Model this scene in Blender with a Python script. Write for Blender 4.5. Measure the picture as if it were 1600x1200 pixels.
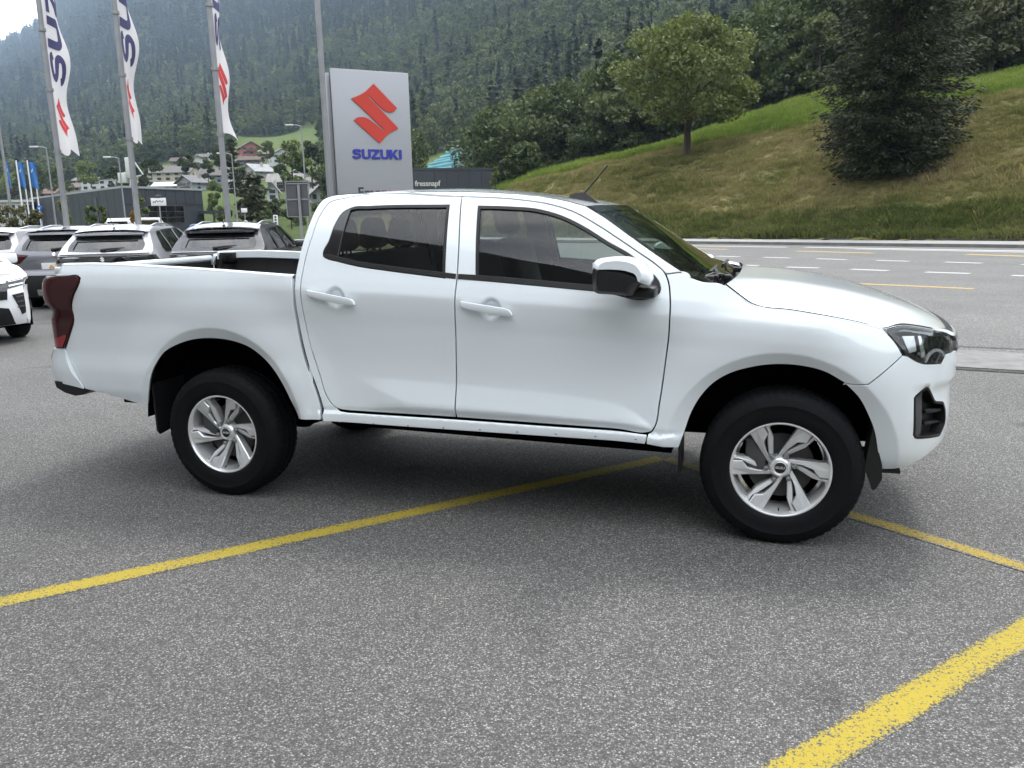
import bpy, bmesh, math, random
import numpy as np
from mathutils import Vector, Matrix, Euler
from mathutils.geometry import delaunay_2d_cdt

for _o in list(bpy.data.objects):
    bpy.data.objects.remove(_o)
scene = bpy.context.scene
COL = scene.collection
R = math.radians

# ------------------------------------------------------------------ camera
CAM_POS = Vector((3.05387, -4.91622, 1.59713)); CAM_YAW, CAM_PITCH, CAM_ROLL, CAM_F = .303905, -.199440, -.0233122, 1302.446
def cam_axes():
    cy, sy = math.cos(CAM_YAW), math.sin(CAM_YAW); cp, sp = math.cos(CAM_PITCH), math.sin(CAM_PITCH)
    f = Vector((-sy*cp, cy*cp, sp)); r = Vector((cy, sy, 0)); u = r.cross(f)
    return r*math.cos(CAM_ROLL)+u*math.sin(CAM_ROLL), -r*math.sin(CAM_ROLL)+u*math.cos(CAM_ROLL), f
CR, CU, CF = cam_axes()
cam_data = bpy.data.cameras.new('camera'); cam = bpy.data.objects.new('camera', cam_data); COL.objects.link(cam)
M = Matrix((CR, CU, -CF)).transposed().to_4x4(); M.translation = CAM_POS
cam.matrix_world = M
cam_data.sensor_width = 36; cam_data.lens = 36*CAM_F/1600; cam_data.clip_start = .05; cam_data.clip_end = 12000
scene.camera = cam

# ------------------------------------------------------------------ sky, sun, exposure
SUN_DIR = Vector((.16, .52, .95)).normalized()          # towards the sun: behind the pickup
world = bpy.data.worlds.new('World'); scene.world = world; world.use_nodes = True
nt = world.node_tree; nt.nodes.clear()
def wn(t, **k):
    n = nt.nodes.new(t)
    for a, b in k.items(): setattr(n, a, b)
    return n
w_out = wn('ShaderNodeOutputWorld'); w_bg = wn('ShaderNodeBackground'); w_bg.inputs['Strength'].default_value = .10
sky = wn('ShaderNodeTexSky', sky_type='NISHITA', sun_disc=False)
sky.sun_elevation = math.asin(SUN_DIR.z); sky.sun_rotation = math.atan2(SUN_DIR.x, SUN_DIR.y)
sky.air_density = 1.2; sky.dust_density = 1.5
w_tc = wn('ShaderNodeTexCoord'); w_map = wn('ShaderNodeMapping'); w_map.inputs['Scale'].default_value = (1.0, 1.0, 2.4)
w_no = wn('ShaderNodeTexNoise'); w_no.inputs['Scale'].default_value = 2.6; w_no.inputs['Detail'].default_value = 7; w_no.inputs['Roughness'].default_value = .55
w_rm = wn('ShaderNodeMapRange'); w_rm.inputs[1].default_value = .34; w_rm.inputs[2].default_value = .60
w_rm.inputs[3].default_value = .62; w_rm.inputs[4].default_value = 1.0
w_cr = wn('ShaderNodeValToRGB')
w_cr.color_ramp.elements[0].position = .30; w_cr.color_ramp.elements[0].color = (5.8, 5.85, 5.9, 1)
w_cr.color_ramp.elements[1].position = .72; w_cr.color_ramp.elements[1].color = (10.8, 10.7, 10.5, 1)
w_mx = wn('ShaderNodeMix', data_type='RGBA')
L = nt.links.new
L(w_tc.outputs['Generated'], w_map.inputs[0]); L(w_map.outputs[0], w_no.inputs['Vector'])
L(w_no.outputs[0], w_rm.inputs[0]); L(w_no.outputs[0], w_cr.inputs[0])
L(w_rm.outputs[0], w_mx.inputs[0]); L(sky.outputs[0], w_mx.inputs[6]); L(w_cr.outputs[0], w_mx.inputs[7])
L(w_mx.outputs[2], w_bg.inputs[0]); L(w_bg.outputs[0], w_out.inputs[0])

sun_d = bpy.data.lights.new('sun', 'SUN'); sun_d.energy = .7; sun_d.angle = R(14); sun_d.color = (1.0, .965, .92)
sun = bpy.data.objects.new('sun', sun_d); COL.objects.link(sun)
sun.rotation_euler = SUN_DIR.to_track_quat('Z', 'Y').to_euler(); sun.location = (0, 0, 60)

scene.view_settings.view_transform = 'Standard'; scene.view_settings.look = 'None'
scene.view_settings.exposure = 2.18; scene.view_settings.gamma = 1.0; scene.view_settings.use_curve_mapping = False
scene.render.engine = 'CYCLES'
scene.cycles.use_denoising = True; scene.cycles.max_bounces = 10; scene.cycles.transparent_max_bounces = 24
scene.cycles.volume_bounces = 0; scene.cycles.sample_clamp_indirect = 6.0
scene.cycles.caustics_reflective = False; scene.cycles.caustics_refractive = False
# ------------------------------------------------------------------ pickup body surface (s along the flank, z up)
def pchip(xs, ys):
    xs = np.asarray(xs, float); ys = np.asarray(ys, float); n = len(xs)
    h = np.diff(xs); d = np.diff(ys) / h
    m = np.zeros(n); m[0] = d[0]; m[-1] = d[-1]
    for i in range(1, n - 1):
        if d[i-1] * d[i] > 0:
            w1 = 2*h[i] + h[i-1]; w2 = h[i] + 2*h[i-1]
            m[i] = (w1 + w2) / (w1/d[i-1] + w2/d[i])
    def f(x):
        x = np.asarray(x, float)
        i = np.clip(np.searchsorted(xs, x, side='right') - 1, 0, n - 2)
        t = (x - xs[i]) / h[i]
        t2 = t*t; t3 = t2*t
        r = ys[i]*(2*t3-3*t2+1) + h[i]*m[i]*(t3-2*t2+t) + ys[i+1]*(-2*t3+3*t2) + h[i]*m[i+1]*(t3-t2)
        r = np.where(x < xs[0], ys[0] + m[0]*(x-xs[0]), r)
        return np.where(x > xs[-1], ys[-1] + m[-1]*(x-xs[-1]), r)
    return f
def sstep(a, b, x):
    t = np.clip((np.asarray(x, float)-a)/(b-a), 0, 1); return t*t*(3-2*t)
PL = np.array([(-1.275,0),(-1.27,.45),(-1.26,.72),(-1.237,.82),(-1.20,.873),(-1.13,.904),(-.95,.916)]+[(-.75+.25*k, .928-.0105*((-.75+.25*k-1.45)/2.2)**2-.0*k) for k in range(16)]+[(3.3,.920),(3.48,.908),(3.59,.892),(3.685,.866),(3.757,.828),(3.82,.77),(3.866,.70),(3.90,.60),(3.927,.45),(3.945,.25),(3.951,0)])
_c = np.concatenate([[0], np.cumsum(np.hypot(*(PL[1:]-PL[:-1]).T))])
_u = np.linspace(0, _c[-1], 4000)
PX = pchip(_c, PL[:,0])(_u); PW = pchip(_c, PL[:,1])(_u)
PS = np.concatenate([[0], np.cumsum(np.hypot(np.diff(PX), np.diff(PW)))])
PS -= np.interp(0, PX, PS)
_nx = -np.gradient(PW); _nw = np.gradient(PX)
_k = np.ones(41)/41
_nx = np.convolve(np.pad(_nx, 20, 'edge'), _k, 'valid'); _nw = np.convolve(np.pad(_nw, 20, 'edge'), _k, 'valid')
_l = np.hypot(_nx, _nw); NX = _nx/_l; NW = _nw/_l
S_END = float(PS[-1]); S_BEG = float(PS[0])
CREASE = pchip([-1.4,-.92,.54,1.5,2.58,2.93,3.3], [1.285,1.272,1.223,1.180,1.108,1.080,1.05])
ROOFZ = pchip([-1.4,.6,1.5,2.1,2.8,4], [1.73,1.735,1.728,1.70,1.66,1.6])
OFFC = pchip([.30,.42,.50,.60,.80,.98,1.09,1.15,1.20,1.28,1.40,1.55,1.66,1.71,1.74,1.76], [.075,.034,.018,.026,.036,.027,.014,.010,.022,.052,.100,.172,.236,.275,.325,.385])
OFFF = pchip([.28,.36,.44,.55,.70,.85,.95,1.02,1.08,1.14,1.20,1.3], [.16,.085,.040,.020,.008,.0,.004,.02,.05,.10,.17,.3])
OFFB = pchip([.3,.55,.62,.72,.85,1.0,1.15,1.22,1.30,1.37], [.07,.035,.022,.020,.030,.028,.012,.010,.026,.062])
ZU = pchip([.90,.93,1.21,1.48,2.286,2.40,2.50,2.6], [.76,.752,.744,.732,.676,.642,.580,.520])
ZL = pchip([.90,.93,1.08,1.24,1.48,1.96,2.5,2.6], [.75,.735,.670,.625,.618,.592,.550,.500])
SILL = pchip([-2, .8, 1.48, 1.97, 2.5, 5], [.557, .557, .551, .541, .529, .529])
def off(s, z):
    s = np.asarray(s, float); z = np.asarray(z, float)
    zc = CREASE(s); zr = ROOFZ(s)
    zz = np.where(z > zc, 1.15 + (z-zc)/(zr-zc)*(1.74-1.15), np.where(z > .6, .6 + (z-.6)*(1.15-.6)/(zc-.6), z))
    fb = 1 - sstep(.50, .60, s)
    f = sstep(3.2, 3.6, s)
    o = OFFC(zz)*(1-fb) + OFFB(z)*fb
    o = o*(1-f) + OFFF(z)*f
    o = o + .055*sstep(-1.02, -1.2, s)*sstep(1.285, 1.31, z)
    o = o + .014*sstep(.800, .785, z)*sstep(.60, .76, z)*sstep(3.66, 3.74, s)
    # sculpted lower door ledge
    zu = ZU(s); zl = ZL(s)
    q = np.clip((zu-z)/np.maximum(zu-zl, .01), 0, 1)
    A = .019*sstep(.90, 1.20, s)*(1-sstep(2.47, 2.53, s))
    zb = SILL(s); o = o - A*q*(1-sstep(zb+.055, zb+.004, z))
    # rocker panel standing proud below the doors
    o = o + (.006*sstep(zb+.03, zb+.002, z)*(1-sstep(zb+.001, zb-.012, z)) - .016*sstep(zb+.001, zb-.012, z))*sstep(.60, .72, s)*(1-sstep(2.55, 2.70, s))
    # wheel arch flares
    for (cx, cz, a, b) in ((.01, .46, .545, .550), (3.11, .42, .535, .525)):
        e = np.hypot((s-cx)/a, (z-cz)/b)
        bulge = .030*np.where(e < 1, 1.0, 1-sstep(1.0, 1.55, e))
        bulge = bulge - np.where(e < 1, .26*(1-e), 0)*sstep(.5, .8, e)
        o = o - bulge*sstep(.25, .5, z)
    # finger recesses behind the door handles
    for (cx, cz) in ((1.695, 1.135), (.815, 1.187)):
        o = o + .020*(1-sstep(.55, 1.05, np.hypot(s-cx, z-cz)/.060))
    return o
def surf(s, z, d=0.):
    """point of the near flank at (s, z), d metres proud of it"""
    s = np.asarray(s, float); z = np.asarray(z, float)
    x = np.interp(s, PS, PX); w = np.interp(s, PS, PW); nx = np.interp(s, PS, NX); nw = np.interp(s, PS, NW)
    o = off(s, z) - d
    return np.stack([x-nx*o, -(w-nw*o), z+0*s], -1)
def surf_n(s, z):
    h = .004
    a = surf(s+h, z)-surf(s-h, z); b = surf(s, z+h)-surf(s, z-h)
    n = np.cross(a, b); return n/np.linalg.norm(n, axis=-1, keepdims=True)
# ------------------------------------------------------------------ helpers
def P(px, py, D):
    """a point D metres ahead of the camera in the direction of a photo pixel (used to survey the place)"""
    return CAM_POS + (CF + CR*((px-800)/CAM_F) + CU*((600-py)/CAM_F))*D
def G(px, py, z=0.):
    d = CF + CR*((px-800)/CAM_F) + CU*((600-py)/CAM_F)
    return CAM_POS + d*((z-CAM_POS.z)/d.z)
def yh(px): return 350.65-(px-200)*.0233     # where eye level falls in the photograph
def hdir(px):
    d = CF+CR*((px-800)/CAM_F)+CU*((600-yh(px))/CAM_F); return Vector((d.x, d.y, 0))
def spot(px, D, z=0.): d = hdir(px)*D; return Vector((CAM_POS.x+d.x, CAM_POS.y+d.y, z))
def z_at(pos, py):
    q = Vector((pos[0]-CAM_POS.x, pos[1]-CAM_POS.y, 0)); k = (600-py)/CAM_F
    return CAM_POS.z+(k*q.dot(CF)-q.dot(CU))/(CU.z-k*CF.z)
def tag(o, label=None, cat=None, group=None, kind=None):
    if label: o['label'] = label
    if cat: o['category'] = cat
    if group: o['group'] = group
    if kind: o['kind'] = kind
    return o
def empty(name, loc=(0, 0, 0), rz=0.):
    o = bpy.data.objects.new(name, None); COL.objects.link(o)
    o.empty_display_size = .2; o.location = loc; o.rotation_euler = (0, 0, rz); return o
def link(name, me, parent=None, mat=None):
    o = bpy.data.objects.new(name, me); COL.objects.link(o)
    if mat is not None and not me.materials: me.materials.append(mat)
    if parent is not None: o.parent = parent
    return o
def mesh_np(name, V, F, mat=None, smooth=False, normals=None):
    """V (n,3) array, F (m,3|4) array or list of faces"""
    me = bpy.data.meshes.new(name)
    V = np.asarray(V, float)
    if isinstance(F, np.ndarray):
        n, k = F.shape
        me.vertices.add(len(V)); me.vertices.foreach_set('co', V.astype(np.float32).ravel())
        me.loops.add(n*k); me.loops.foreach_set('vertex_index', F.astype(np.int32).ravel())
        me.polygons.add(n); me.polygons.foreach_set('loop_start', np.arange(0, n*k, k, dtype=np.int32))
        me.update(calc_edges=True); me.validate()
    else:
        me.from_pydata([tuple(v) for v in V], [], [tuple(f) for f in F]); me.update()
    if smooth: me.polygons.foreach_set('use_smooth', [True]*len(me.polygons))
    if normals is not None: me.normals_split_custom_set_from_vertices([tuple(n) for n in normals])
    if mat is not None: me.materials.append(mat)
    return me
class MB:
    """collects primitives into one mesh"""
    def __init__(s): s.V = []; s.F = []; s.M = []
    def add(s, V, F, mi=0):
        b = len(s.V); s.V += [tuple(v) for v in V]; s.F += [tuple(i+b for i in f) for f in F]; s.M += [mi]*len(F); return s
    def box(s, x0, x1, y0, y1, z0, z1, mi=0, M=None):
        V = [Vector((x, y, z)) for z in (z0, z1) for y in (y0, y1) for x in (x0, x1)]
        if M is not None: V = [M @ v for v in V]
        return s.add(V, [(0,2,3,1),(4,5,7,6),(0,1,5,4),(2,6,7,3),(0,4,6,2),(1,3,7,5)], mi)
    def rbox(s, c, d, r=.02, mi=0, M=None, seg=2):
        """box with bevelled edges"""
        bm = bmesh.new(); bmesh.ops.create_cube(bm, size=1)
        for v in bm.verts: v.co = Vector((v.co.x*d[0], v.co.y*d[1], v.co.z*d[2]))
        bmesh.ops.bevel(bm, geom=bm.edges[:], offset=min(r, .49*min(d)), segments=seg, affect='EDGES', profile=.5)
        V = [v.co + Vector(c) for v in bm.verts]
        if M is not None: V = [M @ v for v in V]
        bm.verts.index_update(); F = [[v.index for v in f.verts] for f in bm.faces]; bm.free()
        return s.add(V, F, mi)
    def tube(s, pts, r, n=8, mi=0, caps=True):
        pts = [Vector(p) for p in pts]; rs = r if isinstance(r, (list, tuple)) else [r]*len(pts)
        V = []; F = []; t0 = None
        for i, p in enumerate(pts):
            t = (pts[min(i+1, len(pts)-1)]-pts[max(i-1, 0)]).normalized()
            if i == 0: a = t.orthogonal().normalized()
            else: a = (a - t*a.dot(t)).normalized()
            b = t.cross(a)
            for k in range(n):
                w = 2*math.pi*k/n; V.append(p + (a*math.cos(w)+b*math.sin(w))*rs[i])
        for i in range(len(pts)-1):
            for k in range(n):
                F.append((i*n+k, i*n+(k+1) % n, (i+1)*n+(k+1) % n, (i+1)*n+k))
        if caps: F.append(tuple(range(n-1, -1, -1))); F.append(tuple((len(pts)-1)*n+k for k in range(n)))
        return s.add(V, F, mi)
    def lathe(s, prof, n=48, M=None, mi=0, closed=False):
        """prof (r, h) turned about local z"""
        V = []; F = []; m = len(prof)
        for k in range(n):
            w = 2*math.pi*k/n
            for r, h in prof: V.append(Vector((r*math.cos(w), r*math.sin(w), h)))
        if M is not None: V = [M @ v for v in V]
        for k in range(n):
            for i in range(m if closed else m-1):
                j = (i+1) % m; k2 = (k+1) % n
                F.append((k*m+i, k2*m+i, k2*m+j, k*m+j))
        return s.add(V, F, mi)
    def prism(s, poly, a, b, fn, mi=0):
        """polygon extruded between depths a and b, fn(u, v, depth) -> point"""
        n = len(poly); V = [fn(u, v, a) for u, v in poly]+[fn(u, v, b) for u, v in poly]
        F = [tuple(range(n)), tuple(range(2*n-1, n-1, -1))]+[(i, n+i, n+(i+1) % n, (i+1) % n) for i in range(n)]
        return s.add(V, F, mi)
    def build(s, name, mats, parent=None, smooth=None, fix=True):
        me = bpy.data.meshes.new(name); me.from_pydata(s.V, [], s.F); me.update()
        mats = mats if isinstance(mats, (list, tuple)) else [mats]
        for m in mats: me.materials.append(m)
        if len(mats) > 1: me.polygons.foreach_set('material_index', s.M)
        if fix:
            bm = bmesh.new(); bm.from_mesh(me); bmesh.ops.recalc_face_normals(bm, faces=bm.faces[:]); bm.to_mesh(me); bm.free()
        if smooth is not None:
            me.polygons.foreach_set('use_smooth', [True]*len(me.polygons)); me.set_sharp_from_angle(angle=R(smooth))
        return link(name, me, parent)
def copy_tree(o, parent=None):
    c = o.copy(); COL.objects.link(c)
    if parent is not None: c.parent = parent
    for ch in [x for x in bpy.data.objects if x.parent == o]: copy_tree(ch, c)
    return c
# 2-D curves and filled sheets -----------------------------------------------------------------
def curve(pts, step=.014, closed=True):
    """Catmull-Rom through pts; a third entry marks a corner"""
    p = [np.array(q[:2], float) for q in pts]; c = [len(q) > 2 for q in pts]; n = len(p); out = []
    if closed and any(c):
        k = c.index(True); p = p[k:]+p[:k]; c = c[k:]+c[:k]
    rng = range(n if closed else n-1)
    for i in rng:
        a = p[i]; b = p[(i+1) % n]
        pa = p[i-1] if (closed or i > 0) else a; pb = p[(i+2) % n] if (closed or i+2 < n) else b
        L_ = np.linalg.norm(b-a)
        ta = (b-a) if c[i] or (not closed and i == 0) else None
        tb = (b-a) if c[(i+1) % n] or (not closed and i+2 >= n) else None
        if ta is None:
            l0 = np.linalg.norm(a-pa); ta = ((a-pa)/max(l0, 1e-6)*L_ + (b-a)/max(L_, 1e-6)*l0)/(l0+L_)*L_
        if tb is None:
            l1 = np.linalg.norm(pb-b); tb = ((b-a)/max(L_, 1e-6)*l1 + (pb-b)/max(l1, 1e-6)*L_)/(l1+L_)*L_
        m = max(1, int(round(L_/step)))
        t = np.arange(m)[:, None]/m
        out.append(a*(2*t**3-3*t**2+1)+ta*(t**3-2*t**2+t)+b*(-2*t**3+3*t**2)+tb*(t**3-t**2))
    if not closed: out.append(p[-1][None])
    return np.concatenate(out)
def area(p): return .5*np.sum(p[:, 0]*np.roll(p[:, 1], -1)-np.roll(p[:, 0], -1)*p[:, 1])
def inset(p, g):
    """move a closed loop inwards by g"""
    if g == 0: return p
    sgn = 1 if area(p) > 0 else -1
    d1 = p-np.roll(p, 1, 0); d2 = np.roll(p, -1, 0)-p
    d1 /= np.maximum(np.linalg.norm(d1, axis=1, keepdims=True), 1e-9); d2 /= np.maximum(np.linalg.norm(d2, axis=1, keepdims=True), 1e-9)
    n1 = np.stack([-d1[:, 1], d1[:, 0]], 1)*sgn; n2 = np.stack([-d2[:, 1], d2[:, 0]], 1)*sgn
    b = n1+n2; b /= np.maximum(np.sum(b*n1, 1, keepdims=True), .35)
    return p+b*g
def inside(pts, loop):
    x, y = pts[:, 0], pts[:, 1]; r = np.zeros(len(pts), bool); n = len(loop)
    for i in range(n):
        x0, y0 = loop[i]; x1, y1 = loop[(i+1) % n]
        if y0 == y1: continue
        k = ((y0 > y) != (y1 > y)) & (x < (x1-x0)*(y-y0)/(y1-y0)+x0); r ^= k
    return r
def fill(outer, holes=(), sp=.03, extra=None):
    loops = [outer]+list(holes)
    V = []; E = []
    for lp in loops:
        b = len(V); n = len(lp); V += [tuple(q) for q in lp]; E += [(b+i, b+(i+1) % n) for i in range(n)]
    lo = outer.min(0); hi = outer.max(0)
    if sp:
        g = np.stack(np.meshgrid(np.arange(lo[0], hi[0], sp), np.arange(lo[1], hi[1], sp)), -1).reshape(-1, 2)
        g[:, 0] += (np.round((g[:, 1]-lo[1])/sp) % 2)*sp*.5
        if extra is not None: g = np.concatenate([g, extra])
        k = inside(g, outer)
        for h in holes: k &= ~inside(g, h)
        g = g[k]
        B = np.array(V)
        if len(g):
            d = np.full(len(g), 1e9)
            for i in range(0, len(B), 64):
                d = np.minimum(d, np.min(np.linalg.norm(g[:, None]-B[None, i:i+64], axis=2), 1))
            g = g[d > min(.008, sp*.35)]
            V += [tuple(q) for q in g]
    r = delaunay_2d_cdt([Vector(v) for v in V], E, [], 0, 1e-7)
    vv = np.array([tuple(v) for v in r[0]]); ff = np.array([f for f in r[2] if len(f) == 3], int)
    c = vv[ff].mean(1); k = inside(c, outer)
    for h in holes: k &= ~inside(c, h)
    ff = ff[k]
    ar = (vv[ff[:, 1]]-vv[ff[:, 0]]); br = (vv[ff[:, 2]]-vv[ff[:, 0]])
    neg = ar[:, 0]*br[:, 1]-ar[:, 1]*br[:, 0] < 0
    ff[neg] = ff[neg][:, ::-1]
    return vv, ff
def panel(name, outer, mat, parent, holes=(), fn=surf, nfn=surf_n, gap=0., d=0., sp=.03, flange=.018, rnd=.002, side=-1, extra=None):
    """a pressed sheet: outline in (s, z), lifted on fn, edges rolled inwards; side +1 mirrors it to the far flank"""
    outer = inset(outer, gap+rnd); holes = [inset(h, -(gap+rnd)) for h in holes]
    v2, F = fill(outer, holes, sp, extra)
    s, z = v2[:, 0], v2[:, 1]
    N = nfn(s, z); dv = (lambda a, b: (np.zeros_like(a)+d(a, b))[:, None]) if callable(d) else (lambda a, b: d)
    V = fn(s, z)+N*dv(s, z)
    Vs = [V]; Ns = [N]; Fs = [F]; base = len(V)
    if flange:
        for lp, sg in [(outer, 1)]+[(h, -1) for h in holes]:
            o = lp if area(lp)*sg > 0 else lp[::-1]           # outer CCW, holes CW: material on the left
            t = np.roll(o, -1, 0)-np.roll(o, 1, 0); t /= np.maximum(np.linalg.norm(t, axis=1, keepdims=True), 1e-9)
            n2 = np.stack([t[:, 1], -t[:, 0]], 1)
            p0 = fn(o[:, 0], o[:, 1]); nn = nfn(o[:, 0], o[:, 1])
            dd = dv(o[:, 0], o[:, 1])
            p0 = p0+nn*dd
            e = .003; out3 = fn(o[:, 0]+n2[:, 0]*e, o[:, 1]+n2[:, 1]*e)+nn*dd-p0
            out3 -= nn*np.sum(out3*nn, 1, keepdims=True); out3 /= np.maximum(np.linalg.norm(out3, axis=1, keepdims=True), 1e-9)
            rings = [(p0, nn), (p0+out3*rnd*.7-nn*rnd*.3, (nn+out3)*.707), (p0+out3*rnd-nn*rnd, out3), (p0+out3*rnd-nn*(rnd+flange), out3)]
            m = len(o)
            for (pp, q) in rings: Vs.append(pp); Ns.append(q)
            i = np.arange(m); j = (i+1) % m
            for k in range(3):
                a = base+k*m; b = a+m
                Fs.append(np.stack([a+i, b+i, b+j], 1)); Fs.append(np.stack([a+i, b+j, a+j], 1))
            base += 4*m
    V = np.concatenate(Vs); N = np.concatenate(Ns); F = np.concatenate(Fs)
    f0 = Fs[0]; gn = np.cross(Vs[0][f0[:, 1]]-Vs[0][f0[:, 0]], Vs[0][f0[:, 2]]-Vs[0][f0[:, 0]])
    if np.sum(gn*Ns[0][f0[:, 0]]) < 0: F = F[:, ::-1]
    if side > 0:
        V = V*[1, -1, 1]; N = N*[1, -1, 1]; F = F[:, ::-1]
    me = mesh_np(name, V, np.ascontiguousarray(F), mat, True, N)
    return link(name, me, parent)
def grid_mesh(name, Pts, mat, parent, smooth=True, flip=False):
    """Pts (n, m, 3)"""
    n, m, _ = Pts.shape; i = np.arange(n-1)[:, None]*m+np.arange(m-1)[None]
    F = np.stack([i, i+m, i+m+1, i+1], -1).reshape(-1, 4)
    if flip: F = F[:, ::-1]
    return link(name, mesh_np(name, Pts.reshape(-1, 3), np.ascontiguousarray(F), mat, smooth), parent)
def resample(P3, n):
    P3 = np.asarray(P3, float); l = np.concatenate([[0], np.cumsum(np.linalg.norm(np.diff(P3, axis=0), axis=1))]); t = np.linspace(0, l[-1], n)
    return np.stack([np.interp(t, l, P3[:, k]) for k in range(P3.shape[1])], 1)
def text_mesh(name, body, size, mat, parent, M, bold=.0, depth=.004, align='CENTER', space=1.0, shear=0.):
    cu = bpy.data.curves.new(name, 'FONT'); cu.body = body; cu.size = size; cu.extrude = depth; cu.offset = bold; cu.align_x = align; cu.align_y = 'CENTER'
    cu.space_character = space; cu.shear = shear; cu.resolution_u = 4
    o = bpy.data.objects.new(name, cu); COL.objects.link(o)
    dg = bpy.context.evaluated_depsgraph_get(); me = bpy.data.meshes.new_from_object(o.evaluated_get(dg))
    bpy.data.objects.remove(o); bpy.data.curves.remove(cu)
    me.materials.clear(); me.transform(M)
    return link(name, me, parent, mat)
# ------------------------------------------------------------------ materials
def new_mat(name):
    m = bpy.data.materials.new(name); m.use_nodes = True; m.node_tree.nodes.clear(); t = m.node_tree
    out = t.nodes.new('ShaderNodeOutputMaterial'); return m, t, out
def nd(t, typ, **k):
    n = t.nodes.new(typ)
    for a, b in k.items():
        if a.startswith('i_'):
            key = a[2:].replace('_', ' ')
            n.inputs[int(key) if key.isdigit() else key].default_value = b
        else: setattr(n, a, b)
    return n
def pmat(name, col, rough=.5, metal=0., coat=0., var=.0, vscale=6., bump=0., bscale=40., spec=.5, coord='Object', var2=None):
    m, t, out = new_mat(name); b = nd(t, 'ShaderNodeBsdfPrincipled'); lk = t.links.new
    b.inputs['Base Color'].default_value = (*col, 1); b.inputs['Roughness'].default_value = rough; b.inputs['Metallic'].default_value = metal
    b.inputs['Coat Weight'].default_value = coat; b.inputs['Coat Roughness'].default_value = .03; b.inputs['Specular IOR Level'].default_value = spec
    lk(b.outputs[0], out.inputs[0])
    if var or bump: tc = nd(t, 'ShaderNodeTexCoord')
    if var:
        n = nd(t, 'ShaderNodeTexNoise'); n.inputs['Scale'].default_value = vscale; n.inputs['Detail'].default_value = 6; n.inputs['Roughness'].default_value = .6
        lk(tc.outputs[coord], n.inputs['Vector'])
        r = nd(t, 'ShaderNodeValToRGB'); c2 = var2 or tuple(max(0, c*(1-var)) for c in col); c1 = tuple(min(1, c*(1+var)) for c in col)
        r.color_ramp.elements[0].position = .3; r.color_ramp.elements[0].color = (*c2, 1); r.color_ramp.elements[1].position = .7; r.color_ramp.elements[1].color = (*c1, 1)
        lk(n.outputs[0], r.inputs[0]); lk(r.outputs[0], b.inputs['Base Color'])
    if bump:
        n2 = nd(t, 'ShaderNodeTexNoise'); n2.inputs['Scale'].default_value = bscale; n2.inputs['Detail'].default_value = 4
        lk(tc.outputs[coord], n2.inputs['Vector']); bp = nd(t, 'ShaderNodeBump'); bp.inputs['Strength'].default_value = bump; bp.inputs['Distance'].default_value = .01
        lk(n2.outputs[0], bp.inputs['Height']); lk(bp.outputs[0], b.inputs['Normal'])
    return m
def glass_mat(name, tint, gloss=(1, 1, 1), rough=.0, ior=1.5, mirror=1.15):
    m, t, out = new_mat(name); lk = t.links.new
    tr = nd(t, 'ShaderNodeBsdfTransparent'); tr.inputs[0].default_value = (*tint, 1)
    gl = nd(t, 'ShaderNodeBsdfGlossy'); gl.inputs['Roughness'].default_value = rough; gl.inputs['Color'].default_value = (*gloss, 1)
    fr = nd(t, 'ShaderNodeFresnel'); fr.inputs[0].default_value = ior; mx = nd(t, 'ShaderNodeMixShader')
    mp = nd(t, 'ShaderNodeMath', operation='MULTIPLY'); mp.inputs[1].default_value = mirror; mp.use_clamp = True
    lk(fr.outputs[0], mp.inputs[0]); lk(mp.outputs[0], mx.inputs[0]); lk(tr.outputs[0], mx.inputs[1]); lk(gl.outputs[0], mx.inputs[2]); lk(mx.outputs[0], out.inputs[0])
    return m
PAINT_W = pmat('white_car_paint', (.73, .775, .80), .28, 0, 1.0)
PAINT_S = pmat('silver_car_paint', (.42, .42, .45), .30, .25, 1.0)
PAINT_G = pmat('grey_car_paint', (.14, .14, .16), .30, .4, 1.0)
PAINT_D = pmat('dark_grey_car_paint', (.035, .034, .038), .30, .4, 1.0)
PAINT_B = pmat('blue_car_paint', (.10, .18, .42), .3, .2, 1.0)
BLACK_P = pmat('black_plastic', (.010, .010, .011), .42, var=.2, vscale=60, spec=.35)
BLACK_G = pmat('gloss_black', (.008, .008, .009), .10, coat=.6)
BLACK_M = pmat('matt_black', (.0018, .0018, .002), .95, spec=.02)
GREY_P = pmat('grey_plastic', (.06, .06, .062), .5)
RUBBER = pmat('tyre_rubber', (.0042, .0045, .0058), .72, bump=.15, bscale=90, spec=.18)
ALLOY = pmat('alloy_silver', (.78, .785, .79), .26, .5, .8)
IRON = pmat('brake_iron', (.055, .054, .052), .6, .4)
ALLOY_F = pmat('machined_alloy', (.72, .725, .73), .24, .5, .8)
STEEL = pmat('brushed_steel', (.30, .30, .30), .42, .8, bump=.05)
CHROME = pmat('chrome', (.75, .75, .76), .08, 1.0)
GLASS_F = glass_mat('front_side_glass', (.60, .68, .65))
GLASS_R = glass_mat('rear_side_glass', (.50, .56, .55))
GLASS_W = glass_mat('windscreen_glass', (.55, .64, .58))
GLASS_D = glass_mat('dark_tinted_glass', (.10, .11, .115), ior=1.55, mirror=1.6)
LENS = glass_mat('clear_lens', (.86, .88, .88))
SEAT = pmat('seat_fabric', (.020, .020, .022), .85, var=.25, vscale=90)
TRIM_I = pmat('cabin_trim', (.035, .035, .037), .7)
HEADLN = pmat('headliner', (.22, .22, .21), .9)
CARGO = pmat('bed_liner', (.007, .007, .0075), .6, spec=.25, bump=.3, bscale=120)
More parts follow.
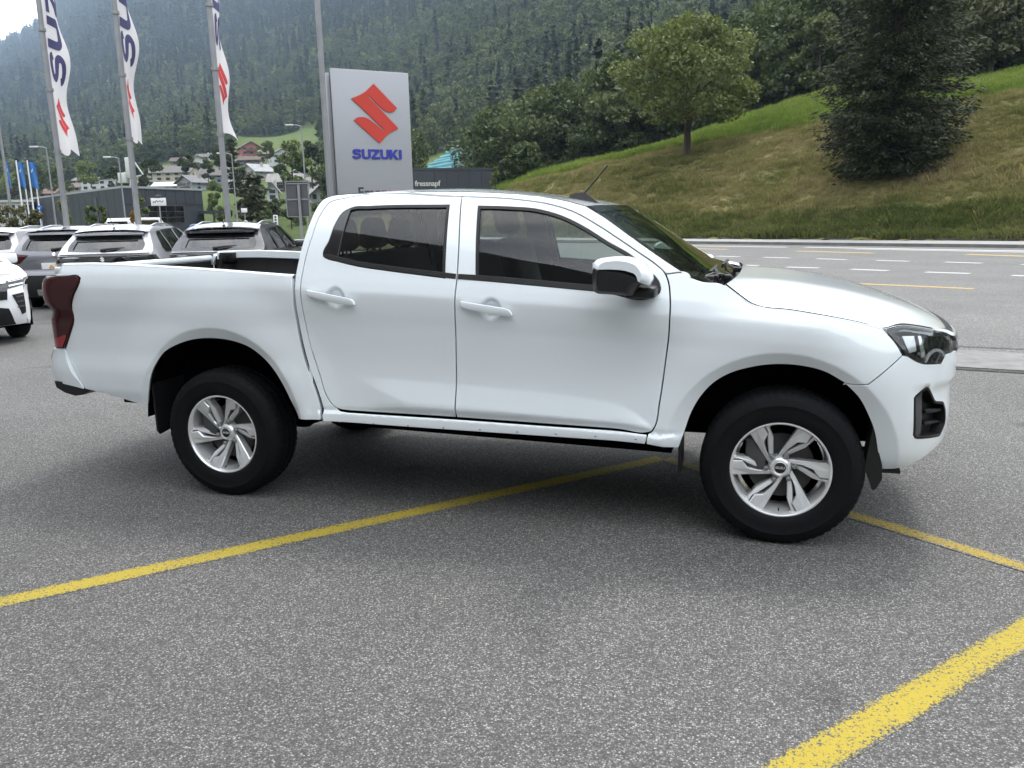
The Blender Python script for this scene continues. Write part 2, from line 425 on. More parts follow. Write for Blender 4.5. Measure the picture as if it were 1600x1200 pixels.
def taillight_mat():
    m, t, out = new_mat('tail_lamp_red'); lk = t.links.new; b = nd(t, 'ShaderNodeBsdfPrincipled')
    tc = nd(t, 'ShaderNodeTexCoord'); w = nd(t, 'ShaderNodeTexWave', bands_direction='Z'); w.inputs['Scale'].default_value = 34; w.inputs['Distortion'].default_value = .2
    r = nd(t, 'ShaderNodeValToRGB'); r.color_ramp.elements[0].color = (.035, .001, .0015, 1); r.color_ramp.elements[1].color = (.12, .003, .003, 1)
    lk(tc.outputs['Object'], w.inputs[0]); lk(w.outputs[0], r.inputs[0]); lk(r.outputs[0], b.inputs['Base Color'])
    b.inputs['Roughness'].default_value = .12; b.inputs['Coat Weight'].default_value = .25; b.inputs['Specular IOR Level'].default_value = .2
    lk(b.outputs[0], out.inputs[0]); return m
TAIL = taillight_mat()
TAIL_D = pmat('tail_lamp_smoked', (.035, .0008, .0012), .12, coat=.25, spec=.2)
TAIL_R = pmat('tail_lamp_bright_red', (.24, .006, .006), .10, coat=.3)
# ------------------------------------------------------------------ asphalt, road, markings
def asphalt(name, dark, mid, light, scale=150., speck=.5, paint=None, wear=.5, seedv=0.):
    """exposed-aggregate asphalt; with paint, worn road paint over the same stones"""
    m, t, out = new_mat(name); lk = t.links.new; b = nd(t, 'ShaderNodeBsdfPrincipled'); b.inputs['Roughness'].default_value = .82; b.inputs['Specular IOR Level'].default_value = .35
    tc = nd(t, 'ShaderNodeNewGeometry'); mp = nd(t, 'ShaderNodeMapping'); lk(tc.outputs['Position'], mp.inputs[0]); mp.inputs['Scale'].default_value = (1, 1, .2)
    vo = nd(t, 'ShaderNodeTexVoronoi', feature='F1'); vo.inputs['Scale'].default_value = scale; vo.inputs['Randomness'].default_value = 1; lk(mp.outputs[0], vo.inputs['Vector'])
    sep = nd(t, 'ShaderNodeSeparateColor'); lk(vo.outputs['Color'], sep.inputs[0])
    rp = nd(t, 'ShaderNodeValToRGB'); e = rp.color_ramp.elements; e[0].position = .0; e[0].color = (*dark, 1); e[1].position = 1; e[1].color = (*[min(1, c*1.7) for c in light], 1)
    q = e.new(.45); q.color = (*mid, 1); q = e.new(.86); q.color = (*light, 1); q = e.new(.93); q.color = (*[min(1, c*1.45) for c in light], 1)
    lk(sep.outputs[0], rp.inputs[0])
    # bitumen between the stones
    dr = nd(t, 'ShaderNodeMapRange'); dr.inputs[1].default_value = .30; dr.inputs[2].default_value = .62; dr.inputs[3].default_value = 0; dr.inputs[4].default_value = .75; lk(vo.outputs['Distance'], dr.inputs[0])
    mx = nd(t, 'ShaderNodeMix', data_type='RGBA'); mx.inputs[7].default_value = (*[c*.8 for c in dark], 1); lk(dr.outputs[0], mx.inputs[0]); lk(rp.outputs[0], mx.inputs[6])
    # fine dust + broad tone
    n1 = nd(t, 'ShaderNodeTexNoise'); n1.inputs['Scale'].default_value = 260; n1.inputs['Detail'].default_value = 3; lk(mp.outputs[0], n1.inputs['Vector'])
    n2 = nd(t, 'ShaderNodeTexNoise'); n2.inputs['Scale'].default_value = .55; n2.inputs['Detail'].default_value = 6; n2.inputs['Roughness'].default_value = .6; lk(mp.outputs[0], n2.inputs['Vector'])
    m1 = nd(t, 'ShaderNodeMapRange'); m1.inputs[1].default_value = .3; m1.inputs[2].default_value = .7; m1.inputs[3].default_value = .70; m1.inputs[4].default_value = 1.30; lk(n1.outputs[0], m1.inputs[0])
    m2 = nd(t, 'ShaderNodeMapRange'); m2.inputs[1].default_value = .3; m2.inputs[2].default_value = .7; m2.inputs[3].default_value = .86; m2.inputs[4].default_value = 1.12; lk(n2.outputs[0], m2.inputs[0])
    mm = nd(t, 'ShaderNodeMath', operation='MULTIPLY'); lk(m1.outputs[0], mm.inputs[0]); lk(m2.outputs[0], mm.inputs[1])
    # a few dark drips
    n3 = nd(t, 'ShaderNodeTexNoise'); n3.inputs['Scale'].default_value = 1.7; n3.inputs['Detail'].default_value = 2; lk(mp.outputs[0], n3.inputs['Vector'])
    m3 = nd(t, 'ShaderNodeMapRange'); m3.inputs[1].default_value = .685; m3.inputs[2].default_value = .745; m3.inputs[3].default_value = 1; m3.inputs[4].default_value = .72; lk(n3.outputs[0], m3.inputs[0])
    m4 = nd(t, 'ShaderNodeMath', operation='MULTIPLY'); lk(mm.outputs[0], m4.inputs[0]); lk(m3.outputs[0], m4.inputs[1])
    vm = nd(t, 'ShaderNodeVectorMath', operation='SCALE'); lk(mx.outputs[2], vm.inputs[0]); lk(m4.outputs[0], vm.inputs['Scale'])
    col = vm.outputs[0]
    if paint:
        at = nd(t, 'ShaderNodeAttribute', attribute_name='edge')
        nw = nd(t, 'ShaderNodeTexNoise'); nw.inputs['Scale'].default_value = 55; nw.inputs['Detail'].default_value = 5; nw.inputs['Roughness'].default_value = .75; lk(mp.outputs[0], nw.inputs['Vector'])
        nb = nd(t, 'ShaderNodeTexNoise'); nb.inputs['Scale'].default_value = 2.5; nb.inputs['Detail'].default_value = 2; lk(mp.outputs[0], nb.inputs['Vector'])
        a1 = nd(t, 'ShaderNodeMath', operation='MULTIPLY_ADD'); lk(nb.outputs[0], a1.inputs[0]); a1.inputs[1].default_value = .22; lk(nw.outputs[0], a1.inputs[2])
        a2 = nd(t, 'ShaderNodeMath', operation='MULTIPLY_ADD'); lk(vo.outputs['Distance'], a2.inputs[0]); a2.inputs[1].default_value = .30; lk(a1.outputs[0], a2.inputs[2])
        a3 = nd(t, 'ShaderNodeMath', operation='SUBTRACT'); lk(a2.outputs[0], a3.inputs[0])
        a4 = nd(t, 'ShaderNodeMath', operation='MULTIPLY'); lk(at.outputs['Fac'], a4.inputs[0]); a4.inputs[1].default_value = -.24; lk(a4.outputs[0], a3.inputs[1])
        mr = nd(t, 'ShaderNodeMapRange'); mr.inputs[1].default_value = wear; mr.inputs[2].default_value = wear+.10; mr.inputs[3].default_value = 1; mr.inputs[4].default_value = 0; lk(a3.outputs[0], mr.inputs[0])
        pc = nd(t, 'ShaderNodeValToRGB'); pc.color_ramp.elements[0].position = .25; pc.color_ramp.elements[0].color = (*[c*.72 for c in paint], 1); pc.color_ramp.elements[1].position = .7; pc.color_ramp.elements[1].color = (*paint, 1); lk(n1.outputs[0], pc.inputs[0])
        px = nd(t, 'ShaderNodeMix', data_type='RGBA'); lk(mr.outputs[0], px.inputs[0]); lk(col, px.inputs[6]); lk(pc.outputs[0], px.inputs[7]); col = px.outputs[2]
    lk(col, b.inputs['Base Color'])
    bp = nd(t, 'ShaderNodeBump'); bp.inputs['Strength'].default_value = .55; bp.inputs['Distance'].default_value = .004
    hh = nd(t, 'ShaderNodeMath', operation='MULTIPLY_ADD'); lk(n1.outputs[0], hh.inputs[0]); hh.inputs[1].default_value = .5
    iv = nd(t, 'ShaderNodeMath', operation='SUBTRACT'); iv.inputs[0].default_value = 1; lk(vo.outputs['Distance'], iv.inputs[1]); lk(iv.outputs[0], hh.inputs[2])
    lk(hh.outputs[0], bp.inputs['Height']); lk(bp.outputs[0], b.inputs['Normal']); lk(b.outputs[0], out.inputs[0]); return m
ASPH = asphalt('lot_asphalt', (.052, .0505, .0485), (.116, .1135, .1095), (.205, .201, .195))
ROADM = asphalt('road_asphalt', (.085, .083, .080), (.130, .127, .123), (.180, .176, .171), scale=70)
YEL = (.37, .285, .032)
PAINT_Y = asphalt('yellow_line_paint', (.052, .0505, .0485), (.116, .1135, .1095), (.205, .201, .195), paint=YEL, wear=.84)
PAINT_Y2 = asphalt('worn_yellow_line_paint', (.06, .06, .06), (.14, .14, .142), (.29, .29, .29), paint=(.36, .26, .035), wear=.80)
PAINT_YR = asphalt('road_yellow_paint', (.085, .083, .080), (.130, .127, .123), (.180, .176, .171), scale=70, paint=(.40, .30, .10), wear=1.0)
PAINT_WR = asphalt('road_white_paint', (.085, .083, .080), (.130, .127, .123), (.180, .176, .171), scale=70, paint=(.42, .42, .41), wear=1.0)
CONC = pmat('kerb_concrete', (.22, .217, .21), .9, var=.18, vscale=3., bump=.3, bscale=30)
CONC_L = pmat('gutter_concrete', (.145, .144, .140), .9, var=.22, vscale=5., bump=.4, bscale=60)
SLOT = pmat('gutter_slot_dirt', (.028, .026, .020), .95, var=.5, vscale=25)
def sheet(name, pts, z, mat, kind='structure', parent=None):
    o = link(name, mesh_np(name, [(p[0], p[1], z) for p in pts], [tuple(range(len(pts)))], mat), parent)
    if parent is None: tag(o, kind=kind)
    return o
sheet('ground', [(-3500, -3500), (3500, -3500), (3500, 3500), (-3500, 3500)], -.05, pmat('valley_ground', (.10, .115, .06), .95, var=.3, vscale=.02))
sheet('car_park', [(-75, -45), (60, -45), (60, 2.9), (6.0, 4.02), (-4.0, 6.7), (-25, 30), (-75, 130)], 0., ASPH)
def strip(name, a, b, wid, z, mat, parent=None, kind='structure', n=24, w1=None):
    """a painted line from a to b; the attribute 'edge' is 1 along its borders"""
    a = np.array(a[:2], float); b = np.array(b[:2], float); d = (b-a)/np.linalg.norm(b-a); nn = np.array([-d[1], d[0]]); w1 = wid if w1 is None else w1
    V = []; A = []
    for i in range(n+1):
        w = wid+(w1-wid)*i/n
        for k, e in ((-.5, 1), (-.34, .25), (0, 0), (.34, .25), (.5, 1)): q = a+(b-a)*i/n+nn*w*k; V.append((q[0], q[1], z)); A.append(e)
    F = [(i*5+k, i*5+5+k, i*5+6+k, i*5+1+k) for i in range(n) for k in range(4)]
    me = mesh_np(name, V, [f[::-1] for f in F], mat); at = me.attributes.new('edge', 'FLOAT', 'POINT'); at.data.foreach_set('value', A)
    o = link(name, me, parent)
    if parent is None: tag(o, kind=kind)
    return o
road = sheet('road', [(-2.5, 7.2), (6.0, 4.95), (60, 2.5), (60, 26.0), (12.2, 30.6), (-1.6, 38.3), (-20, 47.5), (-60, 64), (-60, 40)], .004, ROADM)
sheet('gutter', [(-4.0, 6.7), (4.9, 4.26), (6.0, 4.02), (60, 2.9), (60, 4.0), (6.0, 5.15), (5.0, 5.42), (-4.0, 7.7)], .008, CONC_L)
sl = [G(1400, 571.5), G(1500, 577.5), G(1600, 583.5)]
d_ = (sl[2]-sl[0]).normalized()
o = strip('gutter_slot', sl[0]-d_*4, sl[2]+d_*30, .055, .012, SLOT)
o = strip('road_joint', G(1400, 544)-Vector((4, -1.0, 0)), G(1600, 553)+(G(1600, 553)-G(1400, 544)).normalized()*30, .03, .012, SLOT)
# parking bay lines under and in front of the pickup
apex = Vector((2.40, .44))
strip('yellow_bay_line', (-2.45, -5.00), apex, .135, .0015, PAINT_Y, n=60)
a = G(1330, 804.5); b = G(1600, 886.5); d_ = (b-a).normalized()
strip('yellow_bay_line', a-d_*1.35, b+d_*4, .112, .0030, PAINT_Y2, n=40)
a = (G(1190, 1200)+G(1300, 1200))/2; b = (G(1600, 965)+G(1600, 1012))/2; d_ = (b-a).normalized()
strip('yellow_bay_line', a-d_*2, b+d_*4, .142, .0015, PAINT_Y, n=40)
z2 = lambda X, Y: G(1000+X/2.667, 340+Y/2.667)
for (p, q) in (((225,192),(272,194)), ((375,198),(495,201)), ((610,207),(747,211)), ((880,216),(1035,222)), ((1190,228),(1375,234)), ((1550,242),(1760,249)),
               ((185,156),(228,157)), ((318,161),(415,164)), ((515,166),(625,169)), ((735,172),(860,176)), ((985,179),(1120,183)), ((1270,186),(1425,191)), ((1590,196),(1780,202))):
    strip('lane_dash', z2(*p), z2(*q), .30, .008, PAINT_WR, n=6)
strip('lane_line', z2(130, 117), z2(615, 124), .45, .008, PAINT_WR, n=10)
strip('lane_line', z2(690, 124), z2(1640, 141), .55, .008, PAINT_WR, n=10)
strip('lane_line', z2(900, 132), z2(1640, 146), .30, .008, PAINT_WR, n=10)
for p, q in (((140,128),(365,133)), ((650,140),(975,149)), ((1360,154),(1640,163))): strip('bus_lane_line', z2(*p), z2(*q), .40, .008, PAINT_YR, n=8)
strip('bus_lane_line', z2(680, 266), z2(1390, 298), .24, .008, PAINT_YR, n=16, w1=.20)
# kerb and far pavement
k0, k1 = G(1036, 380.5), G(1600, 388); kd = (k1-k0).normalized(); kn = Vector((-kd.y, kd.x, 0))
KA, KB = k0-kd*34, k1+kd*50
def kpt(t, off_): q = KA+(KB-KA)*t+kn*off_; return q
mb = MB(); mb.add([(*kpt(0, 0)[:2], 0), (*kpt(1, 0)[:2], 0), (*kpt(1, .03)[:2], .13), (*kpt(0, .03)[:2], .13), (*kpt(1, .18)[:2], .13), (*kpt(0, .18)[:2], .13)], [(0,1,2,3), (3,2,4,5)])
tag(mb.build('kerb', pmat('kerb_face', (.10, .098, .093), .9, var=.25, vscale=2.), fix=False), kind='structure')
mb = MB(); mb.add([(*kpt(t, w)[:2], .126) for t, w in ((0, .182), (1, .182), (1, 3.3), (0, 3.3))], [(0,1,2,3)]); tag(mb.build('pavement', CONC, fix=False), kind='structure')
mb = MB(); mb.add([(*kpt(t, w)[:2], h) for t, w, h in ((0, 3.3, .0), (1, 3.3, .0), (1, 3.3, .20), (0, 3.3, .20), (1, 3.55, .20), (0, 3.55, .20))], [(0,1,2,3), (3,2,4,5)]); tag(mb.build('edging_stone', pmat('dark_edging', (.06, .058, .05), .95, var=.3, vscale=4.)), kind='structure')

# ------------------------------------------------------------------ hillside
def base_D(px):
    """depth at which the foot of the embankment crosses this direction"""
    d = hdir(px); d2 = Vector((d.x, d.y)); a = kpt(0, 3.5); b = kpt(1, 3.5); e = Vector((b.x-a.x, b.y-a.y)); w = Vector((a.x-CAM_POS.x, a.y-CAM_POS.y))
    den = d2.x*e.y-d2.y*e.x; return (w.x*e.y-w.y*e.x)/den if abs(den) > 1e-6 else 1e3
IP = lambda xs, ys: (lambda x: float(np.interp(x, xs, ys)))
YB = IP([700, 770, 850, 980, 1071, 1184, 1268, 1504, 1600, 1900, 2300], [330, 303, 276, 246, 229, 211, 194, 155, 138, 80, 20])
DB = IP([700, 770, 980, 1184, 1400, 1600, 1900, 2300], [80, 76, 67, 60.5, 55, 50, 44, 37])
YM = IP([700, 770, 850, 970, 1060, 1150, 1206, 1296, 1510, 1600, 1900, 2300], [328, 300, 272, 247, 222, 189, 172, 144, 130, 110, 40, -30])
FAR_D = [115, 165, 250, 400, 700, 1200, 2000, 3200]
FAR = {-900: [348, 349, 345, 330, 300, 240, 175, 110], -300: [350, 350, 343, 325, 285, 228, 165, 118], 0: [350, 349, 338, 312, 268, 208, 152, 104], 95: [350, 348, 332, 300, 255, 190, 118, 52], 200: [349, 345, 318, 283, 232, 140, 30, -60], 400: [345, 338, 300, 248, 195, 95, -30, -140],
       640: [326, 312, 278, 232, 130, 10, -90, -200], 800: [303, 287, 246, 172, 30, -90, -180, -270], 950: [266, 247, 185, 82, -60, -170, -270, -350], 1100: [212, 192, 138, 48, -80, -200, -300, -400],
       1300: [144, 118, 48, -60, -190, -320, -450, -520], 1600: [104, 55, -30, -150, -300, -450, -560, -620], 2300: [-50, -120, -220, -330, -450, -560, -660, -700]}
fk = sorted(FAR)
def far_y(px, j): return float(np.interp(px, fk, [FAR[k][j] for k in fk]))
def hz(px, y, D): return z_at(spot(px, D), y)
def column(px):
    """(depth, height, dry, meadow) control points along one direction"""
    out = []
    if px > 690:
        b0 = base_D(px); D1, D2 = DB(px), DB(px)+15
        D1 = max(D1, b0+6); D2 = max(D2, b0+14)
        h1 = max(.3, hz(px, YB(px), D1)); h2 = max(h1+.1, hz(px, YM(px), D2))
        out += [(b0-.6, .05), (b0, .16), (b0+(D1-b0)*.33, h1*.36), (b0+(D1-b0)*.66, h1*.70), (D1, h1), (D2, h2)]
    else: out += [(76, -.02), (77, -.018), (80, -.015), (84, -.01), (90, .0), (104, .01)]
    for j, D in enumerate(FAR_D):
        h = hz(px, far_y(px, j), D); out.append((D, max(h, out[-1][1]+.02)))
    return out
pxs = np.concatenate([np.arange(-900, 690, 22), np.arange(691, 2301, 14)])
rowsN = 110
HP = np.zeros((len(pxs), rowsN, 3)); HC = np.zeros((len(pxs), rowsN, 3))
rng = np.random.default_rng(5)
for i, px in enumerate(pxs):
    c = column(px); Ds = np.array([q[0] for q in c]); hs = np.array([q[1] for q in c]); f_ = pchip(np.log(Ds), hs)
    if True:
        D = np.concatenate([np.linspace(Ds[0], Ds[4], 30), np.linspace(Ds[4], Ds[5], 11)[1:], np.exp(np.linspace(np.log(Ds[5]), np.log(Ds[-1]), rowsN-39))[1:]])[:rowsN]
    z = f_(np.log(D)); d = hdir(px)
    HP[i, :, 0] = CAM_POS.x+d.x*D; HP[i, :, 1] = CAM_POS.y+d.y*D; HP[i, :, 2] = z
    if px > 690: HC[i, :, 0] = (D < Ds[4]-.3); HC[i, :, 1] = ((D >= Ds[4]-.3) & (D < Ds[5]+8))
    else: HC[i, :, 1] = (D < (410 if 190 < px < 530 else 300))*np.where(D < 210, .5, .85)
    HC[i, :, 1] = np.maximum(HC[i, :, 1], ((px > 360) & (px < 520) & (D > 440) & (D < 620))*1.0)
    HC[i, :, 1] = np.maximum(HC[i, :, 1], ((px > 640) & (px < 748) & (D > 120) & (D < 335))*1.0)
def terr_noise(x, y):
    return (np.sin(x*.021+1.3)*np.cos(y*.017+.4)+.6*np.sin(x*.053+y*.031)+.35*np.sin(x*.11-y*.09+2))
dd = np.hypot(HP[:, :, 0]-CAM_POS.x, HP[:, :, 1]-CAM_POS.y)
HP[:, :, 2] += terr_noise(HP[:, :, 0], HP[:, :, 1])*np.clip((dd-150)/400, 0, 1)*np.clip(dd*.006, 0, 9)
near = (HC[:, :, 0] > .5); bx, by = HP[:, :, 0], HP[:, :, 1]
HP[:, :, 2] += np.where(near, rng.normal(0, .05, near.shape)+.05*np.sin(bx*.55+1.2*np.sin(by*.4))*np.sin(by*.62+bx*.2)+.03*np.sin(bx*1.7-by*1.3), 0)
def hill_mat():
    m, t, out = new_mat('hillside_cover'); lk = t.links.new; b = nd(t, 'ShaderNodeBsdfPrincipled'); b.inputs['Roughness'].default_value = .95; b.inputs['Specular IOR Level'].default_value = .1
    g = nd(t, 'ShaderNodeNewGeometry'); at = nd(t, 'ShaderNodeAttribute', attribute_name='cover'); sp = nd(t, 'ShaderNodeSeparateColor'); lk(at.outputs['Color'], sp.inputs[0])
    def noise(sc, det=6, ro=.6):
        n = nd(t, 'ShaderNodeTexNoise'); n.inputs['Scale'].default_value = sc; n.inputs['Detail'].default_value = det; n.inputs['Roughness'].default_value = ro; lk(g.outputs['Position'], n.inputs['Vector']); return n
    def ramp(n, *st):
        r = nd(t, 'ShaderNodeValToRGB'); e = r.color_ramp.elements
        e[0].position, e[0].color = st[0][0], (*st[0][1], 1); e[1].position, e[1].color = st[-1][0], (*st[-1][1], 1)
        for p_, c_ in st[1:-1]: q = e.new(p_); q.color = (*c_, 1)
        lk(n.outputs[0], r.inputs[0]); return r
    wood = ramp(noise(.06), (.3, (.014, .022, .008)), (.55, (.028, .040, .014)), (.7, (.050, .056, .028)))
    dry = ramp(noise(.22, 9, .68), (.30, (.085, .088, .030)), (.46, (.125, .12, .046)), (.58, (.165, .138, .068)), (.72, (.15, .102, .062)))
    mead = ramp(noise(.5, 8, .65), (.3, (.048, .075, .019)), (.6, (.082, .112, .030)), (.75, (.125, .13, .052)))
    m1 = nd(t, 'ShaderNodeMix', data_type='RGBA'); lk(sp.outputs[1], m1.inputs[0]); lk(wood.outputs[0], m1.inputs[6]); lk(mead.outputs[0], m1.inputs[7])
    m2 = nd(t, 'ShaderNodeMix', data_type='RGBA'); lk(sp.outputs[0], m2.inputs[0]); lk(m1.outputs[2], m2.inputs[6]); lk(dry.outputs[0], m2.inputs[7])
    lk(m2.outputs[2], b.inputs['Base Color']); bp = nd(t, 'ShaderNodeBump'); bp.inputs['Strength'].default_value = .8; bp.inputs['Distance'].default_value = .25
    lk(noise(2.2, 8, .7).outputs[0], bp.inputs['Height']); lk(bp.outputs[0], b.inputs['Normal']); lk(b.outputs[0], out.inputs[0]); return m
HILLM = hill_mat()
hill = grid_mesh('hillside', HP, HILLM, None, True, flip=True); tag(hill, kind='structure')
at = hill.data.color_attributes.new('cover', 'FLOAT_COLOR', 'POINT')
at.data.foreach_set('color', np.concatenate([HC.reshape(-1, 3), np.ones((HC.shape[0]*rowsN, 1))], 1).astype(np.float32).ravel())
def hill_z(px, D):
    """ground height of the built hillside, read from its own grid"""
    i = int(np.clip(np.searchsorted(pxs, px), 1, len(pxs)-1)); t = (px-pxs[i-1])/(pxs[i]-pxs[i-1]); r = []
    for k in (i-1, i):
        dn = hdir(pxs[k]).length; r.append(np.interp(D*dn, np.hypot(HP[k, :, 0]-CAM_POS.x, HP[k, :, 1]-CAM_POS.y), HP[k, :, 2]))
    return float(r[0]*(1-t)+r[1]*t)
def on_hill(px, D):
    return spot(px, D, hill_z(px, D))
# the opposite side of the valley, behind the photographer
ob = []
for a in np.linspace(R(148), R(400), 64):
    row = []
    for D, e in ((160, 0), (240, .03), (400, .12), (700, .24), (1100, .33), (1600, .37), (2300, .37)):
        k = .86+.18*math.sin(a*3.1+1)+.10*math.sin(a*7.3)+.05*math.sin(a*17); row.append((CAM_POS.x+math.cos(a)*D, CAM_POS.y+math.sin(a)*D, D*e*k-.05))
    ob.append(row)
ob = np.array(ob); tag(grid_mesh('far_valley_side', ob, pmat('far_valley_forest', (.030, .042, .022), .95, var=.45, vscale=.02), None, True), kind='structure')

# the dealer's showroom right behind the photographer (mirrored in the side windows and flank)
_e = Vector((-.738, .674, 0)); _n = Vector((.674, .738, 0)); _o = Vector((.215, -6.1, 0))
show = tag(empty('showroom_building', _o), 'dark glazed showroom building behind the photographer', 'showroom')
SHOWG = pmat('showroom_glass', (.30, .31, .32), .08); SHOWD = pmat('showroom_fascia', (.46, .47, .48), .5)
def sbox(a0, a1, b0, b1, z0, z1, name, mat, par=None):
    Mx = Matrix((_e, _n, Vector((0, 0, 1)))).transposed().to_4x4(); m = MB(); m.box(a0, a1, b0, b1, z0, z1, M=Mx); return m.build(name, mat, par or show)
sbox(-22, 8.2, -14, -.15, 0, 6.35, 'core', SHOWD); sbox(-22.1, 8.3, -14.1, .0, 4.3, 6.5, 'fascia', pmat('dark_fascia', (.035, .037, .042), .4))
for k in range(12): sbox(-22+k*2.5+.06, -22+k*2.5+2.44, -.147, -.06, .25, 4.25, 'window', SHOWG)
for k in range(13): sbox(-22+k*2.5-.05, -22+k*2.5+.05, -.147, .0, 0, 4.29, 'mullion', GREY_P)
# ------------------------------------------------------------------ the white pickup
truck = tag(empty('pickup_truck'), 'white double cab pickup truck parked across the yellow lines in the foreground', 'pickup truck')
ARCH_R = [(-.501,.528),(-.479,.593),(-.448,.691),(-.401,.779),(-.332,.855),(-.235,.904),(-.111,.936),(.010,.942),(.129,.930),(.245,.895),(.341,.826),(.412,.748),(.462,.660),(.495,.583),(.529,.498)]
ARCH_F = [(2.649,.457),(2.675,.540),(2.707,.640),(2.753,.725),(2.809,.789),(2.886,.838),(2.974,.867),(3.085,.885),(3.193,.882),(3.299,.859),(3.386,.812),(3.453,.745),(3.499,.665),(3.534,.582),(3.556,.497),(3.572,.395)]
DOOR_REAR = [(1.481,.5525),(1.15,.5560),(.90,.5585),(.830,.5600),(.790,.5655),(.762,.580),(.730,.617),(.679,.759),(.632,.922),(.608,1.089),(.604,1.240),(.609,1.385),(.624,1.507),(.646,1.629),(.680,1.692),(.762,1.713),(1.462,1.703)]
DOOR_FRONT = [(1.462,1.703),(1.788,1.677),(1.946,1.651),(2.077,1.611),(2.207,1.544),(2.335,1.466),(2.434,1.403),(2.519,1.347),(2.556,1.316),(2.578,1.273),(2.593,1.185),(2.593,1.060),(2.574,.872),(2.551,.683),(2.530,.564),(2.514,.538),(2.496,.532),(2.35,.5355),(1.969,.543),(1.481,.5525)]
SEAM = [(1.462,1.703),(1.498,1.400),(1.504,1.299),(1.497,1.08),(1.489,.881),(1.481,.5525)]
def cor(p, *idx):
    n = len(p); idx = [i % n for i in idx]
    return [tuple(q[:2])+(('c',) if i in idx else ()) for i, q in enumerate(p)]
W_LEFT = [(2.141,1.636),(2.240,1.579),(2.381,1.484),(2.504,1.402),(2.611,1.334),(2.683,1.290)]
ROOF_E = [(.612,1.672),(.632,1.708),(.668,1.728),(.730,1.735),(.830,1.738),(1.100,1.738),(1.430,1.730),(1.650,1.717),(1.900,1.690),(2.040,1.664),(2.141,1.636)]
HOOD_S = [(2.844,1.254),(2.907,1.208),(2.965,1.169),(2.999,1.157),(3.139,1.141),(3.289,1.116),(3.451,1.083),(3.548,1.058)]
HOOD_F = [(3.548,1.058),(3.628,1.074),(3.712,1.066),(3.800,1.050)]
def ring_pts(cx, cz, a, b):
    out = []
    for e in (.94, .965, .985, 1.0, 1.015, 1.04, 1.08, 1.13):
        t = np.linspace(-.3, math.pi+.3, 240 if .96 < e < 1.03 else 110); out.append(np.stack([cx+a*e*np.cos(t), cz+b*e*np.sin(t)], 1))
    return np.concatenate(out)
def line_pts(f, s0, s1, n=70, offs=(-.012, 0, .012)):
    s = np.linspace(s0, s1, n); return np.concatenate([np.stack([s, f(s)+o], 1) for o in offs])
def disc_pts(cx, cz, r):
    return np.concatenate([np.stack([cx+r*k*np.cos(np.linspace(0, 6.28, 36)), cz+r*k*np.sin(np.linspace(0, 6.28, 36))], 1) for k in (.3, .55, .7, .8, .9, 1.0, 1.1)])
EX_SL = line_pts(SILL, .62, 2.66, 120, (-.020, -.014, -.010, -.006, -.003, .002, .006, .012, .02, .035, .05))
EX_CR = line_pts(CREASE, -1.1, 3.2, 200, (-.03, -.015, 0, .012, .025, .04))
bed_out = curve([(.553,1.298,'c'),(.558,1.237),(.556,1.128),(.571,.964),(.603,.815),(.660,.656),(.684,.567),(.690,.506,'c')]
    + cor(ARCH_R[::-1], 0, -1) + [(-.898,.596),(-.965,.608,'c'),(-1.015,.70),(-1.095,.857,'c'),(-1.041,.942),(-.984,1.060),(-.983,1.109),(-.957,1.177),(-.900,1.268),(-.897,1.288),(-.912,1.299),(-1.0,1.300,'c'),(-1.36,1.296,'c'),(-1.36,1.358,'c'),(-1.076,1.365),(-.933,1.368),(-.241,1.345)])
lens_out = curve([(-1.095,.857,'c'),(-1.041,.942),(-.984,1.060),(-.983,1.109),(-.957,1.177),(-.900,1.268),(-.897,1.288),(-.912,1.297),(-1.0,1.298,'c'),(-1.34,1.290,'c'),(-1.31,1.15),(-1.30,1.08),(-1.32,1.02),(-1.32,.90),(-1.22,.852,'c')])
bump_out = curve([(-.965,.608,'c'),(-1.015,.70),(-1.095,.857,'c'),(-1.22,.850),(-1.36,.850,'c'),(-2.1,.850,'c'),(-2.1,.640,'c'),(-1.2,.640,'c'),(-1.02,.618)])
cab_out = curve([(.700,.500,'c'),(1.209,.492),(1.722,.486),(2.487,.478,'c'),(2.497,.528,'c'),(2.35,.5318),(1.969,.5392),(1.481,.5487),(1.15,.5522),(.90,.5547),(.828,.5562),(.786,.5620)] + cor(DOOR_REAR[5:-1]) + cor(DOOR_FRONT[:9], 8)
    + [(2.563,1.306,'c'),(2.672,1.301),(2.683,1.290,'c')] + cor(W_LEFT[::-1][1:-1]) + cor(ROOF_E[::-1], 0) + [(.594,1.600),(.580,1.508),(.570,1.397),(.567,1.298),(.570,1.237),(.568,1.128),(.583,.964),(.615,.815),(.672,.656),(.696,.567)])
rdoor_out = curve(cor(SEAM, 0, -1) + cor(DOOR_REAR[1:-1]))
fdoor_out = curve(cor(SEAM[::-1], 0, -1) + cor(DOOR_FRONT[1:-1]))
rwin = curve([(.714,1.418),(.735,1.480),(.754,1.577),(.781,1.632),(.828,1.657),(.937,1.662),(1.402,1.658,'c'),(1.436,1.290,'c'),(1.101,1.329),(.924,1.353),(.810,1.377),(.738,1.394),(.718,1.404)])
fwin = curve([(1.568,1.648,'c'),(1.732,1.640),(1.900,1.622),(2.031,1.584),(2.161,1.522),(2.264,1.461),(2.389,1.393),(2.487,1.317),(2.537,1.260),(2.543,1.240),(2.539,1.218),(2.518,1.204),(2.248,1.226),(1.609,1.280,'c')])
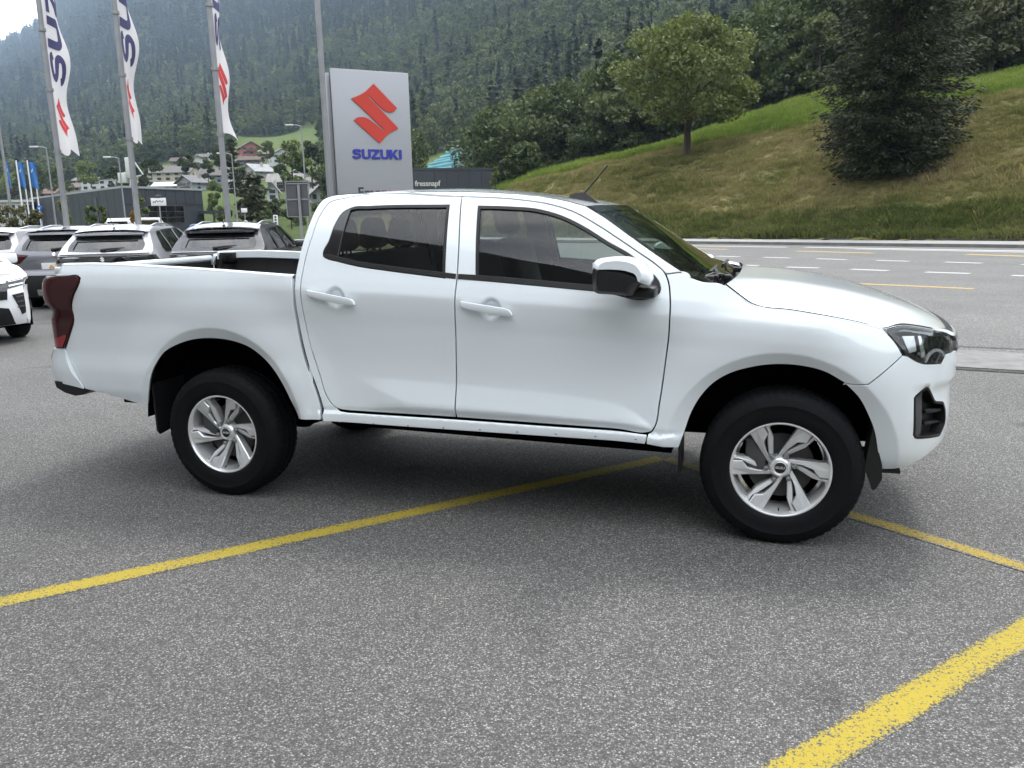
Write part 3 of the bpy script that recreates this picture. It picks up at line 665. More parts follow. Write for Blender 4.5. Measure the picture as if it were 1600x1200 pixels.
fend_out = curve([(2.563,1.306,'c'),(2.578,1.273),(2.593,1.185),(2.593,1.060),(2.574,.872),(2.551,.683),(2.530,.564),(2.514,.538),(2.497,.530,'c'),(2.490,.478,'c')]
    + cor(ARCH_F[:11], 0, -1) + [(3.408,.807),(3.485,.813,'c'),(3.629,.944,'c'),(3.598,.998),(3.548,1.058,'c')] + cor(HOOD_S[::-1][1:], -1) + [(2.818,1.263),(2.739,1.271),(2.683,1.290,'c'),(2.672,1.301)])
bumpF_out = curve([(3.485,.813,'c'),(3.629,.944,'c'),(3.651,.938,'c'),(3.697,.911),(3.830,.893,'c'),(3.864,.934,'c'),(3.934,.937),(4.05,.932),(4.15,.915,'c'),(4.30,.80),(S_END,.78,'c'),(S_END,.50,'c'),(4.30,.505),(4.06,.515),(3.835,.470),(3.727,.429),(3.645,.400),(3.576,.391,'c')] + cor(ARCH_F[::-1][1:6]) + [(3.386,.812,'c'),(3.408,.807)])
fog = curve(cor([(3.690,.747),(3.697,.757),(3.752,.787),(3.768,.787),(3.784,.776),(3.826,.722),(3.838,.714),(3.900,.704),(3.915,.695),(3.938,.662),(3.951,.600),(3.948,.585),(3.914,.546),(3.902,.541),(3.722,.556),(3.708,.561),(3.699,.575)], *range(17)))
head_out = curve([(3.548,1.057,'c'),(3.628,1.073),(3.712,1.064),(3.800,1.047),(3.878,1.030),(3.918,1.006),(3.940,.937,'c'),(3.864,.934,'c'),(3.830,.893,'c'),(3.697,.911),(3.651,.938,'c'),(3.598,.998)])
GRILLE = curve([(3.878,1.030),(4.2,1.02),(S_END,1.02,'c'),(S_END,.78,'c'),(4.30,.80),(4.15,.915),(4.05,.93),(3.940,.937,'c'),(3.918,1.006)])
GAPW = .0034
for side in (-1, 1):
    kw = dict(side=side)
    near = side < 0
    bed = panel('bed_side', bed_out, PAINT_W, truck, gap=GAPW, sp=.03, extra=np.concatenate([EX_CR, ring_pts(.01, .46, .545, .55)]), flange=.03, **kw)
    lens = panel('tail_light', lens_out, TAIL_D, truck, gap=.002, sp=.02, flange=.03, d=lambda s, z: .012-.022*np.exp(-((z-1.082)/.035)**2)+.010*np.sin(np.clip((z-1.1)/.19, 0, 1)*3.14), **kw)
    for k in range(2):
        zz = [(.875, 1.04), (1.125, 1.275)][k]
        strip = curve([(-1.30, zz[0], 'c'), (-1.30, zz[1], 'c'), (-1.125-.015*k, zz[1], 'c'), (-1.145+.01*k, zz[0], 'c')])
        panel('lamp_strip', strip, TAIL, lens, sp=.02, flange=0, d=lambda s, z: .0135-.022*np.exp(-((z-1.082)/.035)**2)+.010*np.sin(np.clip((z-1.1)/.19, 0, 1)*3.14), **kw)
    tip = curve([(-1.20, .862, 'c'), (-1.10, .866, 'c'), (-1.055, .945), (-1.125, .93), (-1.20, .91, 'c')])
    panel('lamp_tip', tip, TAIL_R, lens, sp=.02, flange=0, d=lambda s, z: .0150, **kw)
    panel('bumper', bump_out, PAINT_W, truck, gap=.002, sp=.035, flange=.03, d=lambda s, z: .008+.045*sstep(-1.12, -1.40, s)+.018*sstep(.64, .72, z)*sstep(.85, .78, z), **kw)
    panel('cab_side', cab_out, PAINT_W, truck, gap=.0022, sp=.03, extra=EX_SL, flange=.03, **kw)
    dr = panel('door', rdoor_out, PAINT_W, truck, holes=[rwin], gap=GAPW, sp=.024, extra=np.concatenate([EX_CR, disc_pts(.815, 1.187, .06), EX_SL, line_pts(ZU, .92, 1.48), line_pts(ZL, 1.0, 1.48)]), **kw)
    df = panel('door', fdoor_out, PAINT_W, truck, holes=[fwin], gap=GAPW, sp=.024, extra=np.concatenate([EX_CR, disc_pts(1.695, 1.135, .06), EX_SL, line_pts(ZU, 1.5, 2.52), line_pts(ZL, 1.5, 2.52)]), **kw)
    panel('fender', fend_out, PAINT_W, truck, gap=GAPW, sp=.028, extra=np.concatenate([EX_CR, ring_pts(3.11, .42, .535, .525)]), flange=.03, **kw)
    panel('front_bumper', bumpF_out, PAINT_W, truck, holes=[fog], gap=.0016, sp=.03, extra=ring_pts(3.11, .42, .535, .525), flange=.03, **kw)
    # jambs coloured black to paint the shade inside the door shut lines
    panel('door_gap_shade', inset(rdoor_out, -.022), BLACK_M, truck, holes=[inset(rdoor_out, .028)], sp=0, flange=0, d=-.020, **kw)
    panel('door_gap_shade', inset(fdoor_out, -.022), BLACK_M, truck, holes=[inset(fdoor_out, .028)], sp=0, flange=0, d=-.021, **kw)
    # windows
    for dd, win, gm in ((dr, rwin, GLASS_R), (df, fwin, GLASS_F)):
        panel('window_trim', inset(win, -.0015), BLACK_P, dd, holes=[inset(win, .0125)], sp=0, flange=.012, d=.0012, rnd=.001, **kw)
        panel('window', inset(win, .006), gm, dd, sp=.05, flange=0, d=-.007, **kw)
    strip = curve([(.714, 1.412, 'c'), (.738, 1.394), (.810, 1.377), (.924, 1.353), (1.101, 1.329), (1.499, 1.283, 'c'), (1.499, 1.309, 'c'), (1.101, 1.353), (.924, 1.377), (.810, 1.400), (.745, 1.414)])
    panel('belt_trim', strip, BLACK_P, dr, sp=0, flange=.01, d=.004, **kw)
    strip = curve([(1.510, 1.282, 'c'), (1.609, 1.276), (2.248, 1.222), (2.518, 1.200, 'c'), (2.530, 1.226, 'c'), (2.248, 1.250), (1.609, 1.303), (1.510, 1.309, 'c')])
    panel('belt_trim', strip, BLACK_P, df, sp=0, flange=.01, d=.004, **kw)
    quarter = curve([(.716, 1.414, 'c'), (.737, 1.480), (.756, 1.577), (.783, 1.630), (.818, 1.652, 'c'), (.826, 1.650, 'c'), (.812, 1.520), (.806, 1.385, 'c')])
    panel('quarter_trim', quarter, BLACK_G, dr, sp=.03, flange=.008, d=.0022, **kw)
    sail = curve([(2.430, 1.360, 'c'), (2.487, 1.317), (2.540, 1.258), (2.546, 1.238), (2.541, 1.216), (2.518, 1.201), (2.395, 1.212, 'c'), (2.405, 1.29)])
    panel('mirror_sail', sail, BLACK_P, df, sp=.03, flange=.01, d=.006, **kw)
    # handles
    for dd, (a, b) in ((df, ((1.549, 1.155), (1.805, 1.120))), (dr, ((.664, 1.209), (.929, 1.166)))):
        L_ = math.hypot(b[0]-a[0], b[1]-a[1]); sl = (b[1]-a[1])/(b[0]-a[0])
        hb = curve([(a[0]-.012, a[1]+.0165, 'c'), (b[0]-.030, b[1]+.0185, 'c'), (b[0]-.004, b[1]+.010), (b[0]+.010, b[1]-.012, 'c'), (b[0]-.002, b[1]-.0165, 'c'), (a[0]+.012, a[1]-.0135, 'c'), (a[0]-.002, a[1]-.009)], .008)
        def hd(s, z, a=a, sl=sl, L_=L_):
            q = np.clip((s-a[0])/L_, 0, 1); return .024+.008*np.sin(q*3.14159)-14*(z-(a[1]+sl*(s-a[0])))**2
        def hfn(s, z):
            p = surf(s, z); o = .020*(1-sstep(.55, 1.05, np.hypot(s-1.695, z-1.135)/.060))+.020*(1-sstep(.55, 1.05, np.hypot(s-.815, z-1.187)/.060))
            p[:, 1] -= o; return p
        def hnn(s, z):
            h = .004; A_ = hfn(s+h, z)-hfn(s-h, z); B_ = hfn(s, z+h)-hfn(s, z-h); n = np.cross(A_, B_)+np.stack([0*s, 0*s, 24*(z-(a[1]+sl*(s-a[0])))*h*h*4], -1); return n/np.linalg.norm(n, axis=-1, keepdims=True)
        panel('door_handle', hb, PAINT_W, dd, fn=hfn, nfn=hnn, sp=.010, flange=.014, rnd=.004, d=hd, **kw)
    # lamps and grilles
    hl = panel('headlight', inset(head_out, .003), BLACK_G, truck, sp=.03, flange=0, d=-.055, **kw)
    panel('headlight_lens', head_out, LENS, hl, gap=.001, sp=.03, flange=.02, d=.002, **kw)
    rim_ = curve(cor([(3.56, 1.055), (3.628, 1.068), (3.712, 1.060), (3.80, 1.043), (3.80, 1.036), (3.712, 1.050), (3.63, 1.056), (3.60, 1.045), (3.672, .935), (3.66, .937)], 0, 3, 4, 7, 8, 9))
    panel('lamp_bezel', rim_, GREY_P, hl, sp=0, flange=.015, d=-.006, **kw)
    blade = curve(cor([(3.715, 1.03), (3.735, 1.03), (3.752, .925), (3.728, .925)], 0, 1, 2, 3))
    panel('lamp_blade', blade, CHROME, hl, sp=0, flange=.02, d=-.018, **kw)
    refl = curve(cor([(3.640, 1.035), (3.705, 1.035), (3.712, .960), (3.675, .950)], 0, 1, 2, 3))
    panel('reflector', refl, ALLOY, hl, sp=.02, flange=.02, d=-.030, **kw)
    drl = curve([(3.735, .905, 'c'), (3.76, .945), (3.80, .965), (3.84, .955), (3.872, .925, 'c'), (3.862, .915, 'c'), (3.835, .942), (3.80, .952), (3.768, .935), (3.75, .905, 'c')], .008)
    panel('daytime_lamp', drl, pmat('daytime_lamp_white', (.8, .82, .82), .15, coat=1) if near else bpy.data.materials['daytime_lamp_white'], hl, sp=0, flange=.01, d=-.004, **kw)
    c0 = surf(np.array([3.80]), np.array([.985]))[0]
    mb = MB()
    Mx = Matrix.Translation((c0[0]-.045, c0[1]*(-side)+(.03 if near else -.03), c0[2])) @ Matrix.Rotation(R(60*side*-1), 4, 'Z') @ Matrix.Rotation(R(90), 4, 'X')
    mb.lathe([(.0, -.004), (.020, -.006), (.034, -.014), (.036, -.03), (.030, -.05)], 24, Mx).build('projector', CHROME, hl, smooth=40)
    panel('fog_lamp_bezel', inset(fog, -.003), BLACK_P, truck, holes=[inset(fog, .010)], sp=0, flange=.05, d=.0012, **kw)
    panel('fog_lamp_surround', inset(fog, -.004), BLACK_P, truck, sp=.03, flange=0, d=-.050, **kw)
    for (z0, z1, dd_) in ((.655, .672, -.012), (.598, .612, -.018)):
        fin = curve(cor([(3.775, z0+.012), (3.945, z0), (3.945, z1-.006), (3.775, z1+.016)], 0, 1, 2, 3))
        panel('louvre', fin, BLACK_P, truck, sp=.03, flange=.035, d=dd_, **kw)
    fin = curve(cor([(3.697, .752), (3.757, .783), (3.772, .774), (3.765, .56), (3.72, .56), (3.70, .575)], 0, 1, 2, 3, 4, 5))
    panel('fog_lamp_fin', fin, GREY_P, truck, sp=.02, flange=.03, d=lambda s, z: -.002-.35*(s-3.70), **kw)
    panel('grille', GRILLE, BLACK_P, truck, sp=.03, flange=.02, d=-.012, **kw)
    for zz in (.83, .88, .93, .98):
        bar = curve(cor([(4.0 if zz > .92 else 4.25, zz), (S_END, zz), (S_END, zz+.022), (4.0 if zz > .92 else 4.25, zz+.022)], 0, 1, 2, 3))
        panel('grille_bar', bar, GREY_P, truck, sp=0, flange=.02, d=.004, **kw)

def edge3(pts, n, step=.01):
    c = curve(pts, step, closed=False); return resample(surf(c[:, 0], c[:, 1]), n)
# hood ----------------------------------------------------------------------------
HE = np.concatenate([edge3(HOOD_S, 40), edge3(HOOD_F, 20)[1:]]); HE[:, 1] += .0035; HE[:, 2] += .0002
nu, nv = len(HE), 41
cxz = pchip([0, .2, .45, .65, .8, .9, .96, 1], [2.885, 3.09, 3.37, 3.58, 3.74, 3.84, 3.885, 3.905]); czz = pchip([0, .2, .45, .65, .8, .9, .96, 1], [1.262, 1.249, 1.207, 1.155, 1.100, 1.055, 1.027, 1.005])
lu = np.concatenate([[0], np.cumsum(np.linalg.norm(np.diff(HE, axis=0), axis=1))]); uu = lu/lu[-1]
v = np.sin(np.linspace(-1, 1, nv)*np.pi/2)*.35+np.linspace(-1, 1, nv)*.65
H = np.zeros((nu, nv, 3))
for i in range(nu):
    g = np.interp(np.abs(v), [0, .3, .50, .60, .68, .8, .9, .96, 1], [.97, .98, 1.0, .97, .80, .56, .34, .16, 0])
    g = np.interp(np.abs(v), np.linspace(0, 1, 60), np.convolve(np.pad(np.interp(np.linspace(0, 1, 60), [0, .3, .50, .60, .68, .8, .9, .96, 1], [.97, .98, 1.0, .97, .82, .56, .34, .16, 0]), 3, 'edge'), np.ones(7)/7, 'valid')[:60])
    g[np.abs(v) > .999] = 0
    fx = 1-np.abs(v)**2.6
    H[i, :, 1] = HE[i, 1]*v*-1*-1
    H[i, :, 0] = HE[i, 0]+(cxz(uu[i])-HE[i, 0])*fx
    H[i, :, 2] = HE[i, 2]+(czz(uu[i])-HE[i, 2])*g
hood = grid_mesh('hood', H, PAINT_W, truck, flip=True)
def skirt(name, line, dvec, mat, parent):
    line = np.asarray(line); return grid_mesh(name, np.stack([line, line+np.asarray(dvec)], 1), mat, parent, True)
skirt('hood_flange', H[-1], (-.02, 0, -.03), PAINT_W, hood); skirt('hood_flange', H[:, 0], (0, .004, -.03), PAINT_W, hood); skirt('hood_flange', H[:, -1], (0, -.004, -.03), PAINT_W, hood)
# white lip between hood and grille
for side in (-1, 1):
    lip = curve(cor([(3.806, 1.046), (3.880, 1.031), (3.95, 1.010), (4.2, .990), (S_END, .985), (S_END, 1.002), (4.2, 1.008), (3.95, 1.028), (3.90, 1.042), (3.812, 1.050)], 0, 4, 5, 9))
    panel('grille_lip', lip, PAINT_W, truck, sp=.03, flange=.02, side=side)
for side in (-1, 1):
    c_ = curve(HOOD_S+HOOD_F[1:], .02, False); t_ = np.gradient(c_, axis=0); t_ /= np.linalg.norm(t_, axis=1, keepdims=True); n_ = np.stack([-t_[:, 1], t_[:, 0]], 1)
    panel('hood_gap_shade', np.concatenate([c_-n_*.004, (c_+n_*.0085)[::-1]]), BLACK_M, truck, sp=0, flange=0, rnd=0, d=-.0045, side=side)  # added black strip paints the shade of the hood shut line
# roof, windscreen, rear cab wall ---------------------------------------------------
RE = edge3(ROOF_E, 60)
rx = pchip([.60, .66, .72, .85, 1.0, 1.3, 1.46, 1.74, 1.97, 2.08, 2.16], [1.685, 1.722, 1.742, 1.757, 1.763, 1.760, 1.752, 1.721, 1.684, 1.659, 1.637])
vr = np.sin(np.linspace(-1, 1, 33)*np.pi/2)
RF = np.zeros((60, 33, 3))
for i in range(60):
    e = RE[i]; xc = e[0]+.03*sstep(1.9, 2.14, e[0])-.0*e[0]
    g = 1-np.abs(vr)**2.6
    RF[i, :, 0] = e[0]+(xc-e[0])*(1-vr**2); RF[i, :, 1] = -e[1]*-vr*1.0
    RF[i, :, 1] = e[1]*-vr
    RF[i, :, 2] = e[2]+np.maximum(rx(e[0])-e[2], .004)*g
roof = grid_mesh('roof', RF, PAINT_W, truck)
WLc = [(2.143,1.634),(2.240,1.579),(2.381,1.484),(2.504,1.402),(2.611,1.334),(2.683,1.290),(2.739,1.271),(2.80,1.245)]
WE = edge3(WLc, 40); vw = np.linspace(-1, 1, 29)
def wind(fr0, fr1, d=0.):
    a = int(fr0*39); b = int(fr1*39)+1
    W = np.zeros((b-a, 29, 3))
    for i in range(a, b):
        e = WE[i]; q = 1-np.abs(vw)**2.2
        W[i-a, :, 0] = e[0]+.055*q+d*.6; W[i-a, :, 1] = -e[1]*vw*.996; W[i-a, :, 2] = e[2]+.012*q*(1-i/39)+d*.8-.004
    return W
ws = grid_mesh('windshield', wind(.03, .93), GLASS_W, truck, flip=False)
Wf = wind(0, 1, .0015)
grid_mesh('windshield_frit', Wf[:4], BLACK_G, ws); grid_mesh('windshield_frit', Wf[-7:], BLACK_G, ws)
grid_mesh('windshield_frit', Wf[:, :2], BLACK_G, ws); grid_mesh('windshield_frit', Wf[:, -2:], BLACK_G, ws)
# cowl between glass and hood
cw0 = Wf[-1]+np.array([-.02, 0, -.004]); cw1 = resample(H[0], 29)[::-1] if H[0][0][1] > 0 else resample(H[0], 29)
if (cw0[0][1] > 0) != (cw1[0][1] > 0): cw1 = cw1[::-1]
cw1 = cw1+np.array([.01, 0, -.020])
CW = np.stack([cw0+(cw1-cw0)*t+np.array([0, 0, -.018*math.sin(t*3.14)]) for t in np.linspace(0, 1, 6)])
grid_mesh('cowl', CW, BLACK_P, truck)
for k, (y0, x0) in enumerate(((-.50, 2.80), (.10, 2.83))):
    mb = MB(); mb.tube([(x0+.03, y0, 1.262), (x0-.02, y0+.05, 1.285), (x0-.055, y0+.45, 1.283)], [.011, .009, .006], 6)
    mb.rbox((x0+.03, y0, 1.262), (.05, .045, .03), .008); mb.box(x0-.064, x0-.048, y0+.10, y0+.62, 1.276, 1.288)
    mb.build('wiper', BLACK_P, truck, smooth=40)
mb = MB()
for q in ((2.775, -.60, 1.272), (2.79, -.55, 1.276), (2.755, -.63, 1.270)): mb.rbox(q, (.045, .05, .022), .006)
mb.tube([(2.735, -.63, 1.277), (2.77, -.58, 1.288), (2.82, -.52, 1.275)], .006, 6)
mb.build('hinge_cover', BLACK_P, truck, smooth=40)
# antenna
mb = MB(); b0 = Vector((2.045, -.30, 1.668)); bm_ = Matrix.Translation(b0) @ Matrix.Rotation(R(14), 4, 'Y')
V = [bm_ @ Vector(q) for q in ((-.085,-.022,0),(.085,-.030,0),(.085,.030,0),(-.085,.022,0),(-.05,-.010,.030),(.0,-.012,.046),(.0,.012,.046),(-.05,.010,.030),(.075,-.016,.010),(.075,.016,.010))]
mb.add(V, [(0,3,2,1),(0,1,8,5,4),(2,3,7,6,9),(4,5,6,7),(5,8,9,6),(8,1,2,9),(0,4,7,3)])
mb.tube([bm_ @ Vector((-.005, 0, .040)), (2.180, -.30, 1.853)], [.006, .0042], 7); mb.build('antenna', BLACK_P, truck, smooth=30)
# rear wall of the cab with its window
def rw_fn(s, z): return np.stack([.612+.02*(z-1.3)+.0*s-.02*(1-(s/.7)**2), s, z+0*s], -1)
def rw_n(s, z): return np.stack([-np.ones_like(s), 0*s, 0*s], -1)
def wall_y(z): return float(-surf(np.array([.60]), np.array([z]))[0][1])-.012
zz = np.linspace(.62, 1.62, 22)
_rt = RF[2, :, 1:3][np.argsort(RF[2, :, 1])][1:-1]*[.985, 1]-[0, .012]
lp = np.array([(-wall_y(a), a) for a in zz]+[tuple(q) for q in _rt]+[(wall_y(a), a) for a in zz[::-1]])
rwh = curve(cor([(-.60, 1.36), (.60, 1.36), (.64, 1.40), (.57, 1.62), (.53, 1.645), (-.53, 1.645), (-.57, 1.62), (-.64, 1.40)], 0, 1, 2, 3, 4, 5, 6, 7), .03)
cw_ = panel('cab_rear_wall', lp, PAINT_W, truck, holes=[rwh], fn=rw_fn, nfn=rw_n, sp=.08, flange=.02)
panel('rear_window', inset(rwh, -.01), GLASS_R, cw_, fn=rw_fn, nfn=rw_n, sp=.1, flange=0, d=-.01)
# load bed ------------------------------------------------------------------------
ts = np.linspace(-1.17, .552, 40)
top_pts = curve([(-1.20,1.36),(-1.076,1.365),(-.933,1.368),(-.241,1.345),(.553,1.298)], .02, False)
tz = np.interp(ts, top_pts[:, 0], top_pts[:, 1])
for side in (-1, 1):
    e = surf(ts, tz); rail = []
    for dy, dz in ((.001, -.003), (.004, .003), (.014, .008), (.050, .008), (.062, .004), (.066, -.045), (.062, -.05)):
        q = e.copy(); q[:, 1] += dy; q[:, 2] += dz; rail.append(q)
    rl = np.stack(rail, 1)
    if side > 0: rl = rl*[1, -1, 1]
    grid_mesh('bed_rail', rl, PAINT_W, truck, flip=side < 0).data.set_sharp_from_angle(angle=R(35))
    q = e.copy(); q[:, 1] += .060; q[:, 2] -= .048; q2 = q.copy(); q2[:, 1] += .02; q2[:, 2] = np.where(np.abs(ts) < .60, .972, .80)
    q1 = q.copy(); q1[:, 1] += .004; q1[:, 2] -= .12; q3 = q1.copy(); q3[:, 1] += .018; q3[:, 2] -= .012
    iw = np.stack([q, q1, q3, q2], 1)
    if side > 0: iw = iw*[1, -1, 1]
    grid_mesh('bed_liner', iw, CARGO, truck, smooth=False, flip=side < 0)
mb = MB(); mb.box(-1.20, .56, -.585, .585, .76, .80)
for sy in (-1, 1):
    mb.box(-1.20, -.60, min(.588*sy, .83*sy), max(.588*sy, .83*sy), .77, .80)
    mb.box(-.60, .56, min(.588*sy, .85*sy), max(.588*sy, .85*sy), .972, .980); mb.box(-.60, .56, min(.587*sy, .595*sy), max(.587*sy, .595*sy), .80, .971); mb.box(-.606, -.600, min(.587*sy, .83*sy), max(.587*sy, .83*sy), .80, .98)
for k in range(11): mb.box(-1.18, .54, -.56+k*.105, -.51+k*.105, .80, .812)
mb.build('bed_floor', CARGO, truck)
mb = MB(); mb.box(.515, .545, -.80, .80, .80, 1.265); mb.build('bed_front_wall', CARGO, truck)
mb = MB(); mb.rbox((.530, 0, 1.276), (.055, 1.60, .03), .008); mb.build('bed_front_rail', PAINT_W, truck, smooth=40)
mb = MB(); mb.rbox((-1.222, 0, 1.09), (.075, 1.45, .44), .012); mb.rbox((-1.212, 0, 1.325), (.085, 1.47, .04), .012); tg = mb.build('tailgate', PAINT_W, truck, smooth=40)
mb = MB(); mb.box(-1.182, -1.176, -.72, .72, .84, 1.30); mb.box(-1.178, -1.170, -.60, .60, .92, 1.18); mb.build('tailgate_liner', CARGO, tg)
for sy in (-1, 1):
    mb = MB(); mb.rbox((-1.06, .775*sy, 1.325), (.14, .06, .075), .008); mb.rbox((-1.12, .765*sy, 1.18), (.06, .05, .34), .01); mb.lathe([(0, -.006), (.011, -.006), (.011, .006)], 12, Matrix.Translation((-1.04, .742*sy, 1.33)) @ Matrix.Rotation(R(90), 4, 'X')); mb.build('latch_cover', BLACK_P, truck, smooth=40)
    mb = MB(); mb.tube([(-1.165, .735*sy, 1.33), (-1.165, .735*sy, 1.05)], .006, 6); mb.build('latch_rod', ALLOY, truck, smooth=40)
mb = MB(); mb.rbox((-1.262, 0, 1.17), (.03, .26, .10), .012); mb.build('tailgate_handle', BLACK_P, tg, smooth=40)
# step under the rear bumper corner
for sy in (-1, 1):
    poly = [(-1.20, .650), (-1.10, .645), (-.90, .612), (-.985, .572), (-1.05, .562), (-1.13, .580), (-1.19, .610)]
    mb = MB(); mb.prism(poly, .78*sy, .890*sy, lambda a, b, c: Vector((a, c, b))); mb.build('bumper_step', BLACK_P, truck)
# underside ------------------------------------------------------------------------
mb = MB()
for sy in (-1, 1):
    mb.box(-1.1, 3.6, .40*sy-.04, .40*sy+.04, .42, .56); 
    mb.add([(.90, .69*sy, .50), (2.60, .69*sy, .50), (2.60, .80*sy, .50), (.90, .80*sy, .50), (.90, .69*sy, .445), (2.60, .69*sy, .400), (2.60, .80*sy, .400), (.90, .80*sy, .445)], [(0,1,2,3), (4,7,6,5), (3,2,6,7), (0,4,5,1), (0,3,7,4), (1,5,6,2)])
mb.tube([(0, -.72, .375), (0, .72, .375)], .05, 12); mb.lathe([(.0, -.16), (.10, -.13), (.16, -.04), (.16, .04), (.10, .13), (0, .16)], 20, Matrix.Translation((0, .0, .36)) @ Matrix.Rotation(R(90), 4, 'Y'))
mb.tube([(3.1, -.70, .375), (3.1, .70, .375)], .045, 12); mb.tube([(.1, 0, .40), (1.7, .05, .46)], .04, 10)
mb.rbox((1.25, -.10, .50), (1.0, .55, .22), .04); mb.rbox((2.3, .05, .48), (.9, .5, .24), .05)
for y in (-.52, .52): mb.tube([(-.65, y, .52), (-.3, y, .40), (0, y, .32), (.35, y, .38), (.70, y, .50)], .025, 6)
mb.build('chassis', BLACK_M, truck)
mb = MB(); mb.box(.66, 2.60, -.78, .78, .53, .60); mb.box(2.60, 3.70, -.60, .60, .58, 1.02); mb.box(-1.15, .56, -.50, .50, .60, .77)  # floor plus added dark boxes that stop light leaking through the body gaps
mb.box(2.56, 2.62, -.80, .80, .53, 1.18); mb.box(.60, .66, -.80, .80, .53, 1.25)
mb.build('dark_floor_block', BLACK_M, truck)
for (cx, yb) in ((0.0, .60), (3.11, .46)):
    for sy in (-1, 1):
        a = np.linspace(.06, math.pi-.06, 40); rr = .525
        lp_ = np.stack([cx+.02+(rr+.02)*np.cos(a), 0*a, .42+.545*np.sin(a)], 1)
        lay = []
        for y in (.885 if cx < 1 else .845, .70, yb): q = lp_.copy(); q[:, 1] = y*sy; lay.append(q)
        q = lp_.copy(); q[:, 0] = cx+(q[:, 0]-cx)*.02; q[:, 2] = .42+(q[:, 2]-.42)*.02; q[:, 1] = yb*sy; lay.append(q)
        grid_mesh('wheel_arch_liner', np.stack(lay), BLACK_M, truck, flip=sy > 0)
# mud flaps and running details
for sy in (-1, 1):
    fl = [(-.505,.70),(-.44,.80),(-.30,.80),(-.33,.60),(-.345,.37),(-.46,.345),(-.488,.36),(-.505,.53)]
    mb = MB(); mb.prism([(-.875, .72), (-.60, .72), (-.60, .38), (-.865, .345), (-.885, .37)], -.47, -.482, lambda a, b, c: Vector((c+(.72-b)*.03, a*-sy, b))); mb.build('mud_flap', BLACK_P, truck)
    mb = MB(); mb.prism([(-.872, .62), (-.66, .62), (-.66, .33), (-.862, .300)], 2.640, 2.650, lambda a, b, c: Vector((c, a*-sy, b))); mb.build('mud_flap', BLACK_P, truck)
    if sy < 0: mb = MB(); mb.prism([(3.525, .60), (3.575, .42), (3.578, .35), (3.552, .300), (3.538, .297), (3.50, .40)], -.86*-sy, -.72*-sy, lambda a, b, c: Vector((a, c, b))); mb.build('mud_flap', BLACK_P, truck)
    mb = MB(); mb.box(3.50, 3.66, .62*sy-.20, .62*sy+.20, .372, .388); mb.build('under_tray', BLACK_P, truck)
    mb = MB()
    for k in range(9):
        x = .80+k*.205; p_ = surf(np.array([x]), np.array([.500]), .0005)[0]; mb.rbox((p_[0], p_[1]*-sy, p_[2]), (.012, .004, .005), .001)
    mb.build('sill_plug', STEEL, truck)['kind'] = 'stuff'
# mirrors -------------------------------------------------------------------------
for sy in (-1, 1):
    root_m = MB(); mp = []
    def mir(prof, y0, y1, name, mat, par=None, bulge=.0):
        """x-z outline lofted across y with a rounded outer face"""
        out = curve(prof, .02); lays = []
        for t in np.linspace(0, 1, 9):
            k = 1-.30*max(0, (t-.55)/.45)**2.2-.16*max(0, (.25-t)/.25)**2; c = out.mean(0); q = c+(out-c)*k
            lays.append(np.stack([q[:, 0], np.full(len(q), (y0+(y1-y0)*t)*-sy), q[:, 1]], 1))
        G_ = np.stack(lays); G_ = np.concatenate([G_, G_[:, :1]], 1)
        o = grid_mesh(name, G_, mat, truck if par is None else par, flip=sy < 0)
        for j in (0, -1):
            link('cap_face', mesh_np('cap_face', lays[j], [tuple(range(len(out)))], mat), o)
        return o
    hs = mir([(2.258,1.362,'c'),(2.35,1.352),(2.44,1.338),(2.500,1.310),(2.512,1.290,'c'),(2.475,1.272),(2.44,1.222,'c'),(2.33,1.228),(2.265,1.238),(2.255,1.28)], -.965, -1.155, 'mirror_housing', BLACK_P)
    mir([(2.252,1.345,'c'),(2.256,1.372),(2.275,1.388),(2.32,1.398),(2.385,1.401),(2.44,1.393),(2.49,1.373),(2.522,1.335),(2.530,1.295),(2.522,1.268,'c'),(2.508,1.268,'c'),(2.494,1.308),(2.44,1.333),(2.35,1.345)], -.972, -1.152, 'mirror_cap', PAINT_W, hs)
    mb = MB(); mb.rbox((2.462, -.935*-sy, 1.228), (.15, .16, .055), .018); mb.build('mirror_arm', BLACK_P, hs, smooth=40)
# cabin -----------------------------------------------------------------------------
def seat(x, y, w, hb=.62, head=True, lean=14, name='seat'):
    M_ = Matrix.Translation((x, y, .62)); mb = MB()
    mb.rbox((.24, 0, .20), (.52, w, .17), .06, M=M_, seg=3)
    Mb = M_ @ Matrix.Translation((-.02, 0, .24)) @ Matrix.Rotation(R(-lean), 4, 'Y')
    mb.rbox((-.02, 0, hb/2), (.15, w, hb), .06, M=Mb, seg=3)
    o = mb.build(name, SEAT, truck, smooth=50)
    if head:
        hs_ = (0,) if w < .8 else (-.40, 0, .40)
        for hy in hs_:
            m2 = MB(); m2.rbox((-.02, hy, hb+.125), (.11, .28, .20), .05, M=Mb, seg=3); m2.tube([Mb @ Vector((-.02, hy-.05, hb-.02)), Mb @ Vector((-.02, hy-.05, hb+.08))], .007, 6); m2.tube([Mb @ Vector((-.02, hy+.05, hb-.02)), Mb @ Vector((-.02, hy+.05, hb+.08))], .007, 6)
            m2.build('headrest', SEAT, o, smooth=50)
    return o
seat(1.60, -.38, .52); seat(1.60, .38, .52); seat(.80, 0, 1.36, .55)
mb = MB(); mb.prism([(2.60, 1.20), (2.62, .80), (2.40, .78), (2.28, .95), (2.24, 1.10), (2.30, 1.19), (2.45, 1.225)], -.78, .78, lambda a, b, c: Vector((a, c, b))); mb.build('dashboard', TRIM_I, truck, smooth=30)
mb = MB(); Ms = Matrix.Translation((2.13, .38, 1.12)) @ Matrix.Rotation(R(-64), 4, 'Y')
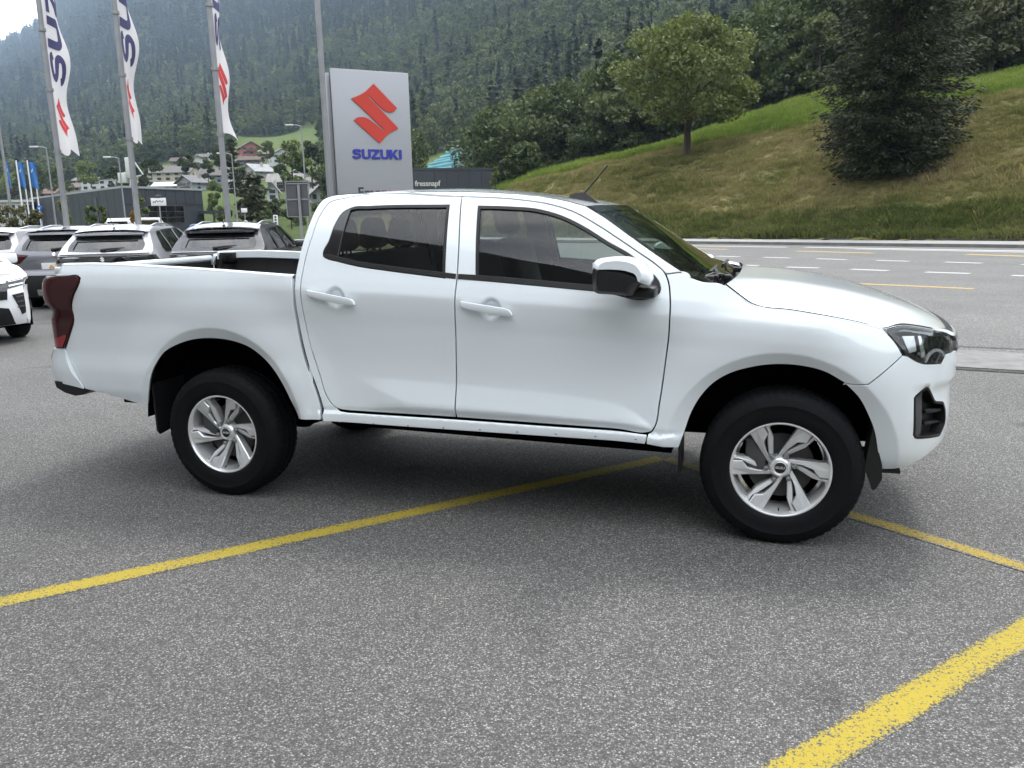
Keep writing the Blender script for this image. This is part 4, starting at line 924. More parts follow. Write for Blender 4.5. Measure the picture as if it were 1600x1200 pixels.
ring = [(math.cos(a)*.185, math.sin(a)*.185, 0) for a in np.linspace(0, 2*math.pi, 37)]
mb.tube([Ms @ Vector(q) for q in ring], .016, 8, caps=False); mb.rbox((0, 0, -.02), (.14, .14, .06), .02, M=Ms); mb.box(-.02, .02, -.18, .18, -.02, 0, M=Ms); mb.box(-.18, 0, -.02, .02, -.02, 0, M=Ms); mb.tube([Ms @ Vector((0, 0, -.02)), (2.36, .38, 1.02)], .03, 8)
mb.build('steering_wheel', BLACK_P, truck, smooth=40)
mb = MB(); mb.rbox((1.95, 0, .78), (.9, .26, .30), .05); mb.build('centre_console', TRIM_I, truck, smooth=40)
hl_ = RF.copy()[3:-3, 4:-4]; hl_[:, :, 2] -= .045; grid_mesh('headliner', hl_, HEADLN, truck, flip=True)
for sy in (-1, 1):
    def sp(s, z, d): q = surf(np.array([s]), np.array([z]), -d)[0]; return Vector((q[0], q[1]*-sy, q[2]))
    mb = MB()
    zs = np.linspace(.62, 1.66, 10)
    for s0, s1 in ((1.40, 1.60),):
        V = []; 
        for z in zs: V += [sp(s0+(.03 if z > 1.3 else 0), z, .045), sp(s1-(.03 if z > 1.3 else 0), z, .045), sp(s1-.03, z, .10), sp(s0+.03, z, .10)]
        F = []
        for i in range(9):
            for k in range(4): F.append((i*4+k, i*4+(k+1) % 4, i*4+4+(k+1) % 4, i*4+4+k))
        mb.add(V, F)
    mb.build('pillar_trim', TRIM_I, truck, smooth=40)
    for s0, s1, zt0, zt1 in ((.70, 1.46, 1.37, 1.27), (1.55, 2.52, 1.255, 1.175)):
        ss_ = np.linspace(s0, s1, 8); V = []
        for s in ss_:
            zt = zt0+(zt1-zt0)*(s-s0)/(s1-s0); V += [sp(s, zt, .035), sp(s, zt, .075), sp(s, zt-.25, .085), sp(s, .66, .06)]
        F = [(i*4+k, i*4+k+1, i*4+5+k, i*4+4+k) for i in range(7) for k in range(3)]
        MB().add(V, F).build('door_card', TRIM_I, truck, smooth=40)
    ss_ = np.linspace(0, 1, 12); WLp = resample(curve(WLc, .02, False), 12); V = []
    for s, z in WLp: V += [sp(s-.02, z-.004, .02), sp(s-.05, z-.03, .05), sp(s-.11, z-.035, .03)]
    F = [(i*3+k, i*3+k+1, i*3+4+k, i*3+3+k) for i in range(11) for k in range(2)]
    MB().add(V, F).build('pillar_trim', TRIM_I, truck, smooth=40)
mb = MB(); mb.rbox((2.17, 0, 1.56), (.04, .24, .065), .015); mb.tube([(2.17, 0, 1.58), (2.24, 0, 1.60)], .012, 6); mb.build('rear_view_mirror', BLACK_P, truck, smooth=40)

# wheels ----------------------------------------------------------------------------
def tyre_mesh(R0=.3815, rim=.234, w=.255):
    n = 180; h = w/2
    prof = [(rim-.012, -h+.030), (rim+.004, -h+.010), (rim+.02, -h+.002), (.285, -h-.003), (.315, -h-.003), (.318, -h-.0045), (.322, -h-.003), (.345, -h+.004), (.362, -h+.014), (R0-.0065, -h+.030), (R0-.002, -h+.044), (R0, -h+.060)]
    cr_ = []
    for y0 in (-.055, 0, .055): cr_ += [(R0+.0005, y0-.0065), (R0-.009, y0-.005), (R0-.009, y0+.005), (R0+.0005, y0+.0065)]
    prof = prof+cr_+[(r, -y) for r, y in prof[::-1]]
    V = np.zeros((n, len(prof), 3))
    for k in range(n):
        a = 2*math.pi*k/n
        for i, (r, y) in enumerate(prof):
            if r > .352 and (k % 3) == 0 and abs(y) > .062: r -= .0045
            if r > R0-.001 and (k % 3) == 1 and abs(y) < .05: r -= .004
            V[k, i] = (r*math.cos(a), y, r*math.sin(a))
    m = len(prof); k = np.arange(n)[:, None]; i = np.arange(m-1)[None]; k2 = (k+1) % n
    F = np.stack([k*m+i, k2*m+i, k2*m+i+1, k*m+i+1], -1).reshape(-1, 4)
    me = mesh_np('tyre', V.reshape(-1, 3), np.ascontiguousarray(F), RUBBER, True); me.set_sharp_from_angle(angle=R(32)); return me
def wheel(name_loc, spin, outward=-1):
    """rim with its tyre, brake disc, nuts and cap; local -y is outboard"""
    RR = .236
    mb = MB(); Mt = Matrix.Rotation(R(90), 4, 'X')     # lathe z -> -y ... outboard
    # barrel + lip (h measured outboard)
    mb.lathe([(RR+.000, .108), (RR-.002, .116), (RR-.008, .117), (RR-.014, .110), (RR-.017, .085), (RR-.024, .05), (RR-.03, -.08), (RR, -.10), (RR, -.115)], 72, Mt)
    mb.lathe([(.0, .072), (.030, .072), (.036, .076), (.042, .074), (.050, .064), (.058, .050), (.060, .0)], 40, Mt)
    rim = mb.build('wheel', ALLOY, truck, smooth=35)
    def uv3(u, v, h): return Vector((u, -h, v))
    def rot(poly, a): c, s = math.cos(a), math.sin(a); return [(u*c-v*s, u*s+v*c) for u, v in poly]
    for k in range(6):
        a = spin+k*math.pi/3
        # machined blade
        poly = [(.17,.165),(.60,.158),(.985,.155),(.995,.0),(.985,-.165),(.74,-.155),(.640,.0),(.42,.065),(.20,.075)]
        hh = [.060,.083,.106,.107,.106,.098,.092,.076,.062]
        poly3 = [(u*RR, v*RR) for u, v in poly]; r3 = rot(poly3, a); ins = [(u*RR, v*RR) for u, v in inset(np.array(poly), .018).tolist()]; i3 = rot(ins, a); n = len(poly)
        b = MB(); V = [uv3(u, v, h) for (u, v), h in zip(i3, hh)]+[uv3(u, v, h-.006) for (u, v), h in zip(r3, hh)]+[uv3(u, v, h-.05) for (u, v), h in zip(r3, hh)]
        c0 = len(V); cen = (np.mean([p[0] for p in i3]), np.mean([p[1] for p in i3]))
        F = [tuple(range(n))]+[(i, n+i, n+(i+1) % n, (i+1) % n) for i in range(n)]+[(n+i, 2*n+i, 2*n+(i+1) % n, n+(i+1) % n) for i in range(n)]
        b.add(V, F); b.build('spoke', ALLOY_F, rim)
        # recessed second arm with rib
        poly = [(.20,.070),(.30,.078),(.42,.035),(.52,-.010),(.66,-.085),(.78,-.168),(.965,-.175),(.965,-.272),(.62,-.205),(.44,-.100),(.28,-.012),(.19,-.018)]
        hh = [.052,.056,.062,.068,.078,.086,.096,.096,.074,.063,.052,.048]
        poly3 = [(u*RR, v*RR) for u, v in poly]; r3 = rot(poly3, a); ins = [(u*RR, v*RR) for u, v in inset(np.array(poly), .016).tolist()]; i3 = rot(ins, a); n = len(poly)
        b = MB(); V = [uv3(u, v, h+.004) for (u, v), h in zip(i3, hh)]+[uv3(u, v, h-.004) for (u, v), h in zip(r3, hh)]+[uv3(u, v, h-.05) for (u, v), h in zip(r3, hh)]
        F = [tuple(range(n))]+[(i, n+i, n+(i+1) % n, (i+1) % n) for i in range(n)]+[(n+i, 2*n+i, 2*n+(i+1) % n, n+(i+1) % n) for i in range(n)]
        b.add(V, F); b.build('spoke_arm', ALLOY, rim)
        # rim block closing the outer ring beside each spoke
        poly = [(.86,-.20),(.97,-.22),(.93,-.42),(.87,-.40)]; r3 = rot([(u*RR, v*RR) for u, v in poly], a)
        b = MB(); b.prism(r3, .088, .02, uv3); b.build('rim_block', ALLOY, rim)
        an = a+math.radians(5.5)+math.radians(0); q = (math.cos(an)*.285*RR, math.sin(an)*.285*RR)
        b = MB(); b.lathe([(0, .078), (.008, .077), (.012, .072), (.013, .064), (.013, .045)], 12, Matrix.Translation((q[0], 0, q[1])) @ Mt); b.build('wheel_nut', STEEL, rim, smooth=40)
    b = MB(); b.lathe([(0, .0765), (.024, .0765), (.028, .0750), (.0285, .072)], 32, Mt); cap = b.build('centre_cap', BLACK_G, rim, smooth=30)
    b = MB(); b.lathe([(.0268, .0768), (.0283, .0772), (.0298, .0760), (.030, .073)], 32, Mt); b.build('cap_ring', ALLOY_F, rim, smooth=30)
    text_mesh('cap_lettering', 'ISUZU', .0155, ALLOY_F, rim, Matrix.Translation((0, -.0775, 0)) @ Matrix.Rotation(R(90), 4, 'X'), .0004, .0004)
    b = MB(); b.lathe([(.055, .02), (.158, .02), (.158, .0), (.055, .0)], 56, Mt, closed=True)
    b.build('brake_disc', IRON, rim, smooth=30)
    b = MB(); b.rbox((-.115, -.035, .06), (.10, .07, .17), .02); b.build('brake_caliper', GREY_P, rim, smooth=40)
    b = MB(); b.lathe([(0, -.02), (.20, -.02)], 40, Mt); b.build('dust_shield', BLACK_M, rim)
    b = MB(); b.tube([(0, -.10, -.195), (0, -.115, -.203)], .004, 6); b.build('valve', BLACK_P, rim)
    link('tyre', tyre_mesh(), rim)
    return rim
for cx, sp_ in ((0.0, R(10)), (3.125, R(1.5))):
    w0 = wheel(None, sp_); w0.location = (cx, -.782, .3755)
    w1 = copy_tree(w0); w1.location = (cx, .782, .3755); w1.rotation_euler = (0, 0, math.pi)
# ------------------------------------------------------------------ lettering and emblem
def arc(cx, cy, rx, ry, a0, a1, n=8): return [(cx+rx*math.cos(R(a0+(a1-a0)*i/n)), cy+ry*math.sin(R(a0+(a1-a0)*i/n))) for i in range(n+1)]
def stroke(path, hw):
    p = curve(path, .03, False); t = np.gradient(p, axis=0); t /= np.linalg.norm(t, axis=1, keepdims=True); n = np.stack([-t[:, 1], t[:, 0]], 1)*hw
    return np.concatenate([p+n, (p-n)[::-1]])
GLYPH = {'S': (.92, stroke([(.82,.70),(.76,.84),(.58,.885),(.36,.885),(.18,.83),(.15,.69),(.26,.585),(.50,.525),(.72,.45),(.78,.31),(.70,.17),(.50,.115),(.30,.115),(.14,.17),(.09,.30)], .115)),
 'U': (.92, np.array([(0,1)]+arc(.36,.36,.36,.36,180,270)+arc(.56,.36,.36,.36,270,360)+[(.92,1),(.66,1)]+arc(.56,.34,.10,.12,0,-90)+arc(.36,.34,.10,.12,270,180)+[(.26,1)])),
 'Z': (.90, np.array([(0,1),(.88,1),(.88,.78),(.36,.22),(.90,.22),(.90,0),(0,0),(0,.22),(.52,.78),(0,.78)])),
 'K': (.96, np.array([(0,0),(0,1),(.27,1),(.27,.62),(.58,1),(.92,1),(.52,.55),(.96,0),(.63,0),(.34,.37),(.27,.29),(.27,0)])),
 'I': (.27, np.array([(0,0),(.27,0),(.27,1),(0,1)]))}
_q = lambda pts: curve(pts, 14)
_half = [(412,218,'c'),(580,375,'c'),(560,396),(525,406),(490,398),(460,378),(378,303,'c'),(371,310,'c'),(585,515,'c'),(505,556),(435,622,'c'),(250,470,'c'),(275,452),(310,446),(345,450),(380,470),(470,535,'c'),(477,528,'c'),(240,325,'c'),(330,285)]
_e = _q(_half); EMBLEM = np.stack([(_e[:, 0]-412.5)/404, -(_e[:, 1]-420)/404], 1)      # about one unit high
def flat_fn(O, U, V):
    O, U, V = np.array(O), np.array(U), np.array(V); n = np.cross(U, V); n = n/np.linalg.norm(n)
    return (lambda s, z: O+s[:, None]*U+z[:, None]*V), (lambda s, z: np.repeat(n[None], len(s), 0))
def word_outlines(word, h, track=.10):
    x = 0; out = []
    for ch in word:
        w, g = GLYPH[ch]; out.append(np.stack([(g[:, 0]+x)*h, (g[:, 1]-.5)*h], 1)); x += w+track
    tot = (x-track)*h
    return [o-[tot/2, 0] for o in out], tot
RED = pmat('emblem_red', (.52, .045, .030), .4); BLUE = pmat('lettering_blue', (.030, .040, .32), .4)
NAVY = pmat('flag_print_navy', (.035, .035, .115), .8); FRED = pmat('flag_print_red', (.46, .022, .026), .8)
GALV = pmat('galvanised_steel', (.27, .275, .285), .5, .5, var=.12, vscale=3.)
ALUM = pmat('pylon_aluminium', (.33, .335, .355), .42, .3)
# ------------------------------------------------------------------ dealership pylon
pl, pr = spot(531, 20.0), spot(648, 20.95)
U_ = (pr-pl).normalized(); N_ = Vector((U_.y, -U_.x, 0)); wS = (pr-pl).length; zT = z_at(pl, 106)
pylon = tag(empty('sign_pylon', (0, 0, 0)), 'tall brushed grey pylon sign with a red emblem and blue lettering behind the truck cab', 'pylon sign')
pylon.location = (pl+pr)/2
def ploc(o): o.parent = pylon; o.matrix_parent_inverse = Matrix.Translation(-pylon.location); return o
def obox(O, a0, a1, b0, b1, z0, z1, r=.0):
    """box along the sign's own axes: a along the face, b outwards"""
    Mx = Matrix((U_, N_, Vector((0, 0, 1)))).transposed().to_4x4(); Mx.translation = O; m = MB()
    if r: m.rbox(((a0+a1)/2, (b0+b1)/2, (z0+z1)/2), (a1-a0, b1-b0, z1-z0), r, M=Mx)
    else: m.box(a0, a1, b0, b1, z0, z1, M=Mx)
    return m
ploc(obox(pl, 0, wS, -.06, 0, .25, zT, .012).build('sign_face', ALUM, smooth=30))
ploc(obox(pl, .06, wS-.06, -.30, -.065, .0, zT-.05).build('core', pmat('pylon_core', (.07, .068, .066), .5)))
ploc(obox(pl, -.02, wS-.02, -.37, -.305, .2, zT-.06, .012).build('rear_face', ALUM, smooth=30))
ploc(obox(pl, .2, wS-.2, -.34, -.02, -.02, .25).build('plinth', GREY_P))
fO = pl+N_*.004
def sp_pt(px, py):
    """where a sight line meets the sign's face -> coordinates along the face and up"""
    d = CF+CR*((px-800)/CAM_F)+CU*((600-py)/CAM_F); t = (fO-CAM_POS).dot(N_)/d.dot(N_); q = CAM_POS+d*t; return (q-fO).dot(U_), q.z
(ea, ez), (e0, z0_), (e1, z1_) = sp_pt(586, 178), sp_pt(585, 131), sp_pt(590.5, 224)
fn_, nn_ = flat_fn(fO+U_*ea+Vector((0, 0, (z0_+z1_)/2)), U_, (0, 0, 1))
ploc(panel('emblem', EMBLEM*(z0_-z1_), RED, None, fn=fn_, nfn=nn_, sp=0, flange=.02, rnd=.002, d=.022))
(ta, tz_), (t0, _), (t1, _) = sp_pt(589.5, 241), sp_pt(551, 240), sp_pt(628, 242)
_, hz0 = sp_pt(590, 233.5); _, hz1 = sp_pt(590, 248.5)
outl, tot = word_outlines('SUZUKI', (hz0-hz1), .07); k_ = (t1-t0)/tot
fn_, nn_ = flat_fn(fO+U_*ta+Vector((0, 0, tz_)), U_, (0, 0, 1))
for o_ in outl: ploc(panel('letter', o_*[k_, 1], BLUE, None, fn=fn_, nfn=nn_, sp=0, flange=.02, rnd=.001, d=.022))
na, nz = sp_pt(592, 300)
Mx = Matrix((U_, Vector((0, 0, 1)), N_)).transposed().to_4x4(); Mx.translation = fO+U_*na+Vector((0, 0, nz-.02))+N_*.003
ploc(text_mesh('dealer_name', 'Franzen', .34, pmat('lettering_black', (.03, .03, .032), .5), None, Mx, .004, .002))
# ------------------------------------------------------------------ flagpoles and banners
FLAGM, t_, out_ = new_mat('banner_cloth'); _d = nd(t_, 'ShaderNodeBsdfDiffuse'); _d.inputs[0].default_value = (.70, .69, .70, 1); _t = nd(t_, 'ShaderNodeBsdfTranslucent'); _t.inputs[0].default_value = (.62, .61, .62, 1); _m = nd(t_, 'ShaderNodeMixShader'); _m.inputs[0].default_value = .40
t_.links.new(_d.outputs[0], _m.inputs[1]); t_.links.new(_t.outputs[0], _m.inputs[2]); t_.links.new(_m.outputs[0], out_.inputs[0])
def banner(px, D, ybot, ylogo, lat, dep, lab, lab2, seed, wid=1.05, twist=0., wave=.09):
    """white banner on its mast: u metres up from its foot, v across; lat/dep = how far the cloth swings right / away"""
    base = spot(px, D); fwd = hdir(px).normalized(); rgt = Vector((fwd.y, -fwd.x, 0))
    pole = tag(empty('flagpole', base), lab, 'flagpole', 'banner masts behind the parked cars')
    m = MB(); m.tube([(0, 0, 0), (0, 0, 4), (0, 0, 8.5)], [.060, .055, .042], 16); m.build('mast', GALV, pole, smooth=60)
    zb = z_at(base, ybot)
    for zz in (zb-.06, zb+1.15, zb+2.3):
        m = MB(); m.lathe([(.064, -.03), (.074, -.03), (.074, .03), (.064, .03)], 16, Matrix.Translation((0, 0, zz))); m.build('sleeve_ring', STEEL, pole, smooth=40)
    m = MB(); m.box(-.19, .19, -.19, .19, .0, .025); m.build('base_plate', GALV, pole)
    Hh = 7.9-zb; dirv = (rgt*lat+fwd*dep).normalized(); nrm = Vector((dirv.y, -dirv.x, 0))
    rr = random.Random(seed); ph = rr.uniform(0, 6)
    def ffn(u, v, off_=0.):
        u = np.asarray(u, float); v = np.asarray(v, float); q = np.clip(v/wid, 0, 1)
        sag = np.clip(1-u/1.2, 0, 1)**2
        w = wave*q*np.sin(u*1.9+ph+v*2.5)+.05*q*np.sin(u*4.3+2*ph-v*3)+.16*q*q*np.sin(v*5+ph)*sag
        ang = twist*np.clip(1-u/1.6, 0, 1)**1.3
        cx = v*np.cos(ang); cy = v*np.sin(ang)
        A = np.array(base)+np.array([0, 0, zb])+np.outer(.075+cx, np.array(dirv))+np.outer(w+cy, np.array(nrm)); A[:, 2] += u-.10*sag*np.sin(v*6)-.10*q*np.clip(1-u/2.5, 0, 1)+.02*v
        return A
    def fnn(u, v):
        h = .01; a = ffn(u+h, v)-ffn(u-h, v); b = ffn(u, v+h)-ffn(u, v-h); n = np.cross(a, b); n /= np.linalg.norm(n, axis=1, keepdims=True)
        s_ = np.sign(np.sum(n*(np.array(CAM_POS)-ffn(u, v)), 1)); return n*(np.where(s_ == 0, 1, s_)*0+np.sign(np.median(s_)) )[:, None]
    cloth = tag(empty('banner', base+Vector((0, 0, zb))), lab2, 'banner', 'white lettered banners')
    def cl(o): o.parent = cloth; o.matrix_parent_inverse = Matrix.Translation(-cloth.location); return o
    uu, vv = np.meshgrid(np.linspace(0, Hh, 120), np.linspace(0, wid, 22), indexing='ij')
    cl(grid_mesh('cloth', ffn(uu.ravel(), vv.ravel()).reshape(120, 22, 3), FLAGM, None))
    zl = z_at(base+dirv*.5, ylogo)-zb
    e = EMBLEM*.80; e = np.stack([-e[:, 0]*0+e[:, 1], wid*.52+e[:, 0]], 1)
    ee = np.stack([zl+e[:, 0], e[:, 1]], 1)
    cl(panel('printed_emblem', ee, FRED, None, fn=ffn, nfn=fnn, sp=.05, flange=0, rnd=0, d=.007))
    outl, tot = word_outlines('SUZUKI', .66, .10); x0 = zl+.66
    for o_ in outl:
        s_ = o_[:, 0]+tot/2+x0
        if s_.max() > Hh-.05: break
        cl(panel('printed_letter', np.stack([s_, wid*.52-o_[:, 1]], 1), NAVY, None, fn=ffn, nfn=fnn, sp=.05, flange=0, rnd=0, d=.007))
    return pole
banner(104.5, 17.5, 232, 181, .29, .95, 'grey steel flagpole leftmost of the three, behind the silver cars', 'white banner on the leftmost flagpole with navy letters and the broad red emblem', 3, twist=.12)
banner(216.5, 17.0, 212, 152, .22, .97, 'grey steel flagpole in the middle of the three, behind the silver crossover', 'white banner on the middle flagpole with a pinched red emblem', 8, twist=.03)
banner(357, 16.6, 205, 128, .16, .98, 'grey steel flagpole rightmost of the three, behind the dark crossover', 'narrow wrapped white banner on the rightmost flagpole with its foot curled round', 12, twist=.0, wave=.04)
# tall plain post beside the pylon
b_ = spot(518, 19.6); post = tag(empty('lamp_post', b_), 'tall galvanised post close left of the pylon sign', 'lamp post'); m = MB(); m.tube([(0,0,0), (0,0,5), (0,0,10)], [.068, .064, .055], 16); m.build('mast', GALV, post, smooth=60)
m = MB(); m.tube([(0, 0, 9.9), (-.5, 0, 10.2), (-1.2, 0, 10.3)], .035, 8); m.rbox((-1.4, 0, 10.3), (.6, .22, .10), .03); m.build('lamp_head', GREY_P, post, smooth=40)
# ------------------------------------------------------------------ street lamps
LH = pmat('lamp_head_white', (.55, .55, .54), .4)
def street_lamp(px, D, ytop, side, lab, r=.05, arm=.55):
    b = spot(px, D); zt = z_at(b, ytop); o = tag(empty('street_lamp', b), lab, 'street lamp', 'street lamps along the road to the village')
    rgt = Vector((CR.x, CR.y, 0)).normalized()*side
    m = MB(); m.tube([(0,0,0), (0,0,zt*.5), (0,0,zt)], [r*1.3, r, r*.7], 10); m.tube([(0,0,zt-.02), rgt*arm*.5+Vector((0,0,zt+.06)), rgt*arm+Vector((0,0,zt+.08))], r*.55, 8); m.build('mast', GALV, o, smooth=60)
    m = MB(); Mx = Matrix((rgt, Vector((-rgt.y, rgt.x, 0)), Vector((0,0,1)))).transposed().to_4x4(); Mx.translation = b*0+rgt*(arm+.3)+Vector((0,0,zt+.08))-rgt*.1; m.rbox((0,0,0), (.50, .20, .09), .03, M=Mx); m.build('lamp_head', LH, o, smooth=40)
street_lamp(20.5, 34, 133, -1, 'street lamp with dark arm at the far left edge beyond the silver car', .055)
street_lamp(88, 52, 231, -1, 'street lamp whose head stands just left of the leftmost flagpole', .05)
street_lamp(197, 56, 247, -1, 'street lamp in front of the dark clad building, left of the middle flagpole', .05)
street_lamp(371, 58, 241, -1, 'street lamp close right of the rightmost flagpole', .05)
street_lamp(481, 54, 197, -1, 'street lamp rising behind the back of the road sign', .05)
# ------------------------------------------------------------------ blue flags
BLUEF = pmat('blue_flag_cloth', (.028, .13, .36), .8, var=.15, vscale=2)
def blue_flag(px, D, yt, yb, lab, lean, wpx):
    b = spot(px, D); zt = z_at(b, yt); zb = z_at(b, yb); fw = hdir(px).normalized(); rgt = Vector((fw.y, -fw.x, 0))
    o = tag(empty('flag', b), lab, 'flag', 'blue flags on white poles')
    m = MB(); m.tube([(0,0,0), (0,0,zt+.1)], [.06, .045], 8); m.build('pole', pmat('white_pole', (.72,.72,.72), .4) if 'white_pole' not in bpy.data.materials else bpy.data.materials['white_pole'], o, smooth=60)
    w = wpx*D/CAM_F; u, v = np.meshgrid(np.linspace(0, 1, 14), np.linspace(0, 1, 8), indexing='ij')
    Pq = np.array(rgt)*(v*w)[..., None]+np.array(fw)*(.5*v+.12*np.sin(v*7+u*3))[..., None]; Pq[..., 2] += zb+(zt-zb)*u-.35*v*(1-u)*lean
    grid_mesh('flag_cloth', Pq, BLUEF, o)
    q = np.array([(.30,.55),(.48,.62),(.62,.78),(.50,.72),(.36,.68)]); 
    f2 = lambda s, z: np.array(rgt)*(s*w)[:, None]+np.array(fw)*(.5*s+.12*np.sin(s*7+z*3)-.03)[:, None]+np.stack([0*s, 0*s, zb+(zt-zb)*z-.35*s*(1-z)*lean], 1)
    panel('printed_mark', q, LH, o, fn=f2, nfn=lambda s, z: np.repeat(np.array([-np.array(fw)]), len(s), 0), sp=0, flange=0, rnd=0, d=.02)
blue_flag(21, 58, 253, 287, 'narrow blue flag leftmost of the group, beside the grey lamp mast', 1, 5)
blue_flag(39, 59, 253, 288, 'blue flag on the white pole in the middle of the group', 1, 9)
blue_flag(56, 60, 253, 289, 'broad blue flag with a white mark, rightmost of the group', 1, 11)
for px, lab in ((48, 'bare white flagpole between the middle and the rightmost blue flag'), (65, 'bare white flagpole just right of the broad blue flag')):
    b = spot(px, 61); o = tag(empty('flagpole', b), lab, 'flagpole'); m = MB(); zt = z_at(b, 269); m.tube([(0,0,0), (0,0,zt)], [.055, .04], 8); m.build('pole', bpy.data.materials['white_pole'], o, smooth=60)
    m = MB(); m.lathe([(0, .07), (.05, .04), (.06, 0), (.03, -.03)], 10, Matrix.Translation((0, 0, zt))); m.build('cap', STEEL, o, smooth=50)
# ------------------------------------------------------------------ road signs
def post_sign(name, px, D, ytop, ybot, wpx, lab, cat, plate, shape='rect', thick=.04, face=None):
    b = spot(px, D); zt, zb = z_at(b, ytop), z_at(b, ybot); rgt = Vector((CR.x, CR.y, 0)).normalized(); back = Vector((rgt.y, -rgt.x, 0)); w = wpx*D/CAM_F
    o = tag(empty(name, b), lab, cat); m = MB(); m.tube([(0,0,0), (0,0,zt-.02)], .04, 10); m.build('post', GALV, o, smooth=60)
    Mx = Matrix((rgt, Vector((0,0,1)), back)).transposed().to_4x4(); Mx.translation = back*.07+Vector((0,0,(zt+zb)/2))
    m = MB()
    if shape == 'rect': m.rbox((0,0,0), (w, zt-zb, thick), .015, M=Mx)
    else: m.lathe([(0, thick), (w/2*.96, thick), (w/2, thick*.5), (w/2, 0), (0, 0)], 28, Mx)
    m.build('plate', plate, o, smooth=35); return o, Mx, w, zt-zb, rgt, back
WSIGN = pmat('white_sign_face', (.70, .70, .70), .5, var=.04, vscale=5)
o, Mx, w, h, rg, bk = post_sign('information_sign', 252, 50, 309.5, 321.5, 23.5, 'small white name board on a post before the dark clad building', 'sign', WSIGN)
m = MB(); m.rbox((0, h/2+.10, 0), (w*.35, .16, .10), .03, M=Mx); m.build('sign_lamp', GREY_P, o, smooth=40)
fnw, nnw = flat_fn(tuple(Mx.translation+bk*.025), rg, (0, 0, 1))
for q in ([(-.36,-.05),(-.30,.02),(-.22,-.02),(-.12,.05),(-.02,.0),(.10,.04),(.22,-.01),(.34,.05)],):
    panel('script_line', stroke([(a*w*1.0, b*1.6) for a, b in q], .022), GREY_P, o, fn=fnw, nfn=nnw, sp=0, flange=0, rnd=0)
o, Mx, w, h, rg, bk = post_sign('round_sign', 66.5, 55, 321, 329.5, 8.2, 'round blue mandatory road sign on a grey trestle post', 'road sign', pmat('sign_blue', (.02, .10, .42), .4), 'disc')
fnw, nnw = flat_fn(tuple(Mx.translation+bk*.05), rg, (0, 0, 1)); panel('arrow', np.array([(-.10,.06),(.0,-.12),(.03,-.12),(.03,.0),(.1,.06),(-.02,.02)])*.9, WSIGN, o, fn=fnw, nfn=nnw, sp=0, flange=0, rnd=0)
for sx in (-1, 1):
    m = MB(); m.tube([tuple(rg*(.75*sx)), tuple(rg*(-.15*sx)+Vector((0,0,1.5)))], .03, 6); m.build('trestle_leg', GALV, o, smooth=50)
o, Mx, w, h, rg, bk = post_sign('direction_sign', 383.5, 60, 325.5, 332, 9.5, 'small white arrow sign beside the dark pine', 'road sign', WSIGN)
o, Mx, w, h, rg, bk = post_sign('round_sign', 384.5, 42, 344.5, 352, 7.5, 'round pale road sign just above the dark crossover', 'road sign', WSIGN, 'disc')
o, Mx, w, h, rg, bk = post_sign('marker_sign', 431.5, 42, 336, 352, 7.0, 'small white plate with dark rings standing above the dark crossover', 'road sign', WSIGN)
fnw, nnw = flat_fn(tuple(Mx.translation+bk*.03), rg, (0, 0, 1))
for zz in (-.13, .02, .16): panel('ring_mark', np.array(arc(0, zz, .06, .055, 0, 345, 14)), GREY_P, o, fn=fnw, nfn=nnw, sp=0, flange=0, rnd=0)
# back of the big road sign
D_ = 27; b = spot(470, D_); rgt = Vector((CR.x, CR.y, 0)).normalized(); bk = Vector((rgt.y, -rgt.x, 0)); zt, zb = z_at(b, 282.5), z_at(b, 339); w = 36.5*D_/CAM_F
o = tag(empty('road_sign', b), 'grey back of a large framed road sign on one post, left of the pylon', 'road sign')
Mx = Matrix((rgt, Vector((0,0,1)), bk)).transposed().to_4x4(); Mx.translation = Vector((0,0,(zt+zb)/2))-rgt*.07; h = zt-zb
m = MB(); m.tube([(0,0,0), (0,0,zt-.12)], .05, 12); m.build('post', GALV, o, smooth=60)
SGB = pmat('sign_back_grey', (.085, .088, .092), .5, .2, var=.1, vscale=6)
for k, (z0, z1) in enumerate(((.012, h/2-.07), (-h/2+.05, -.030))):
    for (x0, x1) in ((-w/2+.03, -.02), (.02, w/2-.03)):
        m = MB(); m.box(x0, x1, z0, z1, -.10, -.075, M=Mx); m.build('back_plate', SGB, o)
m = MB(); m.box(-w/2+.03, w/2-.03, -h/2+.03, h/2-.03, -.14, -.12, M=Mx); m.build('face_plate', SGB, o)
for (x0, x1, z0, z1) in ((-w/2, w/2, h/2-.03, h/2), (-w/2, w/2, -h/2, -h/2+.03), (-w/2, -w/2+.03, -h/2, h/2), (w/2-.03, w/2, -h/2, h/2), (-w/2, w/2, -.035, .01), (-w/2, w/2, h/2-.10, h/2-.065)):
    m = MB(); m.box(x0, x1, z0, z1, -.11, -.045, M=Mx); m.build('frame_bar', GALV, o)
# ------------------------------------------------------------------ dark clad buildings
CLAD = pmat('dark_cladding', (.040, .046, .056), .5, .15, var=.08, vscale=.8)
def prism_bld(name, pts, z0, z1, mat, lab, cat, parapet=None):
    c = sum((Vector(p) for p in pts), Vector())/len(pts); o = tag(empty(name, (c.x, c.y, 0)), lab, cat)
    loc = [(p[0]-c.x, p[1]-c.y) for p in pts]; m = MB(); m.prism(loc, z0, z1, lambda a, b, d: Vector((a, b, d))); m.build('wall', mat, o)
    if parapet:
        m = MB(); big = [(a*1.006, b*1.006) for a, b in loc]; m.prism(big, z1+.003, z1+.20, lambda a, b, d: Vector((a, b, d))); m.build('parapet', parapet, o)
    return o, c
A_, B_, C_ = spot(52, 108), spot(197, 80), spot(320, 92); D4 = A_+C_-B_; zr = z_at(B_, 293.5)
PAR = pmat('parapet_metal', (.42, .43, .44), .4, .4)
